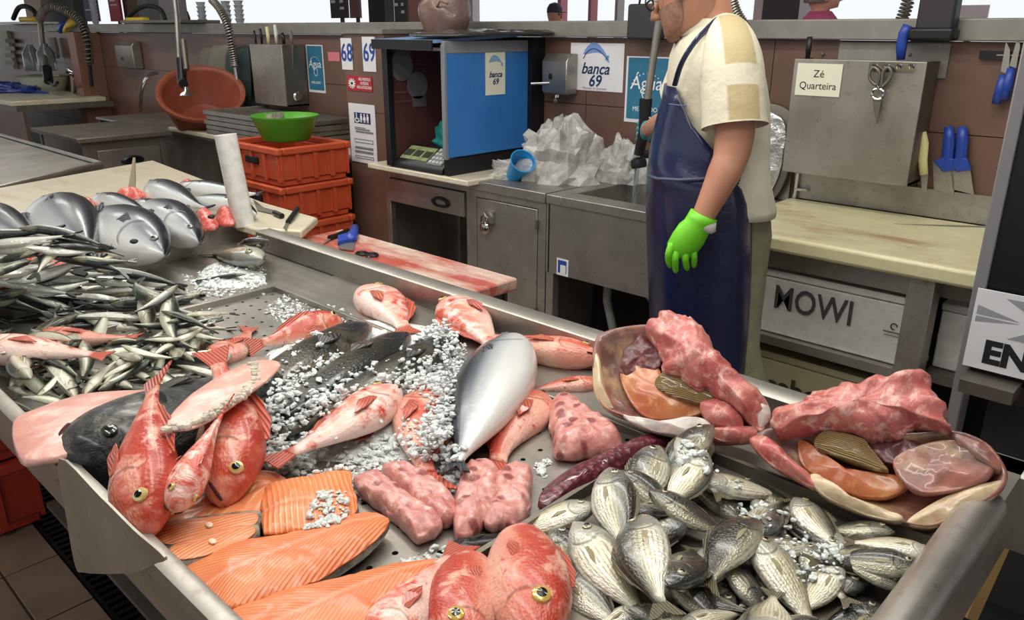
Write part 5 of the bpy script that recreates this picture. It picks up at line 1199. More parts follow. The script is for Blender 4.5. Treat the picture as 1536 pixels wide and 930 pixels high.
def lay(key, nose, tail, z, label, name, cat='fish', group=None, roll=0., flip=False, hs=1., ts=1., sink=.006, free=True, dz=0., tilts=(-.3, -.15, 0, .15, .3), rolls=(-.3, 0, .3), zfix=None, pitch=None, soft=.6):
    """nose and tail: where the photograph shows the ends; z: height there. The fish then settles onto what lies below."""
    zin = z; root, P0 = PROTO[key]; SOFT[0] = .985 if free else soft
    for pass_ in range(2 if (zfix is None and group is None) else 1):
        a, b = PZ(*nose, z), PZ(*tail, z); L = (a-b).length; c = (a+b)/2; yaw = math.atan2(a.y-b.y, a.x-b.x)
        sc = np.array([L, L*hs, L*ts]); pts = P0*sc; base_roll = roll+(PI if flip else 0); best = None
        for tp in ((pitch,) if pitch is not None else tilts if free else (0,)):
            for rl in (rolls if free else (0,)):
                R = Rmat(yaw, -tp, base_roll+rl); h, q, i, j = settle(pts, R, c.x, c.y, sink)
                sco = h+.02*abs(tp)*L+.015*abs(rl)*L
                if best is None or sco < best[0]: best = (sco, h, q, i, j, R)
        z0_ = z if pass_ == 0 else z0_
        z = min(max(best[1]+dz, z0_-.07), z0_+.09)
    if key not in USED: o = root; USED.add(key)
    else: o = copy_tree(root)
    o.name = name
    _, h, q, i, j, R = best
    h += dz
    if zfix is not None: h = zfix
    elif not free: h = min(max(h, zin-.05), zin+.07)
    stamp(q, h, i, j)
    o.matrix_world = Matrix.Translation((c.x, c.y, h)) @ Matrix(R).to_4x4() @ Matrix.Diagonal((L, L*hs, L*ts, 1))
    tag(o, label, cat, group)
    return o
def hstamp_obj(o):
    me = o.data; n = len(me.vertices); co = np.zeros(n*3); me.vertices.foreach_get('co', co); co = co.reshape(-1, 3)
    off = Vector(o.location); p = o.parent
    while p is not None: off += p.location; p = p.parent
    co = co+np.array(off)
    P = [co]
    ed = np.zeros(len(me.edges)*2, dtype=int); me.edges.foreach_get('vertices', ed); ed = ed.reshape(-1, 2)
    for t in (.25, .5, .75): P.append(co[ed[:, 0]]*(1-t)+co[ed[:, 1]]*t)
    P = np.concatenate(P); i, j = cells(P); np.maximum.at(HF, (i, j), P[:, 2])
def hget(p): 
    i = int(np.clip((p.x-HX0)/CELL, 0, HF.shape[0]-1)); j = int(np.clip((p.y-HY0)/CELL, 0, HF.shape[1]-1)); return HF[i, j]
for k, b_, d_ in (('a', .25, .0), ('b', -.2, .05), ('c', .05, .12)):
    for kd in ('bream', 'bream_dark', 'bream_pale'): make_fish(kd, kd+'_'+k, b_, d_)
    make_fish('red', 'red_'+k, b_*1.3, d_, m=26, n=18); make_fish('red_pale', 'red_pale_'+k, b_, d_, m=26, n=18)
    make_fish('sardine', 'sardine_'+k, b_*1.6, d_*1.5, True, 14, 10); make_fish('mackerel', 'mackerel_'+k, -b_*1.4, d_*1.5, True, 14, 10)
SP['redhead'] = dict(SP['red'], prof=[(0, .03, .04, .03), (.05, .09, .085, .075), (.14, .15, .14, .13), (.28, .21, .19, .17), (.45, .235, .215, .18), (.62, .22, .2, .165), (.78, .17, .16, .13), (.9, .10, .10, .08), (.97, .02, .02, .02)], eye=(.22, .06, .05, S(214, 180, 90)), dorsal=(.4, .85, .05), pec=(.5, -.03, .2))
make_fish('redhead', 'redhead_a', .05, 0, m=28, n=20); make_fish('redhead', 'redhead_b', -.05, 0, m=28, n=20)
for _k in ('redhead_a', 'redhead_b'):
    for _c in list(PROTO[_k][0].children):
        if _c.name.startswith('tail_fin'): bpy.data.objects.remove(_c)
make_fish('dark', 'dark_a', .12, 0, m=28, n=18); make_fish('dark', 'dark_b', -.1, 0, m=28, n=18); make_fish('black', 'black_a', .0, .0, m=34, n=22)
make_fish('tuna', 'tuna_a', .0, 0, m=30, n=22); make_fish('tuna', 'tuna_b', .2, .05, m=24, n=18)
# ================================================================== ICE BED
icem = NT('crushed_ice'); icem.set(Base_Color=icem.mix(icem.ramp(icem.noise(60, 3), BW(.4, .65)), S(238, 243, 242), S(222, 230, 228)), Roughness=.2, Transmission_Weight=.12, IOR=1.31, Subsurface_Weight=.7); icem.b.inputs['Subsurface Radius'].default_value = (.03, .03, .03)
icem.bump(icem.noise(90, 4), .8, .006); icem = icem.m
ICEV = []
for k in range(10):
    r_ = random.Random(k); bm = bmesh.new(); bmesh.ops.create_icosphere(bm, subdivisions=1, radius=1)
    for v in bm.verts: v.co *= r_.uniform(.6, 1.15)
    s = (r_.uniform(.8, 1.4), r_.uniform(.7, 1.1), r_.uniform(.45, .9))
    bm.verts.ensure_lookup_table(); ICEV.append(([Vector((v.co.x*s[0], v.co.y*s[1], v.co.z*s[2])) for v in bm.verts], [tuple(v.index for v in f.verts) for f in bm.faces])); bm.free()
def inpoly(x, y, poly):
    c = False; n = len(poly)
    for i in range(n):
        (x0, y0), (x1, y1) = poly[i], poly[i-1]
        if (y0 > y) != (y1 > y) and x < (x1-x0)*(y-y0)/(y1-y0)+x0: c = not c
    return c
def sample(poly, n, r=random):
    xs = [p[0] for p in poly]; ys = [p[1] for p in poly]; out = []
    while len(out) < n:
        x, y = r.uniform(min(xs), max(xs)), r.uniform(min(ys), max(ys))
        if inpoly(x, y, poly): out.append((x, y))
    return out
def ice(label, spec, seed, stampit=True, z=.80, skip=None, over=.15):
    """spec: list of (px polygon, count, min size, max size)"""
    r = random.Random(seed); mb = MB()
    for poly, n, s0, s1 in spec:
        for x, y in sample(poly, n, r):
            p = PZ(x, y, z); s = s0+(s1-s0)*r.random()**2.2
            h = hget(p)
            if skip and h > skip and (h > skip+.03 or r.random() > over): continue
            p.z = max(h, .775)+s*.35
            Rm = Matrix.Rotation(r.uniform(0, 6.28), 3, 'Z') @ Matrix.Rotation(r.uniform(-.7, .7), 3, 'X')
            v, f = ICEV[r.randrange(10)]
            mb.add([p+(Rm @ q)*s for q in v], f)
            if stampit:
                i, j = int((p.x-HX0)/CELL), int((p.y-HY0)/CELL); k = max(1, int(s*.8/CELL)); HF[i-k:i+k+1, j-k:j+k+1] = np.maximum(HF[i-k:i+k+1, j-k:j+k+1], p.z+s*.3)
    o = mb.build('crushed_ice', icem, None, smooth=False); o['kind'] = 'stuff'; tag(o, label, 'ice'); return o
def mound(label, pts, h, seed, z=.776, amp=.012):
    o = pillow(MB(), [PZ(x, y, z) for x, y in pts], ZW, h, .002, rings=36, p=2.2, amp=amp*.8, sc=55, seed=seed, N=140).build('ice_bed', icem, None, angle=180)
    o['kind'] = 'stuff'; tag(o, label, 'ice'); hstamp_obj(o); return o
mound('bed of packed ice under the dark fish and tuna', [(365, 650), (380, 560), (440, 500), (520, 480), (640, 490), (690, 520), (700, 600), (680, 690), (600, 700), (480, 690), (400, 700)], .034, 3)
mound('small heap of ice in the left tray by the grey fish', [(300, 425), (310, 400), (350, 392), (390, 405), (395, 425), (350, 432)], .02, 5, amp=.008)
ice('loose crushed ice lying in the empty rear tray', [([(390, 455), (430, 430), (520, 455), (540, 480), (480, 490), (410, 470)], 420, .003, .010), ([(250, 470), (300, 440), (330, 440), (300, 480)], 60, .003, .009), ([(270, 400), (400, 390), (395, 432), (280, 436)], 300, .003, .010)], 11, False)
# ================================================================== DARK FISH, TUNA, RED FISH
lay('dark_a', (556, 488), (232, 690), .83, 'long dark fish with shiny round head, nearest the black fish on ice', 'dark_fish', group=None, hs=1.15, flip=False, free=False)
lay('dark_b', (614, 503), (330, 690), .83, 'middle long dark fish half buried in crushed ice', 'dark_fish', hs=1.05, free=False, flip=True)
lay('dark_a', (684, 512), (390, 680), .83, 'long dark fish nearest the tuna with ice along its flank', 'dark_fish', hs=1.0, free=False)
lay('black_a', (94, 706), (500, 530), .86, 'big black fish with open mouth at the front left edge of the tray', 'black_fish', hs=1.35, ts=1.05, free=False, roll=.15)
lay('red_a', (644, 588), (600, 730), .80, 'red fish lying half under ice left of the big tuna', 'red_fish', hs=1.2, flip=True, free=False)
ice('crushed ice heaped over the dark fish', [([(392, 640), (405, 590), (440, 535), (500, 520), (520, 560), (470, 600), (430, 650), (405, 690), (392, 670)], 1700, .003, .012), ([(590, 560), (640, 520), (700, 520), (690, 600), (672, 690), (630, 700), (640, 620), (600, 600), (560, 600)], 2600, .003, .011), ([(480, 600), (560, 560), (600, 590), (520, 630), (460, 690), (410, 690)], 800, .003, .013), ([(640, 480), (670, 478), (690, 520), (640, 520)], 360, .003, .011)], 21, True, .81, .85)
lay('tuna_a', (774, 508), (676, 722), .85, 'big silver tuna with bright white belly in the middle of the ice', 'tuna', hs=.98, ts=.9, free=False, flip=False, roll=-.18, soft=.8)
lay('red_pale_a', (600, 604), (428, 726), .85, 'pale red fish with thin tail lying above the salmon fillets', 'red_fish', hs=1.1, free=False, flip=False)
lay('red_b', (808, 592), (706, 702), .83, 'red fish with dull belly leaning on the tuna flank', 'red_fish', hs=1.5, ts=1.1, free=False, flip=False)
lay('red_pale_b', (546, 436), (632, 500), .82, 'pale mottled red fish lying by the rear rim', 'red_fish', hs=1.25, free=False, flip=True)
lay('red_pale_c', (672, 452), (760, 530), .82, 'red and white fish with raised snout left of the rear rim', 'red_fish', hs=1.2, free=False, flip=False)
lay('red_a', (900, 545), (690, 508), .83, 'red fish with black flank spot against the rear rim', 'red_fish', hs=.9, free=False, flip=False)
lay('red_b', (905, 575), (778, 580), .83, 'orange red fish touching the left meat half', 'red_fish', hs=1.0, free=False, flip=False)
lay('red_c', (514, 478), (376, 520), .83, 'dark red fish seen from above with two eyes behind the dark fish', 'red_fish', hs=1.15, ts=1.2, roll=.95, free=False)
lay('red_a', (316, 545), (398, 494), .83, 'red fish with round yellow eye next to the small fish heap', 'red_fish', hs=1.6, ts=1.1, free=False, flip=True)
# pink fillet over the edge and pale slab on the black fish
def meatmat(name, c1, c2, c3, sc=14, rough=.26, bsc=60, bst=.3, sss=.15):
    t = NT(name); c = t.mix(t.ramp(t.noise(sc, 6, dist=.8), BW(.34, .66)), c1, c2); c = t.mix(t.math('MULTIPLY', t.ramp(t.noise(1.0, 6, t.mapv((sc*4, sc*1.4, sc*3), 'Object', rot=(.3, .2, .5)), .7), BW(.5, .62)), .85), c, c3)
    t.set(Base_Color=c, Roughness=rough+.1, Coat_Weight=.3, Subsurface_Weight=sss); t.b.inputs['Coat Roughness'].default_value = .2; t.b.inputs['Subsurface Radius'].default_value = (.012, .004, .003)
    t.bump(t.noise(bsc, 5), bst, .004); return t.m
pinkfil = meatmat('pink_fillet_flesh', S(222, 170, 158), S(208, 146, 136), S(232, 194, 184), 9)
def slab(name, label, cat, pts, z, H, D, mat, lift=0., stampit=True, parent=None, part=None, n=ZW, A=None, B=None, wd=.1, **k):
    th = thing(name, label, cat, PZ(*[sum(c)/len(pts) for c in zip(*pts)], z)) if parent is None else parent
    o = pillow(MB(), [PZ(x, y, z)+Vector((0, 0, lift)) for x, y in pts], n, H, D, A=PZ(*A, z) if A else None, B=PZ(*B, z) if B else None, wd=wd, **k).build(part or 'flesh', mat, th, angle=180)
    if stampit: hstamp_obj(o)
    return th
slab('pink_fillet', 'smooth pink fillet hanging over the front left edge of the tray', 'fillet', [(20, 634), (60, 610), (130, 590), (200, 585), (240, 588), (190, 625), (130, 655), (100, 680), (60, 690), (30, 688)], .868, .02, .014, pinkfil, amp=.006, sc=12, rings=10, p=3)
pale = meatmat('pale_flesh', S(222, 172, 156), S(208, 150, 136), S(232, 198, 182), 12)
th = slab('pale_slab', 'pale pink fish slab with crusty white edge on the black fish', 'slab', [(252, 640), (262, 615), (300, 582), (345, 555), (390, 540), (420, 545), (405, 565), (372, 590), (330, 620), (285, 642)], .955, .006, .006, pale, amp=.003, sc=20, rings=8)
crust = M('white_crust', S(206, 196, 178), .5, n=(40, S(150, 144, 132), .45, .65), b=(60, .4, .004)); mb = MB()
for i in range(110):
    q = smoothpoly([PZ(x, y, .955) for x, y in ((250, 645), (290, 637), (335, 612), (370, 588), (384, 562), (378, 548))], 109, False)[i]
    mb.ball(q+Vector((random.uniform(-.006, .006), random.uniform(-.006, .006), .002)), random.uniform(.005, .010), random.uniform(.005, .009), random.uniform(.004, .008), 7, 5)
mb.build('crust_edge', crust, th)
lay('red_c', (204, 757), (224, 598), .912, 'large red fish head down at the front left corner of the tray', 'red_fish', hs=1.15, ts=1.15, roll=.75, free=False, flip=False, pitch=-.3, zfix=.912)
lay('red_pale_a', (252, 742), (336, 640), .91, 'middle red fish of the front left three, snout towards the edge', 'red_fish', hs=1.25, ts=1.3, roll=.9, free=False, zfix=.91, pitch=-.3)
lay('red_b', (330, 702), (358, 560), .905, 'right red fish of the front left three with tail standing up', 'red_fish', hs=1.15, ts=1.2, roll=.2, free=False, flip=False, zfix=.905, pitch=-.4)
# ================================================================== SMALL FISH HEAPS
hrng = random.Random(5)
def heap(poly, n, keys, L0, L1, angs, label, name, z, group, r=hrng):
    for k, (x, y) in enumerate(sample(poly, n, r)):
        ang = r.choice(angs)+r.gauss(0, .16); L = r.uniform(L0, L1); d = (math.cos(ang)*L/2, -math.sin(ang)*L/2*.62)
        s = r.choice((1, 1, -1)) 
        lay(r.choice(keys), (x-d[0]*s, y-d[1]*s), (x+d[0]*s, y+d[1]*s), z, label, name, group=group, flip=r.random() < .5, roll=r.uniform(-.35, .35), sink=.008, tilts=(-.22, -.1, 0, .1, .22), rolls=(-.35, 0, .35), hs=r.uniform(.9, 1.15), ts=r.uniform(1.3, 1.7))
SK = ['sardine_a', 'sardine_b', 'sardine_c']; MK = ['mackerel_a', 'mackerel_b', 'mackerel_c']
heap([(-60, 462), (60, 446), (150, 432), (240, 428), (270, 436), (250, 455), (235, 478), (100, 486), (-60, 496)], 50, SK, 115, 155, (.12, .05, .2), 'silver sardine with black back in the upper heap of the left tray', 'sardine', .80, 'sardines heaped in the left tray')
heap([(-60, 480), (180, 478), (300, 470), (330, 500), (320, 545), (230, 565), (120, 588), (30, 600), (-50, 560)], 110, MK, 62, 100, (.3, .6, -.3, 2.4, 1.2, .1), 'small horse mackerel in the lower heap of the left tray', 'horse_mackerel', .80, 'horse mackerel heaped in the left tray')
heap([(20, 462), (190, 440), (235, 450), (205, 474), (40, 482)], 9, SK, 110, 150, (.12, .05, .2), 'silver sardine with black back in the upper heap of the left tray', 'sardine', .83, 'sardines heaped in the left tray')
heap([(0, 540), (180, 500), (320, 490), (300, 540), (120, 585), (20, 590)], 30, MK, 62, 95, (.3, .6, -.3, 2.4, 1.2, .1), 'small horse mackerel in the lower heap of the left tray', 'horse_mackerel', .83, 'horse mackerel heaped in the left tray')
lay('sardine_a', (372, 424), (298, 420), .80, 'single dark sardine lying before the small ice heap', 'sardine', flip=True)
lay('red_c', (52, 492), (206, 497), .86, 'red fish lying across the sardine heap', 'red_fish', hs=.85, flip=True, free=False)
lay('red_pale_b', (-40, 520), (172, 528), .86, 'pale red fish at the left border between the two heaps', 'red_fish', hs=.95, flip=True, free=False)
lay('bream_pale_a', (396, 402), (324, 366), .81, 'grey striped bream lying alone in the rear tray corner', 'bream', hs=.9, flip=True)
lay('bream_dark_b', (404, 388), (350, 368), .80, 'small grey bream behind the lone striped bream', 'bream', flip=True)
# ================================================================== TUNA HEADS ON THE BOARD
BT = .882
def bt(key, nose, tail, lab, **k):
    nose = (nose[0]-5, nose[1]+9); tail = (tail[0]-5, tail[1]+9)
    return lay(key, nose, tail, BT, lab, 'tuna', hs=k.pop('hs', .95)*.78, ts=.85, free=False, zfix=.882, roll=-.45 if k.get('flip') else .45, **k)
bt('tuna_b', (148, 290), (235, 325), 'tuna second row behind the biggest head on the pale board', flip=True)
bt('tuna_a', (200, 298), (300, 326), 'tuna at the back of the pale board left of the white one', flip=True)
bt('tuna_b', (228, 272), (310, 318), 'dark tuna behind the others near the white roll', flip=True)
bt('tuna_a', (390, 312), (276, 286), 'pale bellied tuna just left of the white roll', flip=False)
bt('tuna_b', (270, 272), (395, 290), 'whitish tuna belly at the far end of the pale board', flip=True)
bt('tuna_a', (302, 352), (208, 290), 'tuna with dark back right of the biggest head', flip=False)
bt('tuna_b', (246, 372), (124, 306), 'biggest tuna with visible eye in the middle of the pale board', flip=False, hs=1.3)
bt('tuna_a', (70, 300), (150, 388), 'tuna lying tail down, second from the left border', flip=True, hs=1.2)
bt('tuna_b', (-50, 312), (66, 388), 'tuna cut by the left border on the pale board', flip=True, hs=1.1)
redheadm = SP['red']['mat']
def redhead(pts, lab, H=.05, eye=None):
    ym = max(p[1] for p in pts); pts = [(x, ym-(ym-y)*.5) for x, y in pts]; H = .06
    th = slab('rosefish', lab, 'fish head', pts, .865, H, .014, meat_red, amp=.008, sc=26, rings=7, p=2.2, N=32, stampit=False)
    if eye:
        c = PZ(*eye, .865+H); MB().ball(c, .014, .014, .008, 10, 6).build('eye', ink, th)
    return th
meat_red = meatmat('red_head_flesh', S(214, 104, 92), S(196, 70, 58), S(236, 178, 166), 22, bsc=70)
for pts, lab, e in (([(25, 388), (45, 374), (75, 370), (96, 378), (97, 392), (70, 400), (38, 400)], 'red fish head nearest the left border on the pale board', (88, 378)),
        ([(24, 335), (34, 321), (50, 322), (62, 340), (65, 356), (45, 354)], 'red fish head between the two left tunas', None),
        ([(137, 356), (155, 342), (180, 342), (214, 358), (217, 370), (190, 375), (150, 372)], 'red fish head with black mouth in front of the biggest tuna', (201, 362)),
        ([(228, 345), (240, 332), (270, 331), (292, 342), (294, 350), (262, 357), (236, 357)], 'red fish head right of the biggest tuna', None),
        ([(290, 325), (298, 315), (316, 317), (328, 328), (322, 340), (300, 342)], 'red fish head with pale mouth left of the white roll', (317, 325)),
        ([(324, 318), (340, 314), (352, 322), (350, 334), (330, 335)], 'small red fish head touching the white roll', None),
        ([(113, 310), (122, 304), (146, 304), (145, 318), (128, 322)], 'red fish head behind the second tuna', None),
        ([(166, 296), (185, 289), (212, 290), (228, 296), (205, 304), (175, 304)], 'red fish head in the back row of tunas', None),
        ([(268, 283), (278, 277), (293, 279), (296, 286), (280, 290)], 'small red fish head at the back end of the board', None)):
    redhead(pts, lab, .045, e)
th = tag(MB().tube([PZ(197, 292, .855), PZ(197, 292, .86)+Vector((0, .02, .08)), PZ(200, 292, .86)+Vector((0, .03, .17))], [.02, .014, .006], 8).build('upright_fin', M('pale_fin', S(168, 160, 140), .5)), 'pale fin standing up behind the tuna row', 'bone')  # loose upright fin, not a bone
# ================================================================== BREAM PILE
BZ = .84
pr = random.Random(3)
for k, (x, y) in enumerate(sample([(870, 780), (1010, 690), (1150, 725), (1350, 830), (1280, 930), (1180, 990), (900, 990)], 40, pr)):
    an = pr.uniform(0, 6.28); L = pr.uniform(120, 165)
    lay(pr.choice(['bream_a', 'bream_dark_b', 'bream_dark_a', 'bream_pale_c', 'bream_c']), (x+math.cos(an)*L/2, y+math.sin(an)*L/2*.75), (x-math.cos(an)*L/2, y-math.sin(an)*L/2*.75), .80, 'silver bream lying deep in the lower layer of the bream pile', 'bream', group='breams in the lower layer of the pile', flip=pr.random() < .5, sink=.012)
BL = [
 ('bream_dark_a', (826, 800), (900, 905), 1, .2, 'dark bream with ringed eye beside the red head'),
 ('bream_pale_a', (1012, 668), (1080, 735), 1, 0, 'greenish bream in the far corner of the bream tray'),
 ('bream_a', (990, 680), (950, 775), 0, 0, 'striped bream near the maroon slab end of the tray'),
 ('bream_pale_b', (1260, 770), (1150, 735), 0, .3, 'slim pale bream along the far rail of the tray'),
 ('bream_dark_c', (1345, 800), (1215, 765), 0, .3, 'dark slim bream under the edge of the right meat half'),
 ('bream_dark_b', (925, 722), (1035, 768), 1, .3, 'dark backed bream behind the upright striped one'),
 ('bream_pale_c', (1060, 700), (985, 765), 1, 0, 'pale bream half hidden behind the light striped one'),
 ('bream_dark_a', (1330, 905), (1215, 950), 0, .2, 'black bream at the bottom beside the rolled rim'),
 ('bream_a', (835, 858), (935, 965), 1, 0, 'striped bream at the bottom left beside the red heads'),
 ('bream_dark_c', (990, 890), (1100, 965), 1, .1, 'dull grey bream at the bottom middle of the pile'),
 ('bream_dark_b', (1000, 905), (1058, 790), 0, .1, 'dark bream with yellow flank under the olive one'),
 ('bream_dark_a', (1152, 908), (1062, 822), 0, .1, 'dark bream with head towards the bottom right of the pile'),
 ('bream_dark_b', (1352, 902), (1235, 850), 0, .25, 'dark bream with small eye near the rolled rim'),
 ('bream_dark_c', (1384, 866), (1226, 828), 0, .35, 'olive backed bream lying along the rolled rim'),
 ('bream_pale_b', (1408, 836), (1262, 806), 0, .25, 'long pale bream touching the right rolled rim'),
 ('bream_a', (1190, 745), (1262, 838), 1, 0, 'green scaled bream with ice on its head'),
 ('bream_pale_a', (1263, 852), (1195, 920), 0, 0, 'pale bream head looking up near the rim'),
 ('bream_pale_c', (1150, 990), (1166, 866), 1, 0, 'white bellied bream at the bottom edge, tail up'),
 ('bream_dark_a', (970, 752), (1112, 800), 1, .1, 'dark bream with pointed head in the middle of the pile'),
 ('bream_pale_b', (1040, 748), (1188, 722), 1, 0, 'light striped bream with forked tail at the far side of the pile'),
 ('bream_a', (1128, 812), (1166, 726), 0, .2, 'bream with dark snout facing the viewer'),
 ('bream_a', (912, 714), (926, 832), 1, 0, 'striped bream lying upright against the tray rail'),
 ('bream_pale_c', (898, 776), (744, 792), 0, .4, 'long pale bream bridging the tray edge towards the pink meat'),
 ('bream_pale_a', (858, 800), (966, 940), 1, 0, 'big striped bream with white belly at the left of the pile'),
 ('bream_b', (962, 770), (978, 930), 0, 0, 'bream with dark back and split tail in the front of the pile'),
 ('bream_dark_b', (1138, 778), (1040, 876), 0, .35, 'olive bream with pink tail lying on top of the pile'),
 ('bream_pale_b', (1118, 806), (1256, 926), 1, 0, 'pale gold bream with long tail on top of the pile'),
 ('bream_pale_c', (1010, 960), (1120, 925), 0, .2, 'pale bream at the bottom border of the pile'),
]
for key, a, b, fl, rl, lab in BL: lay(key, a, b, BZ, lab, 'bream', flip=bool(fl), roll=rl if not fl else -rl, sink=.014, hs=1.05)
ice('bits of ice melting among the bream', [([(1080, 700), (1150, 715), (1250, 790), (1270, 830), (1200, 830), (1110, 730)], 90, .003, .009), ([(1190, 800), (1270, 800), (1270, 850), (1200, 840)], 60, .003, .010), ([(1000, 670), (1080, 690), (1060, 720), (1010, 700)], 30, .004, .012)], 31, False, .85)
# ================================================================== SALMON
def salmonmat(name, fa=70., fb=26., base=S(218, 116, 64), fat=S(238, 178, 130), chev=1.0):
    t = NT(name); u, v = t.uv(); n = t.noise(7, 4)
    av = t.math('ABSOLUTE', t.math('SUBTRACT', v, .5))
    ph = t.math('ADD', t.math('MULTIPLY', u, fa), t.math('ADD', t.math('MULTIPLY', av, fb*chev), t.math('MULTIPLY', n, 7)))
    s = t.math('SINE', ph); st = t.ramp(s, BW(.5, 1.0))
    msk = t.ramp(t.noise(9, 4), BW(.36, .6))
    c = t.mix(t.ramp(t.noise(5, 5), BW(.3, .7)), base, S(226, 134, 84))
    c = t.mix(t.math('MULTIPLY', t.math('MULTIPLY', st, msk), .75), c, fat)
    line = t.ramp(av, [(0, (1, 1, 1, 1)), (.02, (.6, .6, .6, 1)), (.04, (0, 0, 0, 1))])
    c = t.mix(t.math('MULTIPLY', line, .6), c, S(248, 190, 160))
    dk = t.ramp(av, [(.02, (1, 1, 1, 1)), (.16, (0, 0, 0, 1))]); c = t.mix(t.math('MULTIPLY', dk, .3), c, S(214, 108, 62))
    t.set(Base_Color=c, Roughness=.42, Coat_Weight=.22, Subsurface_Weight=.12); t.b.inputs['Subsurface Radius'].default_value = (.012, .005, .003); t.b.inputs['Coat Roughness'].default_value = .12
    t.bump(t.math('ADD', t.math('MULTIPLY', s, .5), t.math('MULTIPLY', line, -1.5)), .35, .003)
    return t.m
salm = salmonmat('salmon_flesh', 150, 150); salm2 = salmonmat('salmon_flesh_ribbed', 110, 8, S(232, 134, 76), S(248, 206, 160)); salm3 = salmonmat('salmon_steak_flesh', 40, 50, S(228, 142, 92), S(246, 204, 170))
skinm = M('fish_skin_edge', S(176, 168, 150), .35, n=(30, S(96, 98, 94), .4, .6), coat=.5)
def ridge(w, s, u, v): return -.004*math.exp(-(v/.05)**2) if s < .98 else 0
def fillet(label, pts, A, B, wd, mat, z=.80, H=.016, D=.02, name='salmon_fillet', **k):
    th = slab(name, label, 'salmon', pts, z, H, .004, mat, A=A, B=B, wd=wd, rings=14, p=4, amp=.003, sc=25, N=96, edge=.004, **k)
    pillow(MB(), [PZ(x, y, z)+Vector((0, 0, -.004)) for x, y in pts], ZW, 0, D-.004, rings=3, N=72).build('skin', skinm, th)
    return th
fillet('broad pale salmon piece lying under the small red fish heads', [(225, 800), (240, 780), (300, 740), (360, 712), (408, 706), (432, 728), (425, 770), (380, 790), (280, 812), (240, 812)], (225, 800), (430, 720), .2, salm3, z=.80, fn=ridge)
for k, (pts, lab) in enumerate((([(222, 792), (250, 782), (320, 772), (370, 766), (391, 768), (388, 784), (350, 800), (290, 812), (250, 820), (226, 808)], 'upper salmon steak with pale rim at the front edge'), ([(246, 830), (262, 815), (310, 796), (360, 784), (386, 786), (384, 800), (350, 820), (300, 838), (262, 843), (248, 838)], 'lower salmon steak with white bone dot at the front edge'))):
    th = slab('salmon_steak', lab, 'salmon', pts, .815+.002*k, .003, .028, skinm, rings=4, N=48)
    c = [sum(q)/len(pts) for q in zip(*pts)]
    pillow(MB(), [PZ(c[0]+(x-c[0])*.93, c[1]+(y-c[1])*.86, .818+.002*k) for x, y in pts], ZW, .004, .002, rings=8, N=48, A=PZ(*pts[0], .82), B=PZ(*pts[4], .82), wd=.06).build('flesh', salm3, th, angle=180)
    q = PZ(c[0]+8, c[1]-3, .824+.002*k); MB().ball(q, .009, .006, .004, 8, 5).build('bone', M('bone_pale', S(240, 214, 184), .4), th)
fillet('square ribbed salmon piece with melting ice on top', [(394, 790), (392, 745), (412, 722), (470, 712), (520, 704), (528, 730), (536, 765), (500, 785), (440, 797), (405, 800)], (392, 770), (534, 745), .24, salm2, z=.815)
ice('loose ice around the pale red fish tail', [([(455, 690), (540, 640), (600, 650), (640, 600), (680, 640), (670, 700), (600, 690), (560, 705), (470, 715)], 900, .003, .010), ([(350, 690), (380, 640), (440, 640), (430, 690), (380, 705)], 260, .003, .010)], 47, False, .81, .835, 0)
fillet('large salmon fillet with pale centre line across the front', [(275, 858), (320, 820), (400, 806), (480, 790), (545, 768), (582, 780), (560, 812), (520, 842), (470, 872), (410, 892), (350, 912), (320, 900)], (300, 884), (566, 777), .17, salm, z=.81)
fillet('salmon fillet at the bottom edge beside the red heads', [(330, 930), (400, 895), (500, 868), (580, 848), (648, 838), (660, 850), (630, 880), (590, 920), (570, 960), (450, 985), (330, 985)], (400, 950), (640, 848), .19, salm, z=.81)
ice('thin crushed ice melting on the salmon', [([(480, 740), (520, 735), (522, 770), (490, 790), (450, 790)], 150, .003, .010)], 41, False, .83)
ice('loose ice bits on the perforated tray by the pink meat', [([(600, 830), (680, 800), (670, 830), (620, 845)], 40, .003, .010), ([(540, 720), (600, 690), (700, 700), (690, 740), (640, 700), (540, 740)], 140, .004, .013), ([(790, 690), (830, 680), (820, 710)], 30, .003, .009)], 43, False, .79)
# ================================================================== PINK MEAT PIECES
t = NT('pink_meat')
vd = t.vor(28, t.mapv((1, 1, .4), 'Object')); vn = t.noise(60, 4)
c = t.mix(t.ramp(t.noise(22, 6, dist=.8), BW(.35, .65)), S(218, 164, 154), S(198, 122, 116)); c = t.mix(t.ramp(t.noise(50, 4), BW(.55, .7)), c, S(236, 200, 192))
c = t.mix(t.math('MULTIPLY', t.ramp(t.math('MULTIPLY_ADD', vn, .14, vd), [(.30, (1, 1, 1, 1)), (.42, (0, 0, 0, 1))]), .85), c, S(134, 56, 58))
t.set(Base_Color=c, Roughness=.36, Coat_Weight=.35, Subsurface_Weight=.12); t.b.inputs['Coat Roughness'].default_value = .18; t.b.inputs['Subsurface Radius'].default_value = (.012, .004, .003)
t.bump(t.math('ADD', t.noise(55, 5), t.math('MULTIPLY', vd, .8)), .5, .006); pk = t.m
def meatpiece(label, pts, z, H, D, spots, seed, name='fish_meat'):
    return slab(name, label, 'fish meat', pts, z, H, D, pk, amp=.008, sc=30, rings=14, p=7, N=96, seed=seed, edge=.006)
meatpiece('left pink meat strip with dark red spots', [(530, 724), (545, 710), (570, 712), (610, 742), (650, 770), (662, 785), (640, 800), (622, 800), (590, 770), (555, 745)], .80, .018, .02, [(553, 726, .012), (578, 745, .011), (602, 765, .014), (630, 780, .013), (640, 784, .01)], 1)
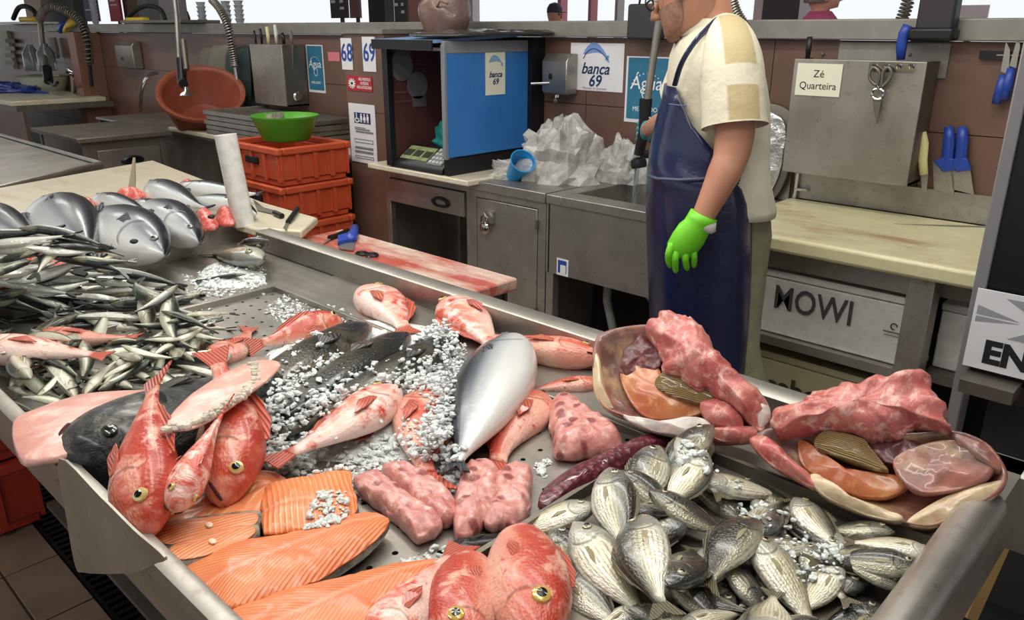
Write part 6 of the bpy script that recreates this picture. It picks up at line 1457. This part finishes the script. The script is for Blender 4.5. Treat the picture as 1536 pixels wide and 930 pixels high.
meatpiece('second pink meat strip with dark holes beside the left one', [(572, 702), (592, 695), (620, 700), (660, 730), (684, 755), (680, 775), (660, 778), (630, 758), (600, 730)], .80, .018, .02, [(608, 702, .01), (625, 718, .009), (641, 730, .013), (645, 728, .01), (665, 765, .016)], 2)
meatpiece('third pink meat strip standing upright in the row', [(690, 720), (705, 692), (735, 690), (748, 710), (745, 745), (730, 775), (705, 798), (682, 800), (682, 760)], .80, .018, .02, [(708, 697, .011), (707, 722, .011), (728, 742, .009), (700, 745, .008), (718, 768, .009)], 3)
meatpiece('fourth pink meat strip with red pits next to the maroon slab', [(745, 715), (770, 695), (798, 702), (796, 735), (790, 770), (760, 785), (728, 782), (738, 750)], .80, .018, .02, [(752, 712, .009), (778, 718, .007), (735, 757, .01), (776, 758, .014), (750, 735, .008)], 4)
meatpiece('ragged pink meat block beside the left meat half', [(822, 612), (840, 596), (860, 604), (890, 630), (925, 650), (930, 668), (890, 675), (838, 678), (828, 650)], .80, .034, .02, [(845, 612, .01), (838, 633, .008), (845, 645, .009), (872, 640, .01), (880, 655, .012), (915, 632, .012)], 5)
mar = NT('maroon_flesh'); mar.set(Base_Color=mar.mix(mar.ramp(mar.vor(70), BW(.1, .5)), S(134, 62, 72), S(88, 34, 46)), Roughness=.3, Coat_Weight=.6); mar.bump(mar.vor(70), .6, .006); mar = mar.m
slab('maroon_slab', 'dark maroon granular slab along the bream tray edge', 'slab', [(808, 748), (830, 720), (880, 695), (950, 664), (985, 648), (1004, 658), (985, 672), (930, 705), (860, 740), (822, 758)], .80, .024, .02, mar, amp=.003, sc=40, rings=9, p=2.5, N=64)
# small grey head
lay('black_a', (668, 832), (790, 795), .82, 'small grey fish poking out between the pink meat and the red head', 'grey_fish', cat='fish', hs=1.0, ts=.9, free=False)
# ================================================================== LARGE RED HEADS AT THE BOTTOM
lay('redhead_a', (806, 992), (772, 796), .86, 'big bright red fish head with golden eye at the bottom edge', 'red_fish', hs=.98, ts=.9, free=False, flip=False, roll=.1, soft=.5)
lay('redhead_b', (690, 1000), (704, 826), .85, 'second big red fish left of the golden eyed head', 'red_fish', hs=1.0, ts=.9, free=False, flip=True, roll=-.2, soft=.5)
lay('red_pale_b', (560, 1010), (672, 830), .84, 'pale red fish overlapping the bottom salmon fillet', 'red_fish', hs=1.2, ts=1.1, free=False, flip=True, soft=.5)
# ================================================================== LARGE OPENED FISH HALVES
fles = meatmat('pink_flesh', S(208, 132, 122), S(182, 84, 82), S(228, 182, 168), 13, bsc=45, bst=.8)
dkm = meatmat('dark_gill_flesh', S(116, 62, 64), S(84, 44, 48), S(150, 92, 90), 12)
org = meatmat('orange_membrane', S(206, 138, 88), S(190, 104, 72), S(220, 164, 110), 9, rough=.16, bsc=30)
inner = NT('inner_shell'); inner.set(Base_Color=inner.mix(inner.ramp(inner.noise(8, 5, dist=.8), [(.3, (0, 0, 0, 1)), (.6, (1, 1, 1, 1))]), S(150, 96, 84), S(92, 66, 60)), Roughness=.36, Coat_Weight=.3)
inner.set(Base_Color=inner.mix(inner.ramp(inner.noise(14, 5), BW(.5, .7)), inner.mix(inner.ramp(inner.noise(8, 5, dist=.8), BW(.35, .6)), S(176, 112, 96), S(104, 74, 68)), S(190, 158, 120))); inner.bump(inner.noise(30, 4), .4, .004); inner = inner.m
palec = M('pale_collar_skin', S(214, 194, 158), .35, n=(18, S(178, 148, 116), .45, .7), b=(50, .3, .004), coat=.5, sss=.1)
whiteskin = M('white_skin', S(214, 206, 198), .3, n=(16, S(188, 150, 142), .5, .75), coat=.5)
rak = NT('gill_raker'); u_, v_ = rak.uv(); s_ = rak.math('SINE', rak.math('ADD', rak.math('MULTIPLY', v_, 260), rak.math('MULTIPLY', rak.noise(20, 3), 5)))
rak.set(Base_Color=rak.mix(rak.ramp(s_, BW(.2, .8)), S(122, 98, 58), S(170, 146, 96)), Roughness=.4, Coat_Weight=.4); rak.bump(s_, .6, .003); rak = rak.m
def half(label, base, bowl, wedge, dark, mem, rake, collar, lumps, tilt, zb, back):
    """an opened fish half: shell bowl, thick flesh wedge behind, dark hollow, orange membrane, ridged raker plate, pale collar"""
    n = Vector((tilt[0], tilt[1], tilt[2])).normalized(); p0 = PZ(*base, zb)
    Q = lambda pts, off=0: [PPL(x, y, p0+n*off, n) for x, y in pts]
    th = thing('opened_fish_half', label, 'fish meat', p0)
    # bowl shell with raised lip
    o = smoothpoly(Q(bowl), 72); c = sum(o, Vector())/72; v = []; f = []; uv = []
    prof = [(.80, -.06), (.93, -.045), (1.0, -.012), (1.0, .0), (.97, .004), (.90, -.012), (.75, -.03), (.5, -.045), (.25, -.05)]
    for s, h in prof:
        for q in o: w = c+(q-c)*s+n*h; v.append(w+n*fnoise(w, 18, .006 if s < .97 else .003)); uv.append((s, h))
    k = len(prof)
    for i in range(k-1):
        for j in range(72): f.append((i*72+j, i*72+(j+1) % 72, (i+1)*72+(j+1) % 72, (i+1)*72+j))
    f += [tuple(range(72))[::-1], tuple(range((k-1)*72, k*72))]
    MB().add(v, f, uv).build('shell', inner, th, angle=180)
    pillow(MB(), Q(dark, -.02), n, .004, .02, amp=.014, sc=22, rings=8, p=2, N=48, edge=.008).build('dark_hollow', dkm, th, angle=180)
    pillow(MB(), Q(mem, -.022), n, .012, .02, amp=.007, sc=14, rings=10, p=2, N=56).build('orange_membrane', org, th, angle=180)
    pillow(MB(), Q(rake, .0), n, .006, .02, amp=.003, sc=30, rings=9, p=2.5, N=48, A=Q(rake, .004)[0], B=Q(rake, .004)[len(rake)//2], wd=.16).build('raker_plate', rak, th, angle=180)
    pillow(MB(), Q(wedge, back), n, .04, .07, amp=.022, sc=15, rings=16, p=3.5, N=96, edge=.014).build('flesh', fles, th, angle=180)
    pillow(MB(), Q(collar, .0), n, .012, .014, amp=.004, sc=25, rings=7, p=2, N=56).build('collar', palec, th, angle=180)
    for k, (pts, h, mt, nm) in enumerate(lumps): pillow(MB(), Q(pts, .01), n, h, .02, amp=.008, sc=24, rings=8, p=2, N=40, seed=k).build(nm, mt, th, angle=180)
    for q in o: q = q
    return th
half('left opened fish half with orange hollow and thick pink flesh', (1010, 640),
     [(890, 520), (905, 498), (950, 488), (985, 492), (1040, 540), (1100, 585), (1150, 622), (1150, 645), (1128, 660), (1080, 662), (1010, 652), (950, 630), (905, 610), (890, 570)],
     [(968, 492), (985, 476), (1010, 470), (1035, 474), (1056, 496), (1080, 530), (1110, 562), (1140, 590), (1154, 622), (1140, 640), (1118, 625), (1090, 600), (1050, 580), (1010, 560), (990, 540), (985, 515)],
     [(930, 540), (950, 510), (975, 498), (992, 520), (992, 550), (965, 560), (935, 565)],
     [(930, 560), (950, 545), (985, 550), (1000, 575), (1030, 590), (1060, 600), (1055, 618), (1010, 628), (970, 625), (945, 600)],
     [(982, 575), (992, 560), (1010, 553), (1045, 575), (1082, 596), (1068, 606), (1030, 600), (1000, 590)],
     [(892, 530), (900, 540), (905, 570), (912, 600), (920, 612), (905, 608), (892, 590), (889, 560)],
     [([(1050, 606), (1075, 598), (1100, 610), (1114, 630), (1112, 645), (1090, 642), (1060, 630)], .022, fles, 'flesh_flap'),
      ([(935, 622), (975, 632), (1040, 625), (1066, 636), (1060, 655), (1010, 652), (960, 640)], .008, whiteskin, 'white_skin'),
      ([(1055, 645), (1090, 640), (1130, 640), (1136, 652), (1120, 662), (1080, 660)], .016, fles, 'lower_flesh'),
      ([(1128, 606), (1140, 592), (1152, 606), (1156, 625), (1144, 640), (1130, 636)], .014, whiteskin, 'tip_skin')], (.25, -.62, .75), .835, .02)
half('right opened fish half with raker plate hanging over the rolled rim', (1330, 740),
     [(1130, 660), (1160, 640), (1250, 640), (1350, 650), (1430, 646), (1480, 664), (1508, 700), (1510, 722), (1490, 745), (1440, 772), (1400, 790), (1350, 784), (1290, 762), (1230, 730), (1170, 700)],
     [(1153, 632), (1168, 618), (1200, 606), (1240, 585), (1290, 572), (1340, 568), (1380, 558), (1400, 580), (1420, 625), (1428, 645), (1390, 640), (1350, 650), (1310, 652), (1260, 640), (1210, 640), (1170, 648)],
     [(1290, 655), (1330, 645), (1400, 640), (1430, 655), (1410, 690), (1360, 700), (1310, 680)],
     [(1200, 655), (1225, 690), (1280, 712), (1340, 712), (1365, 725), (1330, 745), (1270, 740), (1230, 720), (1200, 690)],
     [(1222, 660), (1240, 646), (1290, 655), (1305, 670), (1325, 695), (1330, 705), (1290, 695), (1250, 680), (1226, 672)],
     [(1390, 760), (1440, 735), (1490, 722), (1508, 722), (1490, 745), (1440, 772), (1400, 790), (1360, 784)],
     [([(1124, 660), (1150, 655), (1190, 690), (1215, 712), (1225, 732), (1190, 715), (1150, 690)], .02, fles, 'flesh_flap'),
      ([(1212, 715), (1230, 712), (1250, 735), (1300, 758), (1350, 772), (1345, 782), (1290, 768), (1235, 742)], .012, palec, 'collar_edge'),
      ([(1340, 690), (1390, 665), (1450, 662), (1490, 690), (1480, 718), (1430, 735), (1370, 735)], .004, inner, 'pink_bulge'),
      ([(1430, 652), (1465, 656), (1495, 682), (1502, 705), (1480, 700), (1450, 680)], .012, inner, 'mottled_skin')], (.05, -.60, .8), .845, .015)
# ================================================================== WORKER
skin = NT('skin'); skin.set(Base_Color=skin.mix(skin.ramp(skin.noise(6, 4), BW(.35, .7)), S(196, 146, 120), S(182, 124, 98)), Roughness=.5, Subsurface_Weight=.12); skin.b.inputs['Subsurface Radius'].default_value = (.02, .008, .005); skin.bump(skin.noise(140, 3), .1, .001); skin = skin.m
shirtm = M('cream_shirt', S(226, 222, 200), .8, n=(4, S(212, 206, 182), .35, .7), b=(9, .5, .02))
tanp = M('tan_patch', S(186, 170, 128), .8, b=(9, .4, .02))
apronm = M('navy_apron', S(26, 36, 74), .3, n=(5, S(20, 28, 60), .3, .7), b=(7, .35, .02), coat=.25)
trous = M('sage_trousers', S(152, 150, 124), .85, n=(6, S(132, 130, 104), .35, .7), b=(12, .6, .02))
limeg = M('lime_glove', S(120, 214, 40), .45, n=(10, S(104, 196, 36), .4, .7), b=(40, .3, .003))
tealg = M('teal_glove', S(70, 160, 176), .5, b=(30, .3, .003))
e1 = -R_.copy(); e1.z = 0; e1.normalize()          # towards the left of the picture
e2 = Vector((-e1.y, e1.x, 0)); 
if e2.dot(_f) < 0: e2 = -e2                          # away from the viewer
WC = PY(1052, 300, 2.42)
def WP(x, y, off=0): return PPL(x, y, WC+e2*off, e2)
pw = thing('person', 'market worker in a navy apron, cream shirt and lime glove looking down at the sink', 'person', (WC.x, WC.y, 0))
def body(rows, n=28, sq=2.4):
    """rows: (left px x, right px x, px y, depth half, depth offset)"""
    rings = []
    for xl, xr, y, d, off in rows:
        a, b = WP(xl, y, off), WP(xr, y, off); c = (a+b)/2; h = (b-a)/2; ring = []
        for j in range(n):
            t = 2*PI*j/n; cx, sx = math.cos(t), math.sin(t)
            ring.append(c+h*math.copysign(abs(cx)**(2/sq), cx)+e2*d*math.copysign(abs(sx)**(2/sq), sx))
        rings.append(ring)
    return rings
# head and neck, one surface with the arms
sk_mb = MB()
hd = WP(1030, -14, .0)
fw = (e1*.78+e2*.62).normalized(); dn = -ZW
fw = (fw+dn*.36).normalized(); hup = (ZW+e1*.25+e2*.2); hup = (hup-fw*hup.dot(fw)).normalized(); hs_ = fw.cross(hup)
def hring(t, a, b, fx, n=24): return [hd+hup*t+fw*(fx+a*math.cos(2*PI*j/n))+hs_*(b*math.sin(2*PI*j/n)) for j in range(n)]
sk_mb.loft([[p for p in r] for r in (hring(-.135, .02, .02, .05), hring(-.128, .045, .036, .045), hring(-.11, .07, .055, .03), hring(-.08, .088, .066, .012), hring(-.04, .098, .074, .0), hring(0, .104, .078, -.004), hring(.04, .106, .079, -.008), hring(.08, .096, .072, -.01), hring(.108, .065, .05, -.01), hring(.122, .01, .01, -.01))])
sk_mb.loft([[WP(1066+xs, y, 0)+e1*0+ (e1*(r*math.cos(2*PI*j/18)*1.12)+e2*(r*math.sin(2*PI*j/18))) for j in range(18)] for xs, y, r in ((-8, -20, .062), (-2, 10, .062), (4, 36, .066), (2, 60, .082), (0, 85, .10))])
sk_mb.tube([hd+fw*.098+hup*.012, hd+fw*.118-hup*.014, hd+fw*.13-hup*.036, hd+fw*.1-hup*.046], [.009, .013, .018, .01], 10)
for s in (1, -1):
    sk_mb.tube([hd+hs_*.076*s-fw*.015+hup*.03, hd+hs_*.088*s-fw*.022+hup*.012, hd+hs_*.084*s-fw*.016-hup*.022, hd+hs_*.074*s-fw*.006-hup*.03], [.014, .018, .013, .008], 8, squash=1.4)
sk_mb.tube([hd+fw*.094-hup*.066-hs_*.022, hd+fw*.1-hup*.064, hd+fw*.094-hup*.066+hs_*.022], [.005, .009, .005], 8)
sh_p = WP(1098, 150, -.19); el = WP(1090, 245, -.27); wr = WP(1056, 322, -.30)
sk_mb.tube(smoothpoly([sh_p, WP(1102, 190, -.24), WP(1097, 232, -.265), WP(1082, 268, -.285), wr, WP(1046, 345, -.30)], 24, False), [.06]*7+[.058, .057, .056, .054, .052, .052, .051, .05, .047, .044, .041, .038, .036, .034, .033, .033, .033, .034], 16)
skn = sk_mb.build('body', skin, pw, angle=180)
br_ = []
for t_, a_, b_, f_ in ((-.14, .03, .03, .05), (-.13, .052, .042, .045), (-.11, .075, .06, .03), (-.085, .092, .07, .012), (-.06, .097, .0745, .006), (-.03, .1, .077, .001)):
    br_.append([hd+hup*t_+fw*(f_+a_*math.cos(q))+hs_*(b_*math.sin(q)) for q in [-1.7+3.4*i/16 for i in range(17)]])
MB().loft(br_, closed=False).build('beard', M('stubble', S(142, 104, 88), .8, n=(60, S(160, 122, 104), .4, .6), b=(200, .4, .002)), pw, angle=180)
MB().loft([hring(.02, .1, .081, -.018), hring(.06, .1, .081, -.022), hring(.095, .082, .066, -.022), hring(.118, .045, .04, -.016), hring(.127, .01, .01, -.012)]).build('hair', M('short_grey_hair', S(112, 96, 84), .8, b=(200, .8, .003)), pw, angle=180)
for s in (1, -1):
    MB().ball(hd+fw*.088+hup*.006+hs_*.034*s, .012).build('eye', M('eye_white', S(220, 214, 208), .2) if 'eye_white' not in bpy.data.materials else bpy.data.materials['eye_white'], pw)
mb = MB()
for s in (1, -1):
    c = hd+fw*.118+hup*.0+hs_*.034*s; mb.tube([c+(hs_*math.cos(t)*.026+hup*math.sin(t)*.02) for t in [i*2*PI/16 for i in range(17)]], .0026, 6)
    mb.tube([c+hs_*.026*s, hd+fw*.06+hs_*.078*s+hup*.01, hd-fw*.02+hs_*.084*s+hup*.022], .003, 6)
mb.tube([hd+fw*.12+hs_*.009, hd+fw*.122-hs_*.009], .0025, 6)
gl_ = mb.build('glasses', black, pw)
mb = MB()
for s in (1, -1): mb.lathe([(0, 0), (.024, 0), (.024, .002), (0, .002)], hd+fw*.117+hs_*.034*s, 16, fw)
mb.build('lenses', M('lens', S(230, 236, 240), .02, trans=1.0), gl_)
# shirt
sh = MB().loft(body([(1040, 1092, 34, .07, 0), (1030, 1098, 44, .10, 0), (1016, 1112, 62, .17, 0), (1008, 1126, 85, .205, 0), (1004, 1140, 115, .215, 0), (1004, 1147, 150, .205, 0), (1005, 1149, 190, .195, 0), (1008, 1148, 230, .19, 0), (1012, 1150, 270, .19, 0), (1020, 1158, 305, .19, 0), (1030, 1157, 316, .185, 0), (1036, 1150, 317, .17, 0)]))
shirt_o = sh.build('shirt', shirtm, pw, angle=180)
# sleeve with hem
st_ = NT('sleeve_cloth'); u_, v_ = st_.uv()
def _win(x, lo, hi): return st_.ramp(x, [(lo-.012, (0, 0, 0, 1)), (lo, (1, 1, 1, 1)), (hi, (1, 1, 1, 1)), (hi+.012, (0, 0, 0, 1))])
msk = st_.math('MULTIPLY', st_.math('MAXIMUM', _win(u_, .12, .48), _win(u_, .66, .965)), _win(v_, .185, .335))
st_.set(Base_Color=st_.mix(msk, st_.mix(st_.ramp(st_.noise(4, 5), BW(.35, .7)), S(226, 222, 200), S(212, 206, 182)), S(186, 170, 128)), Roughness=.8); st_.bump(st_.noise(9, 5), .5, .02)
slp = smoothpoly([WP(1084, 44, -.02), WP(1090, 66, -.10), WP(1096, 100, -.165), WP(1099, 135, -.20), WP(1101, 165, -.225), WP(1102, 190, -.24)], 20, False)
MB().tube(slp, [.05, .062, .072, .08, .086, .09, .094, .096, .097, .098, .098, .098, .098, .098, .098, .098, .098, .098, .098, .099, .1], 32, cap=False).build('sleeve', st_.m, pw, angle=60)
col_ = MB().loft([[WP(x, y, 0)+e1*(math.cos(2*PI*j/20)*r*1.1)+e2*(math.sin(2*PI*j/20)*r) for j in range(20)] for x, y, r in ((1066, 54, .1), (1068, 36, .082), (1070, 28, .078), (1070, 30, .072))]).build('collar', shirtm, pw, angle=180)
# apron: bib and skirt wrapped round the front and the near side
def wrap(rows, n=22, t0=-.55, t1=1.02):
    out = []
    for xl, xr, y, d, off, ta, tb in rows:
        a, b = WP(xl, y, off), WP(xr, y, off); c = (a+b)/2; h = (a-b)/2; ring = []
        for j in range(n):
            t = ta+(tb-ta)*j/(n-1); cx, sx = math.cos(t*PI), math.sin(t*PI)
            ring.append(c+h*math.copysign(abs(cx)**.8, cx)-e2*d*math.copysign(abs(sx)**.8, sx))
        out.append(ring)
    th = .006; k = len(out); v = []; f = []
    ctr = [sum(r, Vector())/n for r in out]
    for r in out: v += r
    for r, c in zip(out, ctr): v += [p+(c-p).normalized()*th for p in r]
    N = k*n
    for i in range(k-1):
        for j in range(n-1):
            q = (i*n+j, i*n+j+1, (i+1)*n+j+1, (i+1)*n+j); f.append(q); f.append(tuple(N+x for x in q[::-1]))
    for i in range(k-1):
        for j in (0, n-1): f.append((i*n+j, (i+1)*n+j, N+(i+1)*n+j, N+i*n+j))
    for i in (0, k-1):
        for j in range(n-1): f.append((i*n+j, i*n+j+1, N+i*n+j+1, N+i*n+j))
    return MB().add(v, f)
# angles: 0 = front (left of the picture), .5 = near side
apr = wrap([(1000, 1140, 128, .2, 0, -.3, .14), (996, 1140, 150, .212, 0, -.35, .22), (988, 1148, 180, .215, 0, -.4, .33), (980, 1150, 210, .215, 0, -.45, .45), (976, 1140, 240, .225, 0, -.5, .56), (974, 1108, 256, .235, 0, -.5, .80), (974, 1108, 268, .24, 0, -.5, .94), (973, 1117, 290, .24, 0, -.5, .95), (972, 1120, 320, .24, 0, -.5, .95), (973, 1120, 360, .24, 0, -.5, .95), (975, 1118, 420, .24, 0, -.5, .95), (978, 1114, 490, .24, 0, -.5, .95), (982, 1108, 560, .24, 0, -.5, .95), (986, 1100, 640, .235, 0, -.5, .95)])
apron_o = apr.build('apron', apronm, pw, angle=180)
MB().tube(smoothpoly([WP(1012, 128, -.13), WP(1022, 96, -.175), WP(1040, 66, -.17), WP(1060, 44, -.13), WP(1078, 28, -.085), WP(1090, 26, -.02)], 24, False), [.009]*25, 8, squash=.5).build('neck_strap', apronm, pw)
MB().tube([WP(974, 264, -.02), WP(985, 268, -.15), WP(1020, 270, -.225), WP(1060, 268, -.232), WP(1072, 266, -.23)], .006, 6).build('waist_tie', M('apron_tie', S(70, 76, 104), .6), pw)
MB().tube([WP(1003, 156, -.13), WP(1020, 158, -.19), WP(1030, 158, -.205)], .002, 6).build('seam', M('apron_seam', S(90, 96, 126), .6), pw)
# trousers and shoes
tr = MB()
tr.loft(body([(1035, 1150, 312, .16, .02), (1030, 1152, 345, .17, .02), (1030, 1146, 390, .165, .02), (1036, 1142, 430, .15, .01), (1050, 1138, 470, .125, -.03), (1060, 1136, 510, .11, -.05), (1066, 1142, 545, .10, -.06), (1074, 1158, 585, .10, -.06), (1080, 1160, 640, .10, -.06)]))
foot1 = Vector((WC.x, WC.y, 0))
tr.tube([WP(1060, 400, .1), WP(1055, 470, .1), WP(1048, 560, .1), WP(1040, 650, .1)], [.1, .085, .075, .07], 14)
tr.build('trousers', trous, pw, angle=180)
Mx = Matrix((e1, e2, ZW)).transposed()
for (x, y, off) in ((1130, 668, -.05), (1035, 672, .1)):
    q = WP(x, y, off); q.z = .05; MB().ball(q+e1*.06, .14, .05, .05, 12, 7, M=Mx).tube([q+ZW*.02, q+ZW*.14], [.055, .07], 12).build('boot', M('white_boot', S(200, 200, 196), .5) if 'white_boot' not in bpy.data.materials else bpy.data.materials['white_boot'], pw, angle=180)
# lime glove: cuff, palm, five fingers (on the hanging arm)
g = MB(); off = -.30
def GP(x, y, o=0): return WP(x, y, off+o)
g.loft([[GP(xc, yc)+(GP(xc+dx, yc+dy)-GP(xc, yc))*math.cos(2*PI*j/18)+e2*(th*math.sin(2*PI*j/18)) for j in range(18)] for xc, yc, dx, dy, th in ((1056, 322, 19, 8, .05), (1050, 333, 19, 9, .045), (1046, 338, 19, 8, .042), (1040, 345, 21, 9, .042), (1032, 358, 23, 8, .04), (1024, 371, 23, 6, .036), (1020, 381, 19, 4, .03), (1019, 385, 12, 2, .02))])
def finger(pts, r): g.tube(smoothpoly([GP(*p) for p in pts], 8, False), [r*1.12, r*1.1, r*1.08, r*1.05, r*1.0, r*.97, r*.92, r*.82, r*.45], 10)
finger([(1008, 366, -.01), (1003, 380, -.02), (1003, 392, -.012), (1006, 401, .0)], .0105)
finger([(1017, 372, -.012), (1013, 386, -.025), (1013, 398, -.018), (1014, 409, -.006)], .0112)
finger([(1028, 374, -.012), (1028, 386, -.025), (1029, 396, -.018), (1031, 405, -.006)], .011)
finger([(1038, 370, -.008), (1041, 382, -.02), (1041, 392, -.014), (1041, 401, -.004)], .0102)
finger([(1034, 350, .03), (1024, 362, .05), (1016, 374, .056), (1012, 384, .05)], .012)
g.build('lime_glove', limeg, pw, angle=180)
MB().loft([[GP(xc, yc)+(GP(xc+dx, yc+dy)-GP(xc, yc))*math.cos(2*PI*j/18)+e2*(th*math.sin(2*PI*j/18)) for j in range(18)] for xc, yc, dx, dy, th in ((1060, 326, 14, 7, .042), (1056, 338, 17, 8, .045), (1052, 342, 15, 8, .04))]).build('glove_lining', white_pl, pw, angle=180)
# far arm reaching to the spray gun, teal glove
hand = PY(968, 196, FYp)
fs_ = WP(1040, 110, .19); fe_ = WP(1010, 175, .30)
MB().tube(smoothpoly([fs_, fe_, fe_.lerp(hand, .5), hand+(fe_-hand).normalized()*.07], 14, False), [.06, .058, .056, .054, .052, .05, .048, .046, .044, .042, .04, .038, .036, .034, .034], 12).build('far_arm', skin, pw, angle=180)
MB().tube([fs_, fs_.lerp(fe_, .55), fs_.lerp(fe_, .6)], [.09, .085, .06], 14).build('far_sleeve', shirtm, pw, angle=60)
tg = MB(); ad = (fe_-hand).normalized(); side = ad.cross(ZW).normalized()
tg.loft([[hand+ad*a+(ZW*math.cos(2*PI*j/14)*r1+side*math.sin(2*PI*j/14)*r2) for j in range(14)] for a, r1, r2 in ((.11, .036, .036), (.09, .034, .034), (.06, .04, .03), (.02, .046, .028), (-.01, .04, .022), (-.02, .02, .012))])
for k in range(4):
    z = .036-.024*k; b0 = hand+ZW*z+ad*.0
    tg.tube(smoothpoly([b0+side*.01, b0-ad*.03+side*.03, b0-ad*.055+side*.0, b0-ad*.04-side*.03], 8, False), [.012]*8+[.006], 8)
tg.tube([hand+ZW*.03+ad*.05-side*.02, hand+ZW*.045+ad*.01-side*.035, hand+ZW*.04-ad*.025-side*.034], [.013, .012, .008], 8)
tg.build('teal_glove', tealg, pw, angle=180)
# ------------------------------------------------------------------ unused prototypes go
for key, (root, _) in list(PROTO.items()):
    if key not in USED:
        for ch in list(root.children_recursive): bpy.data.objects.remove(ch)
        bpy.data.objects.remove(root)
